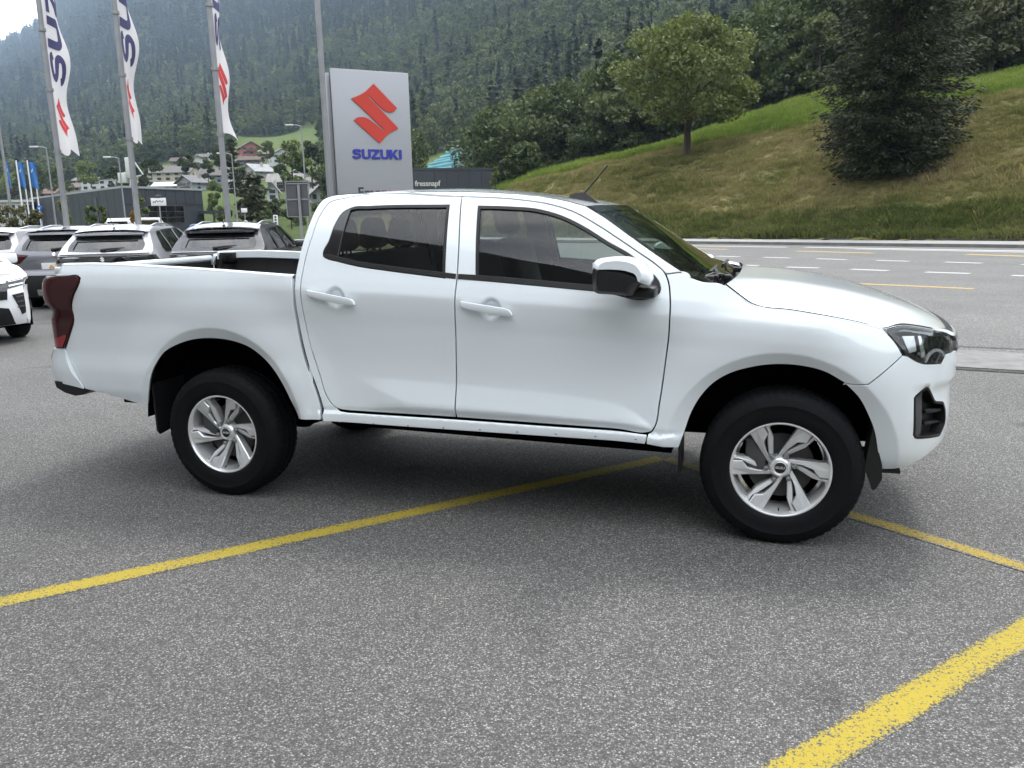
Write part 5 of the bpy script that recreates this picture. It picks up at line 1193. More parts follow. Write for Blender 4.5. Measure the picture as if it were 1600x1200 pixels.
bld, c = prism_bld('commercial_building', [A_, B_, C_, D4], -.2, zr, CLAD, 'low dark grey metal clad building behind the flagpoles', 'commercial building', PAR)
u_ = (C_-B_).normalized(); n_ = Vector((u_.y, -u_.x, 0)); Ln = (C_-B_).length
def face_box(par, c, B0, u, n, a0, a1, z0, z1, name, mat, t0=-.02, t1=.04):
    Mx = Matrix((u, n, Vector((0,0,1)))).transposed().to_4x4(); Mx.translation = Vector((B0.x-c.x, B0.y-c.y, 0)); m = MB(); m.box(a0, a1, t0, t1, z0, z1, M=Mx); return m.build(name, mat, par)
gz0, gz1 = z_at(B_+u_*4, 349), z_at(B_+u_*4, 321)
for k in range(3):
    for q in range(4):
        a = Ln*.30+k*1.25
        a = Ln*.27+q*(Ln*.45/4); face_box(bld, c, B_, u_, n_, a+.05, a+Ln*.45/4-.05, gz0+(gz1-gz0)*k/3+.04, gz0+(gz1-gz0)*(k+1)/3-.04, 'window', GLASS_D if False else BLACK_G)
face_box(bld, c, B_, u_, n_, Ln*.26, Ln*.73, gz0-.05, gz1+.08, 'window_frame', GREY_P, -.03, .015)
ua = (A_-B_).normalized(); na_ = Vector((-ua.y, ua.x, 0)); La = (A_-B_).length
for k in range(15): face_box(bld, c, B_, ua, na_, La*k/15+.05, La*(k+1)/15-.05, .05, zr-.05, 'panel', CLAD, -.01, .03)
for k in range(8): face_box(bld, c, B_, u_, n_, Ln*k/8+.05, Ln*(k+1)/8-.05, gz1+.12, zr-.05, 'panel', CLAD, -.01, .03)
face_box(bld, c, B_, ua, na_, La*.22, La*.245, .0, z_at(B_+ua*5, 308), 'downpipe', GREY_P, .03, .12)
m = MB(); q = C_-c; m.box(q.x-.4, q.x+2.6, q.y-1, q.y+1.5, 2.55, 2.85); m.box(q.x+1.8, q.x+1.95, q.y-.9, q.y-.75, 0, 2.55); m.build('canopy', GREY_P, bld)
# pet shop behind the pylon
A_, B_ = spot(606, 74), spot(771, 78); zr = z_at(B_, 266); u_ = (B_-A_).normalized(); n_ = Vector((u_.y, -u_.x, 0)); bk_ = -n_*18
bld, c = prism_bld('shop_building', [A_, B_, B_+bk_, A_+bk_], -.2, zr, CLAD, 'dark flat shop building with white lettering right of the pylon', 'shop', CLAD)
Ln = (B_-A_).length
for k in range(9): face_box(bld, c, A_, u_, n_, Ln*k/9+.03, Ln*(k+1)/9-.03, .05, zr-.06, 'panel', CLAD, -.01, .03)
fa = A_+u_*(Ln*.385)
tp = spot(670, 75.5); ta_ = (tp-A_).dot(u_); tzz = z_at(tp, 287)
Mx = Matrix((u_, Vector((0,0,1)), n_)).transposed().to_4x4(); Mx.translation = A_+u_*ta_+n_*.05+Vector((0,0,tzz))-Vector((c.x, c.y, 0))
text_mesh('lettering', 'fressnapf', .66, LH, bld, Mx, .010, .03)
ps = MB()
pm = A_+u_*(ta_-1.55)-Vector((c.x, c.y, 0))+n_*.05
Mx2 = Matrix((u_, Vector((0,0,1)), n_)).transposed().to_4x4()
for k, (a_, b_, r_) in enumerate(((-.12,-.02,.17), (.12,.02,.07), (.02,.25,.06), (-.16,.27,.06))):
    Mx2.translation = pm+u_*a_+Vector((0,0,tzz+b_-.02)); m = MB(); m.lathe([(0, .03), (r_, .03), (r_, 0)], 14, Mx2); m.build('paw_mark', LH, bld)
# ------------------------------------------------------------------ village houses
def find_D(px, y, lo=95, hi=640):
    for D in np.arange(lo, hi, 3.):
        if hill_z(px, D) >= z_at(spot(px, D), y): return float(D)
    return float(hi)
WIN = pmat('window_glass_far', (.03, .035, .04), .15); FRAME = pmat('window_frame_white', (.4, .4, .39), .5)
WOODB = pmat('brown_timber', (.085, .052, .034), .8, var=.25, vscale=1.2)
_mc = {}
def cmat(kind, col):
    k = (kind, col)
    if k not in _mc:
        _mc[k] = pmat('%s_%s' % (kind, {'r': 'tiles', 'w': 'render'}[kind[0]] if False else kind), col, .85, var=.16, vscale=.9 if kind == 'roof_tiles' else .35, bump=.3 if kind == 'roof_tiles' else 0, bscale=4)
    return _mc[k]
def house(px, yb, yt, wpx, typ, wall, roof, lab, rot=0., nwin=3, floors=2, D=None, deep=.85, grp=None):
    D = D or find_D(px, yb); b = spot(px, D); zb = z_at(b, yb); zt = z_at(b, yt); w = wpx*D/CAM_F; rgt = Vector((CR.x, CR.y, 0)).normalized()
    ang = math.atan2(rgt.y, rgt.x)+R(rot); H = zt-zb
    o = empty('house', (b.x, b.y, zb), ang); tag(o, lab, 'house', grp)
    wm = cmat('rendered_wall', tuple(.66*c for c in wall)); rm = cmat('roof_tiles', tuple(.72*c for c in roof))
    if typ == 'L': W, Dp, eave = w, w*.62*deep+2, H*.58
    elif typ == 'G': W, Dp, eave = w*.80, w*1.0*deep, H*.60
    else: W, Dp, eave = w, w*.6, H
    hw, hd = W/2, Dp/2; fl = -min(6, max(2.0, H*.5))
    if typ == 'L':
        m = MB(); m.prism([(-hd, fl), (hd, fl), (hd, eave), (0, H-.25), (-hd, eave)], -hw, hw, lambda a, b_, c_: Vector((c_, a, b_))); m.build('wall', wm, o)
        s = (H-eave)/hd
        for sg in (-1, 1):
            m = MB(); m.prism([(0, H), (sg*(hd+.7), H-s*(hd+.7)), (sg*(hd+.7), H-s*(hd+.7)-.28), (0, H-.28)], -hw-.6, hw+.6, lambda a, b_, c_: Vector((c_, a, b_))); m.build('roof', rm, o)
    elif typ == 'G':
        m = MB(); m.prism([(-hw, fl), (hw, fl), (hw, eave), (0, H-.25), (-hw, eave)], -hd, hd, lambda a, b_, c_: Vector((a, c_, b_))); m.build('wall', wm, o)
        s = (H-eave)/hw
        for sg in (-1, 1):
            m = MB(); m.prism([(0, H), (sg*(hw+.8), H-s*(hw+.8)), (sg*(hw+.8), H-s*(hw+.8)-.28), (0, H-.28)], -hd-.8, hd+.6, lambda a, b_, c_: Vector((a, c_, b_))); m.build('roof', rm, o)
    else:
        m = MB(); m.box(-hw, hw, -hd, hd, fl, H-.3); m.build('wall', wm, o); m = MB(); m.box(-hw-.2, hw+.2, -hd-.2, hd+.2, H-.297, H); m.build('roof', rm, o)
    if typ != 'F': m = MB(); m.box(hw*.3, hw*.3+.6, -.3+hd*.2, .3+hd*.2, H*.6, H+.5); m.build('chimney', wm, o)
    ww = min(1.5, W/nwin*.5); fh = eave/floors
    for f in range(floors):
        for k in range(nwin):
            x = -hw+W*(k+.5)/nwin; z0 = f*fh+fh*.30; z1 = min(z0+max(1.0, fh*.5), eave-.15)
            m = MB(); m.box(x-ww/2, x+ww/2, -hd-.06, -hd+.05, z0, z1); wo = m.build('window', WIN, o)
            m = MB(); m.box(x-ww/2-.12, x+ww/2+.12, -hd-.10, -hd+.02, z0-.14, z0-.003); m.build('sill', FRAME, wo)
        for sgx in (-1, 1):
            for y in (-hd*.4, hd*.4):
                z0 = f*fh+fh*.30; z1 = min(z0+max(1.0, fh*.5), eave-.15); m = MB(); x = sgx*hw; m.box(min(x-.05*sgx, x+.06*sgx), max(x-.05*sgx, x+.06*sgx), y-.55, y+.55, z0, z1); m.build('window', WIN, o)
    if typ == 'G' and H > 5:
        m = MB(); m.box(-hw*.55, hw*.55, -hd-1.1, -hd-.003, fh-.1, fh+.08); bo = m.build('balcony', wm, o); m = MB(); m.box(-hw*.55, hw*.55, -hd-1.1, -hd-1.04, fh+.08, fh+.95); m.build('railing', WOODB, bo)
    return o
GR, BRN, LGR = (.125, .115, .105), (.105, .075, .058), (.42, .42, .41)
hs = [
 (273, 285, 259, 80, 'L', (.58, .52, .40), GR, 'long beige house with a grey tiled roof in the middle of the village', 0, 6, 2),
 (255, 284, 262, 34, 'G', (.58, .52, .40), GR, 'beige gabled wing at the left end of the long beige house', 12, 2, 2),
 (315, 268, 244, 46, 'G', (.70, .69, .67), BRN, 'white gabled chalet above the long beige house', 28, 3, 2),
 (347, 288, 262, 50, 'L', (.24, .27, .32), GR, 'blue grey long house behind the rightmost flagpole', -8, 5, 2),
 (311, 299, 274, 46, 'G', (.36, .38, .43), (.17, .165, .17), 'grey gabled house just above the dark clad building roof', -32, 2, 2),
 (272, 298, 284, 42, 'L', (.46, .42, .34), (.60, .60, .60), 'low beige shed with a pale sheet metal roof', 0, 3, 1),
 (235, 295, 282, 36, 'F', (.68, .68, .67), (.5, .5, .5), 'small white flat roofed house right of the modern white block', 0, 3, 1),
 (398, 244, 222, 38, 'G', (.42, .15, .125), BRN, 'pink red house highest in the village', 30, 3, 2),
 (400, 257, 244, 32, 'L', (.13, .085, .06), BRN, 'brown timber house below the pink red house', 0, 3, 1),
 (446, 257, 232, 42, 'G', (.70, .70, .69), (.15, .13, .115), 'white house with dark windows right of the pink red house', 28, 3, 2),
 (409, 282, 256, 40, 'G', (.50, .48, .43), (.34, .35, .36), 'pale stone house with a light grey roof above the dark pine', -36, 2, 2),
 (452, 298, 271, 50, 'L', (.075, .055, .045), (.26, .25, .235), 'dark brown barn with a wide pale roof behind the road sign', 6, 4, 2),
 (430, 314, 284, 22, 'G', (.70, .70, .70), (.26, .25, .235), 'white gable end wall between the dark pine and the road sign', 10, 1, 2),
 (486, 294, 277, 34, 'G', (.66, .66, .66), (.24, .23, .22), 'white house with grey roof left of the tall post', -25, 2, 1),
 (496, 316, 291, 30, 'G', (.64, .63, .62), (.30, .29, .28), 'low white house with pale roof nearest the pylon', 30, 2, 1),
 (168, 298, 282, 52, 'F', (.72, .72, .72), (.55, .55, .55), 'modern white block with dark windows above the dark clad building', 0, 4, 2),
 (119, 301, 286, 40, 'L', (.42, .37, .30), (.13, .105, .088), 'beige house with a brown roof left of the modern white block', 0, 4, 1),
 (146, 288, 277, 36, 'L', (.20, .16, .13), (.14, .125, .11), 'brown house with a long grey roof behind the modern white block', 0, 4, 1),
 (80, 311, 295, 40, 'L', (.40, .33, .28), (.17, .095, .075), 'house with a reddish roof beyond the blue flags', 0, 3, 1),
 (24, 317, 296, 54, 'L', (.34, .30, .26), (.16, .135, .12), 'house with a broad grey brown roof at the left edge', 0, 5, 1),
 (319, 239, 228.5, 9, 'F', (.70, .70, .69), (.6, .6, .6), 'tiny white hut high on the wooded slope', 0, 1, 1),
 (237, 245, 237, 22, 'L', (.40, .38, .34), (.36, .35, .33), 'small grey hut at the wood edge above the village, left one', 0, 2, 1),
 (272, 244, 236, 22, 'L', (.60, .58, .54), (.40, .39, .38), 'small pale hut at the wood edge above the village, right one', 0, 2, 1),
 (365, 262, 249, 26, 'L', (.52, .50, .46), GR, 'grey roofed house just left of the brown timber house', 0, 3, 2),
 (425, 247, 234, 22, 'L', (.20, .15, .12), (.20, .17, .15), 'small brown house between the pink red house and the white house', 0, 2, 1),
 (330, 252, 240, 24, 'L', (.62, .60, .56), GR, 'small pale house up the slope behind the white chalet', -10, 2, 1),
 (292, 259, 246, 26, 'L', (.36, .30, .26), BRN, 'brown roofed house behind the long beige house, left of the chalet', 8, 2, 1),
 (378, 297, 280, 26, 'L', (.50, .47, .42), (.22, .21, .20), 'pale house low behind the broad dark pine', 0, 3, 1),
 (200, 292, 279, 26, 'L', (.50, .48, .44), (.20, .18, .16), 'house between the modern white block and the telecom mast', 0, 3, 1),
 (472, 276, 262, 28, 'G', (.58, .56, .53), (.24, .22, .21), 'pale house above the white house left of the tall post', 24, 2, 1),
 (55, 303, 289, 34, 'L', (.48, .45, .40), (.14, .12, .11), 'house with a dark roof above the broad blue flag', 0, 3, 1),
 (725, 243, 232.5, 15, 'L', (.16, .085, .055), (.09, .06, .045), 'tiny dark hut beside the turquoise vineyard nets', 0, 1, 1)]
for (px, yb, yt, wpx, typ, wall, roof, lab, rot, nw, fl) in hs: house(px, yb, yt, wpx, typ, wall, roof, lab, rot, nw, fl)
o = house(20, 352, 313, 66, 'F', (.70, .70, .70), (.6, .6, .6), 'low white fronted commercial building with dark glazing at the left edge', 0, 6, 1, D=105)
# telecom mast in the village
b = spot(212, 150); o = tag(empty('telecom_mast', b), 'white telecom mast with a box antenna left of the long beige house', 'mast')
zt, zb = z_at(b, 246), z_at(b, 300); m = MB(); m.tube([(0,0,0), (0,0,zt-.3)], [.35, .22], 10); m.build('mast', LH, o, smooth=50)
for (a, z0, z1, w_) in ((.0, zt-3.6, zt, .55), (-1.3, zt-4.4, zt-2.6, .8)):
    q = rgt*a; m = MB(); m.rbox((q.x, q.y, (z0+z1)/2), (w_*2, .9, z1-z0), .1); m.build('antenna_box', LH, o, smooth=40)
m = MB(); m.tube([tuple(rgt*.6+Vector((0,0,zt-.2))), tuple(rgt*2.3+Vector((0,0,zt-3)))], .12, 6); m.tube([tuple(rgt*.4+Vector((0,0,zt-3.4))), tuple(rgt*2.0+Vector((0,0,zt-3.1)))], .10, 6); m.build('bracket', LH, o, smooth=40)
# vineyard nets
V = []; F = []
NET = pmat('turquoise_net', (.055, .20, .19), .85, var=.3, vscale=.12, var2=(.06, .13, .21))
for r_ in range(7):
    row = tag(empty('vine_row', on_hill(690+r_*9, 240+r_*14)), ['lowest netted vine row above the shop roof', 'second lowest netted vine row above the shop roof', 'third lowest netted vine row above the shop roof', 'middle netted vine row between shop roof and tiny hut', 'third highest netted vine row below the tiny hut', 'second highest netted vine row below the tiny hut', 'highest netted vine row beside the tiny hut'][r_], 'vine row', 'netted vine rows')
    pts = [on_hill(655+r_*9+k*9, 232+r_*14) for k in range(10)]; nrm = Vector((0, 0, 1)); lay = []
    for s_, z_ in ((-.9, .1), (-.7, 1.5), (0, 2.1), (.7, 1.5), (.9, .1)):
        lay.append([tuple(p+rgt*0+Vector((CF.x, CF.y, 0))*s_+Vector((0, 0, z_+.15*math.sin(k*2.1+s_*3)))) for k, p in enumerate(pts)])
    g_ = grid_mesh('net', np.array(lay), NET, row); g_.matrix_parent_inverse = Matrix.Translation(-row.location)
# ------------------------------------------------------------------ parked cars
PLATE_W = pmat('plate_white', (.72, .72, .70), .4); PLATE_O = pmat('plate_orange', (.62, .33, .08), .4)
SILVER_T = pmat('silver_trim', (.55, .55, .56), .25, .9)
class Shape:
    """flank of a small SUV: x from the rear bumper (0) to the nose (L); same (s, z) idea as the pickup"""
    def __init__(s, L=4.30, W=1.785, H=1.60, wb=(.78, 3.38), beltz=1.04, low=.20):
        s.L, s.W, s.H, s.wb, s.belt = L, W, H, wb, beltz; hw = W/2
        pl = np.array([(.06, hw-.16), (.12, hw-.085), (.22, hw-.04), (.45, hw-.008), (1.0, hw), (3.0, hw), (L-.75, hw-.012), (L-.45, hw-.05), (L-.25, hw-.12), (L-.14, hw-.22)])
        s.w = pchip(pl[:, 0], pl[:, 1])
        s.o = pchip([low, .32, .5, .72, beltz-.12, beltz, beltz+.12, H-.18, H-.08, H-.02], [.06, .02, .012, .020, .004, .030, .07, .205, .255, .32])
    def fn(s, a, z):
        a = np.asarray(a, float); z = np.asarray(z, float); o = s.o(z)
        for cx in s.wb:
            e = np.hypot((a-cx)/.43, (z-.36)/.43); o = o-.020*np.where(e < 1, 1, 1-sstep(1, 1.3, e))
        return np.stack([a+0*z, -(s.w(a)-o), z+0*a], -1)
    def nn(s, a, z):
        h = .005; A = s.fn(a+h, z)-s.fn(a-h, z); B = s.fn(a, z+h)-s.fn(a, z-h); n = np.cross(A, B); return n/np.linalg.norm(n, axis=-1, keepdims=True)
    def end(s, prof, sgn):
        """rear (sgn -1) or front face: v across -1..1, z up, x from the profile"""
        xp = pchip([q[1] for q in prof], [q[0] for q in prof])
        def fn(v, z):
            v = np.asarray(v, float); z = np.asarray(z, float); xc = xp(z); xe = xc-sgn*.10
            wv = s.w(np.clip(xe, .06, s.L-.14))-s.o(z); return np.stack([xc-sgn*.10*np.abs(v)**3.2*1.0, v*wv, z], -1)
        def nn(v, z):
            h = .006; A = fn(v+h, z)-fn(v-h, z); B = fn(v, z+h)-fn(v, z-h); n = np.cross(A, B)*(1 if sgn > 0 else -1); return n/np.linalg.norm(n, axis=-1, keepdims=True)
        return fn, nn, xp
def circ(cx, cz, r, a0, a1, n=20): return [(cx+r*math.cos(R(a0+(a1-a0)*i/n)), cz+r*math.sin(R(a0+(a1-a0)*i/n))) for i in range(n+1)]
def car_wheel(root, x, y, rad=.335):
    sg = -1 if y < 0 else 1; Mx = Matrix.Translation((x, y, rad)) @ Matrix.Rotation(R(90 if sg < 0 else -90), 4, 'X')
    m = MB(); m.lathe([(.20, .09), (.225, .105), (.27, .112), (rad-.03, .10), (rad-.004, .075), (rad, .05), (rad, -.08), (.22, -.10)], 36, Mx); t = m.build('wheel', RUBBER, root, smooth=40)
    m = MB(); m.lathe([(.215, .10), (.20, .085), (.18, .03), (0, .03)], 30, Mx); m.build('rim', BLACK_M, t, smooth=40)
    for k in range(5):
        a = k*2*math.pi/5; c, s_ = math.cos(a), math.sin(a); m = MB()
        pts = [(.03, -.03), (.20, -.055), (.205, .055), (.03, .03)]; m.prism([(u*c-v*s_, u*s_+v*c) for u, v in pts], .05, .095, lambda u, v, h: Mx @ Vector((u, v, h))); m.build('spoke', ALLOY, t)
REAR = {'vitara': [(.10, .22), (.03, .34), (.0, .50), (.015, .68), (.075, .78), (.07, .90), (.085, 1.04), (.14, 1.12), (.34, 1.37), (.40, 1.44), (.42, 1.48)],
        'scross': [(.10, .22), (.03, .34), (.0, .50), (.015, .66), (.07, .80), (.05, .96), (.045, 1.06), (.15, 1.12), (.44, 1.36), (.52, 1.42), (.54, 1.46)]}
def suv(name, loc, heading, paint, style, lab, roofp=None, plate=None, rails=SILVER_T, L=4.25, W=1.785, H=1.595):
    root = tag(empty('parked_car', loc, heading), lab, 'car', 'cars parked behind the pickup')
    S = Shape(L, W, H, (.80, .80+2.58)); rp = REAR[style]; fR, nR, xR = S.end(rp, -1); zroof = H-.045
    fp = [(L-.10, .22), (L-.03, .34), (L, .50), (L-.01, .70), (L-.06, .84), (L-.16, .93), (L-.25, .96)]; fF, nF, xF = S.end(fp, 1)
    zt = rp[-1][1]
    kw = dict(fn=S.fn, nfn=S.nn)
    rear_edge = [(float(xR(z))+.105, z) for z in np.linspace(.24, zt-.005, 22)]
    roof_e = [(rp[-1][0]+.14, zt+.012), (1.05, zroof-.002), (1.7, zroof), (2.3, zroof-.02), (2.62, zroof-.08)]
    apil = [(2.95, 1.30), (3.28, 1.075)]
    hood_e = [(3.55, 1.03), (L-.55, .975), (L-.33, .92)]
    fr_e = [(L-.20, .80), (L-.13, .60), (L-.13, .40), (L-.2, .25)]
    arch = lambda cx: circ(cx, .335, .395, -14, 194)
    outl = curve(cor(rear_edge, 0)+[(roof_e[0][0], roof_e[0][1])]+roof_e[1:-1]+[(*roof_e[-1], )]+apil+[(*hood_e[0],)]+hood_e[1:-1]+[(*hood_e[-1], 'c')]+fr_e[:-1]+[(*fr_e[-1], 'c')]
        + cor([(q[0], q[1]) for q in arch(S.wb[1])], 0, -1) + cor([(q[0], q[1]) for q in arch(S.wb[0])], 0, -1), .03)
    bz = S.belt+.035
    w1 = curve([(.80, bz+.09, 'c'), (.88, bz+.015), (1.02, bz, 'c'), (1.30, bz-.004, 'c'), (1.24, bz+.40, 'c'), (.98, bz+.36), (.86, bz+.22)], .03)
    w2 = curve([(1.36, bz-.004, 'c'), (2.10, bz-.012, 'c'), (2.04, bz+.435, 'c'), (1.31, bz+.41, 'c')], .03)
    w3 = curve([(2.18, bz-.012, 'c'), (3.02, bz-.02, 'c'), (2.86, bz+.16), (2.50, bz+.40), (2.40, bz+.435), (2.11, bz+.44, 'c')], .03)
    for side in (-1, 1):
        body = panel('body_side', outl, paint, root, holes=[w1, w2, w3], sp=.07, flange=.04, side=side, **kw)
        for w_ in (w1, w2, w3):
            panel('window', inset(w_, .004), GLASS_D, body, sp=0, flange=0, d=-.008, side=side, **kw)
            panel('window_trim', inset(w_, -.003), BLACK_P, body, holes=[inset(w_, .02)], sp=0, flange=.01, d=.002, side=side, **kw)
        clad = curve([(.30, .24, 'c'), (.24, .36), (.30, .46, 'c')]+cor(circ(S.wb[0], .335, .455, 165, 15), 0, -1)+cor(circ(S.wb[1], .335, .455, 165, 15), 0, -1)+[(L-.35, .46, 'c'), (L-.3, .26, 'c')]+cor(circ(S.wb[1], .335, .395, -14, 194), 0, -1)+cor(circ(S.wb[0], .335, .395, -14, 194), 0, -1), .03)
        panel('wheel_arch_cladding', clad, BLACK_P, body, sp=.1, flange=.02, d=.008, side=side, **kw)
        for (s0, z0) in ((1.95, .84), (2.95, .83)):
            hb = curve(cor([(s0-.20, z0+.03), (s0, z0+.028), (s0, z0-.002), (s0-.20, z0+.002)], 0, 1, 2, 3), .03); panel('door_handle', hb, paint, body, sp=0, flange=.03, rnd=.006, d=.035, side=side, **kw)
        for sx in (1.335, 2.14, 3.10):
            seam = curve(cor([(sx, .32), (sx+.007, .32), (sx+.007, bz-.02), (sx, bz-.02)], 0, 1, 2, 3), .05)
            panel('door_seam', seam, BLACK_M, body, sp=0, flange=0, d=.0015, side=side, **kw)
        m = MB(); q = S.fn(np.array([2.86]), np.array([bz+.03]))[0]; m.rbox((2.86, (q[1]-.14)*-side, bz+.06), (.11, .23, .15), .04); m.rbox((2.88, (q[1]-.02)*-side, bz), (.08, .12, .04), .015); m.build('wing_mirror', paint, root, smooth=40)
    # roof, windscreen, hood
    e = curve([(rp[-1][0]+.0, zt), (rp[-1][0]+.14, zt+.012)]+roof_e[1:]+apil, .03, False); e = resample(e, 46); E3 = S.fn(e[:, 0], e[:, 1]); vr_ = np.linspace(-1, 1, 21); nR_ = int(np.sum(e[:, 0] < 2.62))
    RG = np.zeros((46, 21, 3)); q = 1-np.abs(vr_)**2.6
    for i in range(46):
        RG[i, :, 0] = E3[i, 0]+q*(-.06*(1-sstep(.6, 1.3, e[i, 0]))*0+.16*sstep(2.0, 2.8, e[i, 0])); RG[i, :, 1] = -E3[i, 1]*vr_; RG[i, :, 2] = E3[i, 2]+.045*q
    rf = grid_mesh('roof', RG[:nR_+1], roofp or paint, root, flip=True); grid_mesh('windscreen', RG[nR_:], GLASS_D, root, flip=True)
    e = resample(curve([apil[-1]]+hood_e, .03, False), 18); E3 = S.fn(e[:, 0], e[:, 1]); HG = np.zeros((18, 21, 3))
    for i in range(18):
        HG[i, :, 0] = E3[i, 0]+q*(.16-.02*i/17); HG[i, :, 1] = -E3[i, 1]*vr_; HG[i, :, 2] = E3[i, 2]+(.05-.0*i)*q
    grid_mesh('hood', HG, paint, root, flip=True)
    # rear face
    kr = dict(fn=fR, nfn=nR); zz = np.linspace(.26, zt, 24)
    box = lambda v0, v1, z0, z1, *r: curve(cor([(v0, z0), (v1, z0), (v1, z1), (v0, z1)], 0, 1, 2, 3), .05)
    win = curve(cor([(-.80, 1.145), (-.4, 1.128), (0, 1.124), (.4, 1.128), (.80, 1.145), (.845, 1.25), (.80, zt-.075), (0, zt-.055), (-.80, zt-.075), (-.845, 1.25)], 0, 4, 6, 8), .04)
    face = curve(cor([(-1, .56), (1, .56), (1, zt), (0, zt+.004), (-1, zt)], 0, 1, 2, 4), .05)
    tgp = panel('tailgate', face, paint, root, holes=[win], sp=.08, flange=.02, **kr)
    panel('rear_window', inset(win, .0), GLASS_D, tgp, sp=.08, flange=0, d=-.012, **kr)
    panel('window_trim', inset(win, -.004), BLACK_G, tgp, holes=[curve(cor([(-.70, 1.165), (.70, 1.165), (.715, zt-.15), (-.715, zt-.15)], 0, 1, 2, 3), .05)], sp=0, flange=0, d=.002, **kr)
    panel('rear_bumper', box(-1, 1, .25, .67), BLACK_P, root, sp=.08, flange=.02, d=.012, **kr)
    panel('skid_plate', box(-.45, .45, .29, .40), SILVER_T, root, sp=0, flange=.02, d=.02, **kr)
    m = MB(); vs = np.linspace(-.92, .92, 20); top = fR(vs, np.full(20, zt-.002)); lip = top+np.array([-.14, 0, -.012])
    V = [tuple(p) for p in top]+[tuple(p) for p in lip]+[tuple(p+np.array([.0, 0, -.03])) for p in lip]+[tuple(p+np.array([0, 0, -.05])) for p in top]
    F = [(r*20+i, r*20+i+1, (r+1)*20+i+1, (r+1)*20+i) for r in range(3) for i in range(19)]; m.add(V, F); m.build('roof_spoiler', roofp or paint, root, smooth=40)
    m = MB(); a = fR(np.array([.02]), np.array([1.150]))[0]; b = fR(np.array([-.42]), np.array([1.19]))[0]; m.rbox(tuple(a+np.array([-.03, 0, 0])), (.05, .09, .06), .015); m.tube([tuple(a+np.array([-.04, 0, .01])), tuple((a+b)/2+np.array([-.03, 0, .01])), tuple(b+np.array([-.012, 0, 0]))], [.022, .016, .008], 8); m.build('rear_wiper', BLACK_P, root, smooth=40)
    fe, ne = (lambda s, z: fR(-s/(W/2), z+.0)), (lambda s, z: nR(-s/(W/2), z))
    zc_ = 1.05 if style == 'vitara' else 1.0
    panel('emblem', EMBLEM*.10+[0, zc_], CHROME, root, fn=fe, nfn=ne, sp=0, flange=.012, d=.016)
    if style == 'vitara':
        for sg in (-1, 1):
            tl = curve(cor([(sg*.60, 1.055), (sg*1.0, 1.085), (sg*1.0, 0.900), (sg*.80, 0.900)], 0, 1, 2, 3), .05); panel('tail_light', tl, TAIL_D, root, sp=.06, flange=.02, d=.012, **kr)
            tl = curve(cor([(.10, 0.900), (.26, 0.960), (.30, 1.075), (.14, 1.090)], 0, 1, 2, 3), .05); panel('tail_light', tl, TAIL, root, sp=.06, flange=.02, d=.010, side=sg, **kw)
        panel('chrome_strip', box(-.62, .62, 0.962, 0.972), paint, tgp, sp=0, flange=.01, d=.012, **kr)
    else:
        bar = curve(cor([(-1, 1.065), (0, 1.075), (1, 1.065), (1, 0.940), (.62, 0.960), (.52, 0.945), (-.52, 0.945), (-.62, 0.960), (-1, 0.940)], 0, 2, 3, 8), .05)
        panel('light_bar', bar, BLACK_G, root, sp=.06, flange=.02, d=.010, **kr)
        for sg in (-1, 1):
            tl = curve(cor([(sg*.42, 1.055), (sg*1.0, 1.058), (sg*1.0, 0.948), (sg*.66, 0.968), (sg*.45, 1.025)], 0, 1, 2, 3), .05); panel('tail_light', tl, LENS, root, sp=.06, flange=.02, d=.022, **kr)
            tl = curve(cor([(sg*.50, 1.045), (sg*.96, 1.045), (sg*.96, 1.030), (sg*.52, 1.030)], 0, 1, 2, 3), .05); panel('lamp_strip', tl, CHROME, root, sp=.06, flange=0, d=.014, **kr)
            tl = curve(cor([(.085, 0.945), (.22, 0.975), (.40, 0.900), (.42, 0.930), (.30, 1.055), (.13, 1.060)], 0, 1, 2, 3, 4, 5), .05); panel('tail_light', tl, BLACK_G, root, sp=.06, flange=.02, d=.012, side=sg, **kw)
        panel('chrome_strip', box(-.97, .97, 1.085, 1.098), SILVER_T, tgp, sp=.05, flange=.01, d=.012, **kr)
    if plate is not None:
        panel('plate_recess', box(-.34, .34, 0.760, 0.930), paint, tgp, sp=0, flange=.02, d=.006, **kr)
        pp = panel('number_plate', box(-.29, .29, 0.785, 0.905), PLATE_W, tgp, sp=.06, flange=.01, d=.018, **kr)
        panel('plate_print', curve(cor([(-.10, 0.795), (-.24, 0.795), (-.12, 0.890), (.0, 0.890), (-.05, 0.845)], 0, 1, 2, 3), .05), plate, pp, sp=0, flange=0, d=.0205, **kr)
        panel('plate_print', curve(cor([(-.04, 0.795), (.14, 0.795), (.08, 0.875)], 0, 1, 2), .05), plate, pp, sp=0, flange=0, d=.0205, **kr)
    # front face
    kf = dict(fn=fF, nfn=nF)
    panel('front_bumper', curve(cor([(-1, .26), (1, .26), (1, .93), (0, .958), (-1, .93)], 0, 1, 2, 4), .05), paint, root, sp=.08, flange=.02, **kf)
    panel('grille', curve(cor([(-.60, .62), (.60, .62), (.66, .84), (-.66, .84)], 0, 1, 2, 3), .05), BLACK_G, root, sp=.08, flange=.02, d=.012, **kf)
    panel('lower_grille', curve(cor([(-.74, .27), (.74, .27), (.60, .50), (.0, .56), (-.60, .50)], 0, 1, 2, 4), .05), BLACK_P, root, sp=.08, flange=.02, d=.010, **kf)
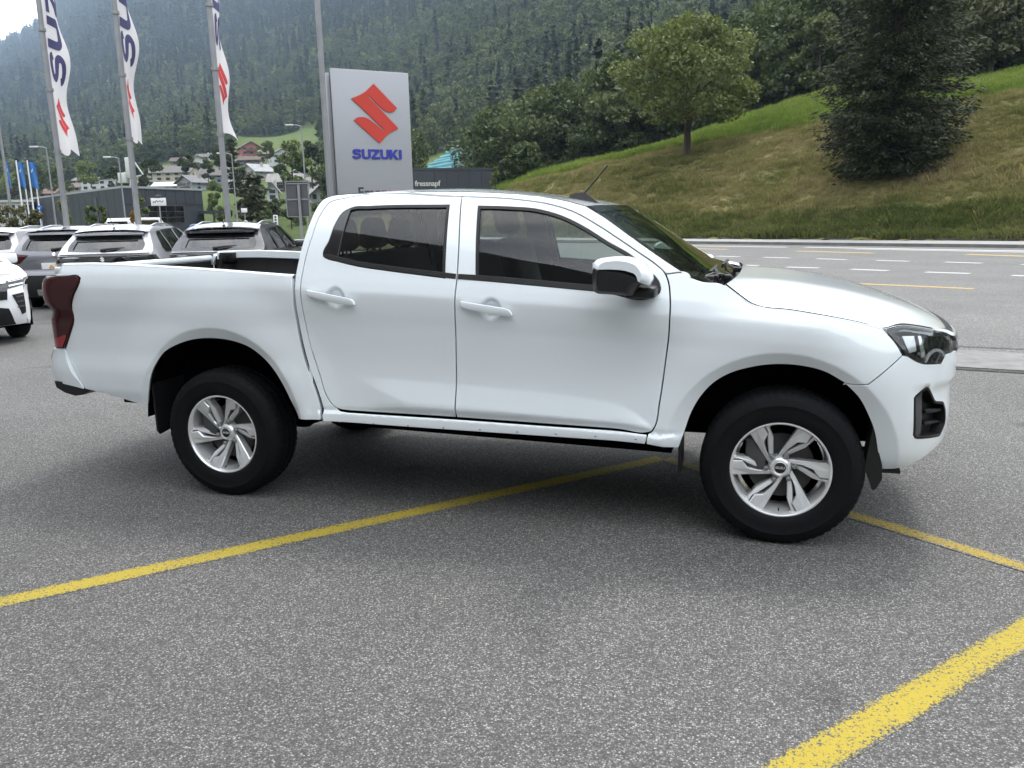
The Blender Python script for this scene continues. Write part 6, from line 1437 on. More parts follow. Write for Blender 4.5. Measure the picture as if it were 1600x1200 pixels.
    for sg in (-1, 1):
        hl = panel('headlight', curve(cor([(sg*.60, .76), (sg*1.0, .80), (sg*1.0, .905), (sg*.62, .87)], 0, 1, 2, 3), .05), BLACK_G, root, sp=.05, flange=.02, d=.008, **kf)
        panel('lamp_strip', curve(cor([(sg*.68, .79), (sg*.99, .815), (sg*.99, .838), (sg*.68, .812)], 0, 1, 2, 3), .05), CHROME, hl, sp=.05, flange=0, d=.012, **kf)
        panel('lamp_strip', curve(cor([(sg*.66, .845), (sg*.95, .875), (sg*.95, .888), (sg*.66, .858)], 0, 1, 2, 3), .05), PLATE_W, hl, sp=.05, flange=0, d=.012, **kf)
        hl2 = curve(cor([(L-.20, .80), (L-.55, .88), (L-.50, .925), (L-.26, .91)], 0, 1, 2, 3), .04); panel('headlight', hl2, BLACK_G, root, sp=.05, flange=.02, d=.008, side=sg, **kw)
        panel('fog_lamp_surround', curve(cor([(sg*.72, .68), (sg*.98, .70), (sg*.96, .42), (sg*.88, .40)], 0, 1, 2, 3), .05), BLACK_P, root, sp=.05, flange=.02, d=.010, **kf)
        for z_ in (.50, .57, .64): panel('louvre', curve(cor([(sg*.79, z_), (sg*.96, z_+.01), (sg*.96, z_+.025), (sg*.79, z_+.015)], 0, 1, 2, 3), .05), GREY_P, root, sp=0, flange=.01, d=.014, **kf)
    # rails, antenna, underside, cabin, wheels
    for sg in (-1, 1):
        zz_ = [(.78, zt+.015), (.95, zt+.075), (1.4, zroof+.05), (2.0, zroof+.045), (2.45, zroof-.01), (2.6, zroof-.075)]
        pts = [(x, (float(S.w(x))-.335)*sg, z) for x, z in zz_]; m = MB(); m.tube(pts, .022, 8); m.build('roof_rail', rails, root, smooth=60)
    m = MB(); m.rbox((rp[-1][0]+.28, 0, zt+.075), (.12, .05, .03), .012); m.tube([(rp[-1][0]+.28, 0, zt+.08), (rp[-1][0]-.02, 0, zt+.36)], [.007, .004], 6); m.build('antenna', BLACK_P, root, smooth=40)
    m = MB(); m.box(.15, L-.25, -W/2+.12, W/2-.12, .22, .62); m.box(.25, 3.1, -W/2+.10, W/2-.10, .60, .90); m.build('dark_floor_block', BLACK_M, root)
    for sy in (-.36, .36):
        m = MB(); m.rbox((1.95, sy, 1.02), (.16, .50, .62), .06); m.rbox((1.92, sy, 1.38), (.10, .26, .17), .05); m.build('seat', SEAT, root, smooth=50)
    m = MB(); m.rbox((1.15, 0, 1.0), (.16, 1.25, .45), .06); m.build('seat', SEAT, root, smooth=50)
    for x in S.wb:
        for sy in (-1, 1): car_wheel(root, x, sy*(W/2-.115))
    return root
def car_at(px, D, heading_deg, ref, **k):
    """place so that car-local point ref stands at the surveyed spot; heading measured from +x"""
    h = R(heading_deg); p = spot(px, D); c, s_ = math.cos(h), math.sin(h)
    return (p.x-(ref[0]*c-ref[1]*s_), p.y-(ref[0]*s_+ref[1]*c), 0), h
BACKS = [
 (18, 17.6, 114, (0.5, -.60), PAINT_S, 'vitara', 'silver car cut by the left edge, its dark glass and roof rail showing', None, PLATE_O, SILVER_T),
 (75, 15.9, 112, (0.0, 0.0), PAINT_G, 'vitara', 'grey compact SUV with black bumper and orange printed number plate', PAINT_S, PLATE_O, SILVER_T),
 (152, 14.6, 113, (0.0, 0.0), PAINT_S, 'scross', 'silver crossover with a black light bar across its tailgate', None, None, SILVER_T),
 (330, 14.4, 111, (0.0, 0.0), PAINT_D, 'scross', 'dark grey crossover with silver roof rails, nearest the truck cab', None, None, SILVER_T)]
for (px, D, hd, ref, paint, style, lab, rfp, plate, rails) in BACKS:
    loc, h = car_at(px, D, hd, ref); suv(None, loc, h, paint, style, lab, rfp, plate, rails)
loc, h = car_at(33, 11.6, -22, (4.12, .74)); suv(None, loc, h, pmat('bright_white_paint', (.78, .78, .79), .3, 0, 1), 'vitara', 'white SUV nosing in at the left edge, front corner and fog lamp grille showing', None, None, BLACK_P)
# far traffic
def far_car(px, D, hd, paint, lab, van=False):
    b = spot(px, D); o = tag(empty('parked_car', b, R(hd)), lab, 'van' if van else 'car', 'distant cars'); L, W, H = (4.8, 1.9, 1.95) if van else (4.2, 1.75, 1.48)
    prof = [(0, .3), (0, .95), (.12, H*.62), (.45, H-.05), (1.0, H), (L*.60, H), (L*.70, H-.08), (L*.80, H*.66), (L-.15, H*.58), (L, .75), (L, .3)] if not van else [(0, .3), (0, H-.2), (.15, H), (L*.72, H), (L*.86, H*.62), (L-.1, H*.55), (L, .8), (L, .3)]
    m = MB(); lay = []
    for y, k in ((-W/2, .0), (-W/2+.04, .03), (W/2-.04, .03), (W/2, 0)):
        lay.append([(x, y*(1-.18*max(0, (z-H*.6)/(H*.4))), z+k) for x, z in prof])
    n = len(prof); V = [p for l_ in lay for p in l_]; F = [(r*n+i, r*n+(i+1) % n, (r+1)*n+(i+1) % n, (r+1)*n+i) for r in range(3) for i in range(n)]+[tuple(range(n))[::-1], tuple(3*n+i for i in range(n))]
    m.add(V, F).build('body', paint, o, smooth=30)
    for sg in (-1, 1):
        m = MB(); yy = W/2*.915*sg; m.prism([(.5, H*.64), (L*.74, H*.64), (L*.62, H-.12), (.62, H-.12)], yy-.06*sg, yy+.03*sg, lambda a, b_, c: Vector((a, c, b_))); m.build('window', GLASS_D if False else BLACK_G, o)
        for x in (.85, L-.85): m = MB(); m.lathe([(0, .1), (.2, .1), (.32, .08), (.32, -.08)], 18, Matrix.Translation((x, (W/2-.1)*sg, .32)) @ Matrix.Rotation(R(-90*sg), 4, 'X')); m.build('wheel', RUBBER, o, smooth=40)
    m = MB(); m.prism([(-W*.38, H*.64), (W*.38, H*.64), (W*.33, H-.16), (-W*.33, H-.16)], -.03, .30, lambda a, b_, c: Vector((c+(.0 if van else .05), a, b_))); m.build('rear_window', BLACK_G, o)
far_car(184, 50, 100, pmat('van_white', (.75, .75, .75), .35, coat=1), 'distant white van before the dark clad building', True)
far_car(262, 46, 190, PAINT_S, 'distant silver car roof below the white name board')
far_car(345, 62, 160, PAINT_B, 'distant blue car beside the rightmost flagpole')
# ------------------------------------------------------------------ vegetation
def leaf_mat(name, c1, c2, c3, trans=.30):
    m, t, out = new_mat(name); lk = t.links.new
    g = nd(t, 'ShaderNodeNewGeometry'); oi = nd(t, 'ShaderNodeObjectInfo')
    n = nd(t, 'ShaderNodeTexNoise'); n.inputs['Scale'].default_value = .45; n.inputs['Detail'].default_value = 4; lk(g.outputs['Position'], n.inputs['Vector'])
    a = nd(t, 'ShaderNodeMath', operation='MULTIPLY_ADD'); a.inputs[1].default_value = .50; lk(g.outputs['Random Per Island'], a.inputs[0])
    b2 = nd(t, 'ShaderNodeMath', operation='MULTIPLY_ADD'); b2.inputs[1].default_value = .42; lk(oi.outputs['Random'], b2.inputs[0]); lk(a.outputs[0], b2.inputs[2])
    n2 = nd(t, 'ShaderNodeMath', operation='MULTIPLY_ADD'); n2.inputs[1].default_value = .5; n2.inputs[2].default_value = -.22; lk(n.outputs[0], n2.inputs[0]); lk(n2.outputs[0], a.inputs[2])
    nb = nd(t, 'ShaderNodeTexNoise'); nb.inputs['Scale'].default_value = .011; nb.inputs['Detail'].default_value = 3; lk(g.outputs['Position'], nb.inputs['Vector']); b3 = nd(t, 'ShaderNodeMath', operation='MULTIPLY_ADD'); b3.inputs[1].default_value = 1.3; b3.inputs[2].default_value = -.65; lk(nb.outputs[0], b3.inputs[0]); b4 = nd(t, 'ShaderNodeMath', operation='ADD'); lk(b3.outputs[0], b4.inputs[0]); lk(b2.outputs[0], b4.inputs[1]); b2 = b4
    r = nd(t, 'ShaderNodeValToRGB'); e = r.color_ramp.elements; e[0].position = .15; e[0].color = (*c1, 1); e[1].position = .95; e[1].color = (*c3, 1); q = e.new(.55); q.color = (*c2, 1)
    lk(b2.outputs[0], r.inputs[0])
    d = nd(t, 'ShaderNodeBsdfDiffuse'); tr = nd(t, 'ShaderNodeBsdfTranslucent'); mx = nd(t, 'ShaderNodeMixShader'); mx.inputs[0].default_value = trans
    gl = nd(t, 'ShaderNodeBsdfGlossy'); gl.inputs['Roughness'].default_value = .5; gl.inputs['Color'].default_value = (.6, .6, .6, 1); m2 = nd(t, 'ShaderNodeMixShader'); m2.inputs[0].default_value = .05
    lk(r.outputs[0], d.inputs[0]); lk(r.outputs[0], tr.inputs[0]); lk(d.outputs[0], mx.inputs[1]); lk(tr.outputs[0], mx.inputs[2]); lk(mx.outputs[0], m2.inputs[1]); lk(gl.outputs[0], m2.inputs[2]); lk(m2.outputs[0], out.inputs[0])
    return m
LEAF = leaf_mat('broad_leaves', (.028, .046, .012), (.062, .086, .024), (.124, .144, .046))
LEAF_N = leaf_mat('walnut_leaves', (.058, .082, .019), (.115, .145, .036), (.19, .215, .066))
LEAF_B = leaf_mat('bright_leaves', (.075, .110, .026), (.125, .165, .042), (.19, .22, .07))
NEED = leaf_mat('conifer_needles', (.026, .034, .014), (.050, .060, .024), (.095, .094, .040), .12)
NEED_F = leaf_mat('far_conifer_needles', (.012, .020, .009), (.024, .037, .015), (.046, .058, .022), .12)
BARK = pmat('bark', (.045, .036, .028), .95, var=.35, vscale=9, bump=.6, bscale=18)
def cards(rng, C, size, aspect=.6, up=.0, droop=None):
    """leaf-sized quads centred on C (n, 3)"""
    n = len(C); a = rng.normal(size=(n, 3)); a /= np.linalg.norm(a, axis=1, keepdims=True)
    if droop is not None: a = a*.45+droop; a /= np.linalg.norm(a, axis=1, keepdims=True)
    b = rng.normal(size=(n, 3)); b[:, 2] *= (1-up); b -= a*np.sum(a*b, 1, keepdims=True); b /= np.linalg.norm(b, axis=1, keepdims=True)
    s = size*(.6+.8*rng.random((n, 1))); A = a*s*.5; B = b*s*.5*aspect
    V = np.stack([C-A, C-A*.1+B, C+A, C-A*.1-B], 1).reshape(-1, 3); return V, np.arange(4*n, dtype=np.int32).reshape(-1, 4)
def crown_points(rng, n, lobes, shell=.55):
    """points through a crown made of lobes (centre, radii); denser towards the outside of each lobe"""
    w = np.array([l[1][0]*l[1][1]*l[1][2] for l in lobes])**.75; k = rng.choice(len(lobes), n, p=w/w.sum())
    c = np.array([l[0] for l in lobes])[k]; r = np.array([l[1] for l in lobes])[k]; d = rng.normal(size=(n, 3)); d /= np.linalg.norm(d, axis=1, keepdims=True)
    return c+d*r*(shell+(1.05-shell)*rng.random((n, 1))**.7)
def make_lobes(rng, H, rad, z0, n, flat=.75, shape=None):
    out = []
    for i in range(n):
        t = rng.random(); z = z0+(H-z0)*(.10+.85*t); prof = shape(t) if shape else math.sin(math.pi*min(.98, .12+.80*t))**.6
        a = rng.random()*6.283; rr = rad*prof*(.35+.60*rng.random()); s = rad*(.26+.18*rng.random()); out.append(((rr*math.cos(a), rr*math.sin(a), z), (s, s, s*flat)))
    return out
def limbs(rng, H, z0, rad, r0, n=9, lean=.0):
    m = MB(); top = H*.72; m.tube([(0, 0, -.6), (0, 0, z0*.5), (lean*.4, 0, z0), (lean, lean*.5, top)], [r0*1.25, r0, r0*.85, r0*.18], 10)
    for i in range(n):
        a = i*2.4+rng.random(); z = z0*.85+(top-z0)*rng.random()*.8; L_ = rad*(.55+.35*rng.random()); up = .35+.5*rng.random()
        m.tube([(0, 0, z), (math.cos(a)*L_*.45, math.sin(a)*L_*.45, z+L_*up*.35), (math.cos(a)*L_, math.sin(a)*L_, z+L_*up)], [r0*.42, r0*.26, r0*.07], 6)
    return m
def broadleaf(seed, H, rad, z0, ncard, size, leaf, nl=22, flat=.75, shape=None, r0=None, shell=.55):
    rng = np.random.default_rng(seed); lobes = make_lobes(rng, H, rad, z0, nl, flat, shape); V, F = cards(rng, crown_points(rng, ncard, lobes, shell), size); return mesh_np('crown', V, F, leaf), limbs(rng, H, z0, rad, r0 or H*.022)
def tree(name, lab, pos, mesh_c, mb_t, group=None, cat='tree', rz=0., sc=1.):
    o = empty(name, pos, rz); o.scale = (sc, sc, sc); tag(o, lab, cat, group); link('crown', mesh_c, o)
    if mb_t is not None: mb_t.build('trunk', BARK, o, smooth=60)
    return o
def conifer_mesh(seed, H, rad, ncard, size, leaf, z0=.08, ragged=.25, power=.85, whorls=None, droop=.25):
    rng = np.random.default_rng(seed); wn_ = whorls or int(H*1.6); C = []; D = []
    per = ncard//(wn_*7)+1
    for i in range(wn_):
        t = (i+.5*rng.random())/wn_; z = H*(z0+(1-z0)*t); R_ = rad*(1-t)**power*(1-ragged*rng.random())+.15
        nb = max(4, int(7*(1-.4*t)))
        for k in range(nb):
            a = rng.random()*6.283; L_ = R_*(.7+.4*rng.random()); u = rng.random(per)**.7; dz = -droop*L_*u+ .10*L_*u*u
            x = np.cos(a)*L_*u; y = np.sin(a)*L_*u; sp = .14*L_*u+.10
            c = np.stack([x+rng.normal(size=per)*sp, y+rng.normal(size=per)*sp, z+dz+rng.normal(size=per)*.12*size*2], 1); C.append(c)
            D.append(np.repeat([[math.cos(a), math.sin(a), -.25]], per, 0))
    V, F = cards(rng, np.concatenate(C), size, .5, droop=np.concatenate(D)); return mesh_np('crown', V, F, leaf)
def fir_trunk(H, r0): return MB().tube([(0, 0, -.5), (0, 0, H*.5), (0, 0, H*.97)], [r0*1.2, r0*.7, r0*.1], 8)
# the spreading walnut on the crest of the embankment
pos = spot(1072, 61); pos.z = hill_z(1072, 61); Ht = z_at(pos, 24)-pos.z; rad = 122*61/CAM_F
rng = np.random.default_rng(21); z0w = Ht*.26; lob = []
for i in range(80):
    a = rng.random()*6.283; t = rng.random(); prof = (.62+.9*t if t < .42 else math.sqrt(max(0, 1-((t-.42)/.60)**2))); rr = rad*prof*(.25+.68*rng.random()**.6)*.93; s = rad*(.15+.11*rng.random()); lob.append(((rr*math.cos(a), rr*math.sin(a), z0w+(Ht-z0w)*(.06+.84*t)), (s, s, s*.62)))
V, F = cards(rng, crown_points(rng, 17000, lob, .45), .27)
tree('walnut_tree', 'broad crowned green tree with a short dark trunk on the crest of the grassy bank', pos, mesh_np('crown', V, F, LEAF_N), limbs(rng, Ht, z0w, rad*.9, .24, 14))
# the big dark conifer on the bank
for Dc in np.arange(38, 52, .25):
    if hill_z(1385, Dc) >= z_at(spot(1385, Dc), 272): break
pos = spot(1385, Dc); pos.z = hill_z(1385, Dc)-.2; Ht = 15.5; rad = 124*Dc/CAM_F
rng = np.random.default_rng(4); C = []; Dv = []
for i in range(950):
    t = rng.random()**1.15; z = .15+t*(Ht-.4); prof = (.80+.42*min(1, t/.20) if t < .20 else 1.22-.42*((t-.2)/.8)-.55*max(0, t-.66)/.34)*.85; a = rng.random()*6.283; L_ = rad*prof*(.62+.38*rng.random()); per = 95
    u = rng.random(per)**.75; droop = -.22*L_*u+.12*L_*u*u; sp = .05*L_+.10*L_*u*(1.15-u)
    C.append(np.stack([np.cos(a)*L_*u+rng.normal(size=per)*sp*.6, np.sin(a)*L_*u+rng.normal(size=per)*sp*.6, z+droop+rng.normal(size=per)*.11], 1)); Dv.append(np.repeat([[math.cos(a), math.sin(a), -.30]], per, 0))
V, F = cards(rng, np.concatenate(C), .21, .42, droop=np.concatenate(Dv))
m = MB(); m.tube([(0,0,-.5), (.1,0,Ht*.5), (0,0,Ht*.98)], [.34, .22, .03], 12)
for i in range(46):
    a = i*2.4; z = .8+i*.30; L_ = rad*.85*(1-.55*i/46); m.tube([(0,0,z), (math.cos(a)*L_*.5, math.sin(a)*L_*.5, z-.08*L_), (math.cos(a)*L_, math.sin(a)*L_, z-.10*L_)], [.07, .045, .012], 5)
tree('conifer_tree', 'huge dark bushy conifer standing on the right of the grassy bank', pos, mesh_np('crown', V, F, NEED), m)
# round bush and near trees below the bank
def bl(name, lab, px, D, ytop, wpx, seed, leaf, n=5000, size=.35, z0=.15, cat='tree', grp=None, dz=0., nl=24, ybase=None):
    p = spot(px, D); p.z = (hill_z(px, D) if ybase is None else z_at(p, ybase))+dz; H = max(1.0, z_at(p, ytop)-p.z); r = wpx*D/CAM_F/2
    shp = (lambda t: math.sin(math.pi*(.28+.66*t))**.7) if z0 < .12 else None
    mc, mt = broadleaf(seed, H, r*.90, H*z0, n, size, leaf, nl, .8, shp, None, .55 if n > 2000 else .12); return tree(name, lab, p, mc, mt, grp, cat)
bl('round_bush', 'round green bush at the left end of the grassy bank', 822, 82, 228, 66, 31, LEAF, 7000, .34, .05, 'bush', nl=40)
grp = 'trees behind the grassy bank'
for i, (px, D, yt, w, lf, lab) in enumerate([
  (784, 128, 165, 70, LEAF, 'tall dark tree left of the round bush, beside the netted vines'), (815, 120, 162, 80, LEAF, 'dense tree directly behind the round bush'), (868, 108, 168, 78, LEAF, 'dark tree behind the right side of the round bush'),
  (920, 104, 150, 80, LEAF, 'tree just left of the walnut crown on the wood edge'), (975, 100, 152, 70, LEAF, 'tree behind the left side of the walnut crown'), (1035, 96, 100, 80, LEAF, 'tree behind the middle of the walnut crown'),
  (1125, 96, 80, 70, LEAF, 'tree behind the right side of the walnut crown'), (1180, 92, 70, 66, LEAF_B, 'paler tree right of the walnut at the meadow edge'), (1225, 90, 50, 74, LEAF, 'dark tree between walnut and conifer above the meadow'), (1270, 84, 20, 80, LEAF, 'tall tree touching the left side of the big conifer'),
  (1530, 74, -60, 110, NEED, 'dark tree right of the big conifer'), (1590, 80, -40, 120, LEAF, 'dark tree at the upper right edge'), (1480, 80, -70, 110, LEAF, 'tree behind the top of the big conifer'), (1660, 74, -40, 130, LEAF, 'tree leaning in from the right edge')]):
    bl('broadleaf_tree', lab, px, D, yt, w, 100+i, lf, 4200, .46, .10, 'tree', grp)
bl('small_tree', 'small bright bush at the right end of the dark shop', 776, 72, 258, 18, 51, LEAF_B, 900, .24, .08, 'bush', nl=10)
# village trees
grp = 'dark conifers in the village'
for i, (px, D, yt, yb, w, lab) in enumerate([(371, 140, 215, 300, 26, 'slim dark fir behind the rightmost flagpole'), (399, 92, 267, 336, 56, 'broad dark pine between the flagpole and the road sign'), (386, 94, 285, 338, 34, 'lower dark pine beside the broad one, left side')]):
    p = spot(px, D); zb = z_at(p, yb); p.z = zb; H = z_at(p, yt)-zb; r = w*D/CAM_F/2; tree('fir_tree', lab, p, conifer_mesh(60+i, H, r, 3600, .5, NEED, .02, .35, .6), fir_trunk(H, .2), grp)
grp = 'trees among the village houses'
spots_v = [(462, 150, 216, 300, 52, 'broad dark green tree right of the white village house'), (492, 170, 222, 290, 40, 'tall tree left of the pylon behind the post'), (437, 130, 300, 346, 30, 'green tree in front of the white gable wall'), (412, 100, 316, 350, 26, 'small tree below the broad dark pine'), (389, 98, 318, 350, 22, 'small tree right of the rightmost flagpole foot'),
  (455, 96, 312, 350, 30, 'small green tree left of the road sign'), (338, 150, 300, 345, 24, 'bush on the slope by the end of the clad building'), (225, 190, 255, 300, 34, 'tree beside the telecom mast'), (190, 210, 262, 300, 40, 'tree behind the modern white block'), (150, 240, 250, 290, 44, 'tree left of the telecom mast on the wood edge'),
  (100, 230, 262, 300, 46, 'tree above the blue flags'), (60, 230, 258, 302, 44, 'tree between the blue flags and the lamp'), (30, 230, 262, 305, 44, 'tree at the far left edge'), (300, 240, 240, 270, 30, 'tree above the white chalet'), (350, 235, 232, 262, 30, 'tree left of the slim dark fir'), (425, 260, 222, 250, 26, 'tree between the pink and the white house'), (332, 230, 247, 285, 22, 'tree between chalet and flagpole'),
  (245, 225, 250, 275, 36, 'dark tree above the long beige house'), (470, 230, 232, 262, 30, 'tree above the big dark barn'), (383, 190, 262, 285, 20, 'small tree below the brown timber house'),
  (425, 120, 318, 350, 30, 'green tree below the white gable wall'), (468, 110, 322, 352, 26, 'green bush tree behind the foot of the road sign'), (352, 112, 322, 348, 24, 'green tree left of the rightmost flagpole foot'), (496, 120, 318, 350, 26, 'green tree below the houses left of the pylon'), (340, 200, 284, 302, 26, 'bush below the blue grey long house'), (405, 175, 288, 312, 30, 'green tree under the pale stone house'), (445, 200, 258, 275, 24, 'tree between the white house and the dark brown barn'), (365, 215, 240, 256, 22, 'tree above the grey roofed house'), (505, 240, 236, 262, 30, 'dark tree close left of the tall post')]
for i, (px, D, yt, yb, w, lab) in enumerate(spots_v): bl('broadleaf_tree', lab, px, D, yt, w, 200+i, LEAF if i % 3 else LEAF_B, 2100, .55 if D > 140 else .32, .08, 'tree', grp, nl=14, ybase=yb)
# planting by the clad building and the car park edge
grp = 'slim bushes by the clad building'
for i, (px, D, yt, w, lab) in enumerate([(104, 62, 306, 22, 'slim pale green bamboo beside the leftmost flagpole'), (222, 62, 300, 24, 'slim pale green bamboo beside the middle flagpole'), (145, 40, 329, 20, 'low bush with pale blossom above the silver crossover'), (163, 40, 334, 12, 'small bush left of the white van'), (209, 40, 335, 9, 'small orange flowering shrub before the middle flagpole')]):
    lf = LEAF_B if i < 4 else leaf_mat('orange_blossom', (.16, .10, .02), (.42, .24, .03), (.62, .52, .30))
    bl('slim_bush', lab, px, D, yt, w, 300+i, lf, 1100, .22 if i < 2 else .12, .04, 'bush', grp, nl=16, ybase=353)
for i, (px, w) in enumerate(((12, 34), (36, 34), (58, 26))):
    bl('flower_bush', ['low hedge bush above the silver car at the left edge', 'low hedge bush with pale blooms left of the grey SUV', 'low hedge bush right of the blue flags'][i], px, 30, 341+i, w, 320+i, leaf_mat('hedge_leaves_%s' % 'abc'[i], (.05, .06, .02), (.10, .105, .035), (.30, .28, .20)), 1100, .10, .02, 'bush', 'hedge bushes', nl=16, ybase=366)
# ------------------------------------------------------------------ scattered stuff (geometry nodes)
def proto(me):
    o = bpy.data.objects.new(me.name, me); return o
def scatter(name, pts, scl, rot, idx, protos, mats=None, kind='stuff'):
    col = bpy.data.collections.new(name+'_kinds')
    for i, me in enumerate(protos): o = bpy.data.objects.new('%s_%s' % (name, 'abcdefghij'[i]), me); col.objects.link(o)
    me = bpy.data.meshes.new(name); me.vertices.add(len(pts)); me.vertices.foreach_set('co', np.asarray(pts, np.float32).ravel())
    a = me.attributes.new('scl', 'FLOAT_VECTOR', 'POINT'); s3 = np.asarray(scl, np.float32); s3 = s3 if s3.ndim == 2 else np.repeat(s3[:, None], 3, 1); a.data.foreach_set('vector', s3.ravel())
    a = me.attributes.new('rot', 'FLOAT_VECTOR', 'POINT'); a.data.foreach_set('vector', np.asarray(rot, np.float32).ravel())
    a = me.attributes.new('idx', 'INT', 'POINT'); a.data.foreach_set('value', np.asarray(idx, np.int32))
    o = link(name, me); tag(o, kind=kind)
    ng = bpy.data.node_groups.new(name+'_scatter', 'GeometryNodeTree'); ng.interface.new_socket('Geometry', in_out='INPUT', socket_type='NodeSocketGeometry'); ng.interface.new_socket('Geometry', in_out='OUTPUT', socket_type='NodeSocketGeometry')
    N = ng.nodes.new; gi, go = N('NodeGroupInput'), N('NodeGroupOutput'); ip = N('GeometryNodeInstanceOnPoints'); ci = N('GeometryNodeCollectionInfo'); ci.inputs[0].default_value = col; ci.inputs['Separate Children'].default_value = True; ci.inputs['Reset Children'].default_value = True
    ip.inputs['Pick Instance'].default_value = True
    def attr(nm, typ):
        n = N('GeometryNodeInputNamedAttribute'); n.data_type = typ; n.inputs['Name'].default_value = nm; return [x for x in n.outputs if x.enabled and x.name == 'Attribute'][0]
    K = ng.links.new; K(gi.outputs[0], ip.inputs['Points']); K(ci.outputs[0], ip.inputs['Instance']); K(attr('idx', 'INT'), ip.inputs['Instance Index'])
    e2 = N('FunctionNodeEulerToRotation'); K(attr('rot', 'FLOAT_VECTOR'), e2.inputs[0]); K(e2.outputs[0], ip.inputs['Rotation']); K(attr('scl', 'FLOAT_VECTOR'), ip.inputs['Scale']); K(ip.outputs[0], go.inputs[0])
    md = o.modifiers.new('scatter', 'NODES'); md.node_group = ng; return o
def forest_points(seed, n, D0, D1, px0, px1, keep):
    rng = np.random.default_rng(seed); px = px0+(px1-px0)*rng.random(n); D = np.sqrt(D0**2+(D1**2-D0**2)*rng.random(n)); out = []
    for a, b in zip(px, D):
        if keep(a, b, rng): out.append((a, b))
    return out
def in_meadow(px, D):
    if 372 < px < 512 and 430 < D < 600: return True
    if 640 < px < 748 and 120 < D < 335: return True
    if px < 60 and D < 320: return True
    if 60 <= px < 525 and D < 440: return True
    if px > 690 and D < DB(px)+34: return True
    return False
LB = [broadleaf(400+k, 11+k*.8, 4.3, 1.2, 520, 1.15, LEAF, 14)[0] for k in range(4)]+[broadleaf(440, 10, 3.6, 1.0, 480, 1.05, LEAF_B, 12)[0]]
LC = [conifer_mesh(460+k, 19, 3.3, 560, 1.35, NEED_F, .06, .3, .9, whorls=16) for k in range(3)]
LN = [broadleaf(420+k, 10+k*.8, 4.0, 1.0, 2300, .55, LEAF, 20)[0] for k in range(4)]+[broadleaf(428, 10, 3.6, .8, 2200, .5, LEAF_B, 18)[0]]
nearw = []
dec, con = [], []
def zone(px, D, rng):
    """broadleaf low on the slope and on the right flank, conifers high up"""
    if in_meadow(px, D): return None
    h = hill_z(px, D); lim = 95+float(np.interp(px, [-300, 300, 700, 950, 1300], [110, 110, 170, 300, 420]))
    p = 1/(1+math.exp(-(h-lim)/40)); return 'c' if rng.random() < .08+.86*p else 'd'
rng = np.random.default_rng(77)
for (n, D0, D1, a, b, s) in ((2600, 150, 330, -160, 1700, 1.0), (7500, 330, 720, -200, 1500, 1.05), (9000, 700, 1500, -200, 1300, 1.35), (9000, 1500, 3150, -200, 760, 2.2)):
    px = a+(b-a)*rng.random(n); D = np.sqrt(D0**2+(D1**2-D0**2)*rng.random(n))
    for q, d in zip(px, D):
        k = zone(q, d, rng)
        if k is None: continue
        (con if k == 'c' else nearw if D1 < 400 else dec).append((*on_hill(q, d), s*(.65+.6*rng.random())))
# the wood right behind the bank
n = 900; px = 690+(1750-690)*rng.random(n); D = 88+80*rng.random(n)
for q, d in zip(px, D):
    if d > DB(q)+30 and (q > 775 or d > 340): nearw.append((*on_hill(q, d), .55+.5*rng.random()))
for nm, L_, pr in (('hillside_wood', nearw, LN), ('broadleaf_forest', dec, LB), ('conifer_forest', con, LC)):
    A = np.array(L_); k = len(A); sc = A[:, 3]; rt = np.zeros((k, 3)); rt[:, 2] = rng.random(k)*6.283; s3 = np.stack([sc*(.9+.25*rng.random(k)), sc*(.9+.25*rng.random(k)), sc*(.85+.35*rng.random(k))], 1)
    A[:, 2] -= .4; scatter(nm, A[:, :3], s3, rt, rng.integers(0, len(pr), k), pr)
# grass on the bank
def grass_mat(name, cs):
    m, t, out = new_mat(name); lk = t.links.new; g = nd(t, 'ShaderNodeNewGeometry'); oi = nd(t, 'ShaderNodeObjectInfo'); n = nd(t, 'ShaderNodeTexNoise'); n.inputs['Scale'].default_value = .16; n.inputs['Detail'].default_value = 7; n.inputs['Roughness'].default_value = .62; lk(g.outputs['Position'], n.inputs['Vector'])
    a = nd(t, 'ShaderNodeMath', operation='MULTIPLY_ADD'); a.inputs[1].default_value = .16; a.inputs[2].default_value = -.08; lk(oi.outputs['Random'], a.inputs[0]); s = nd(t, 'ShaderNodeMath', operation='ADD'); lk(a.outputs[0], s.inputs[0]); lk(n.outputs[0], s.inputs[1])
    r = nd(t, 'ShaderNodeValToRGB'); e = r.color_ramp.elements; e[0].position = cs[0][0]; e[0].color = (*cs[0][1], 1); e[1].position = cs[-1][0]; e[1].color = (*cs[-1][1], 1)
    for p_, c_ in cs[1:-1]: q = e.new(p_); q.color = (*c_, 1)
    lk(s.outputs[0], r.inputs[0]); d = nd(t, 'ShaderNodeBsdfDiffuse'); tr = nd(t, 'ShaderNodeBsdfTranslucent'); mx = nd(t, 'ShaderNodeMixShader'); mx.inputs[0].default_value = .3
    lk(r.outputs[0], d.inputs[0]); lk(r.outputs[0], tr.inputs[0]); lk(d.outputs[0], mx.inputs[1]); lk(tr.outputs[0], mx.inputs[2]); lk(mx.outputs[0], out.inputs[0]); return m
DRYG = grass_mat('dry_grass_blades', [(.30, (.100, .112, .034)), (.44, (.165, .162, .060)), (.57, (.245, .215, .098)), (.71, (.25, .18, .112))])
GRNG = grass_mat('meadow_grass_blades', [(.3, (.095, .145, .028)), (.55, (.155, .205, .042)), (.72, (.21, .23, .075))])
VERG = grass_mat('verge_grass_blades', [(.3, (.060, .082, .024)), (.55, (.095, .112, .036)), (.72, (.15, .145, .06))])
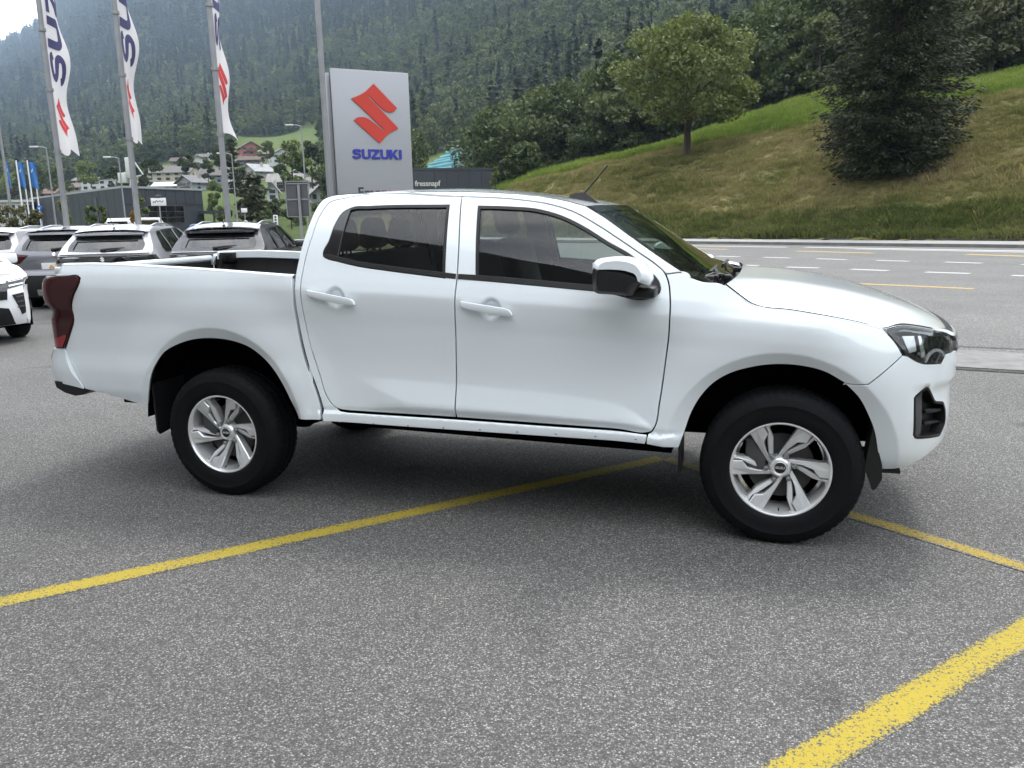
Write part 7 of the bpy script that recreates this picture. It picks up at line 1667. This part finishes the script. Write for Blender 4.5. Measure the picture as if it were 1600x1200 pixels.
def tuft(seed, mat, n=22, h=.30, r=.26):
    rng = np.random.default_rng(seed); V = []; F = []
    for i in range(n):
        a = rng.random()*6.283; rr = r*math.sqrt(rng.random()); x, y = rr*math.cos(a), rr*math.sin(a); hh = h*(.5+.6*rng.random()); l_ = .6*hh*(rng.random(2)-.5)*2; w = .012+.012*rng.random(); b = rng.random()*6.283; c, s = math.cos(b)*w, math.sin(b)*w; k = len(V)
        V += [(x-c, y-s, -.03), (x+c, y+s, -.03), (x+l_[0]*.5+c*.7, y+l_[1]*.5+s*.7, hh*.6), (x+l_[0]*.5-c*.7, y+l_[1]*.5-s*.7, hh*.6), (x+l_[0]*1.3, y+l_[1]*1.3, hh)]; F += [(k, k+1, k+2, k+3), (k+3, k+2, k+4)]
    return mesh_np('tuft', V, F, mat)
rng = np.random.default_rng(9); A = []; B = []; Cg = []
def clump(p):
    x, y = p[0], p[1]; n = math.sin(x*.9+1.7*math.sin(y*.5))*math.sin(y*.8+1.3*math.sin(x*.37)+2)+.6*math.sin(x*2.3+y*1.1)*math.sin(y*2.6-x*.7); return max(.5, .9+.40*n)
for q in 740+(1660-740)*rng.random(34000):
    b0 = base_D(q); D1 = max(DB(q), b0+6); D2 = D1+15; t = rng.random()
    if t < .72:
        d = b0+(D1-b0)*(t/.72); p_ = on_hill(q, d); A.append((*p_, clump(p_)*(.55+.8*rng.random()**2)))
    else:
        d = D1+(D2-D1+6)*((t-.72)/.28); p_ = on_hill(q, d); B.append((*p_, (.5+.5*clump(p_))*(.7+.9*rng.random())))
for q in 740+(1660-740)*rng.random(3600):
    b0 = base_D(q); p_ = on_hill(q, b0+.1+3.2*rng.random()**1.9); Cg.append((*p_, clump(p_)*(.7+1.1*rng.random())))
for nm, L_, mt, hgt in (('dry_bank_grass', A, DRYG, .24), ('meadow_grass', B, GRNG, .36), ('verge_grass', Cg, VERG, .24)):
    A_ = np.array(L_); k = len(A_); rt = np.zeros((k, 3)); rt[:, 2] = rng.random(k)*6.283; rt[:, :2] = rng.normal(size=(k, 2))*.12; scatter(nm, A_[:, :3], A_[:, 3], rt, rng.integers(0, 3, k), [tuft(500+i, mt, 26, hgt, .30) for i in range(3)])
# ------------------------------------------------------------------ the air
m, t, out = new_mat('valley_haze'); pv = nd(t, 'ShaderNodeVolumePrincipled'); pv.inputs['Color'].default_value = (.58, .77, 1.0, 1); pv.inputs['Density'].default_value = .00015; pv.inputs['Anisotropy'].default_value = .15
t.links.new(pv.outputs[0], out.inputs['Volume'])
mb = MB(); mb.box(-3600, 3600, -3600, 3600, -3.0, 1500); hz_ = mb.build('haze', m); tag(hz_, kind='stuff'); hz_.display_type = 'WIRE'
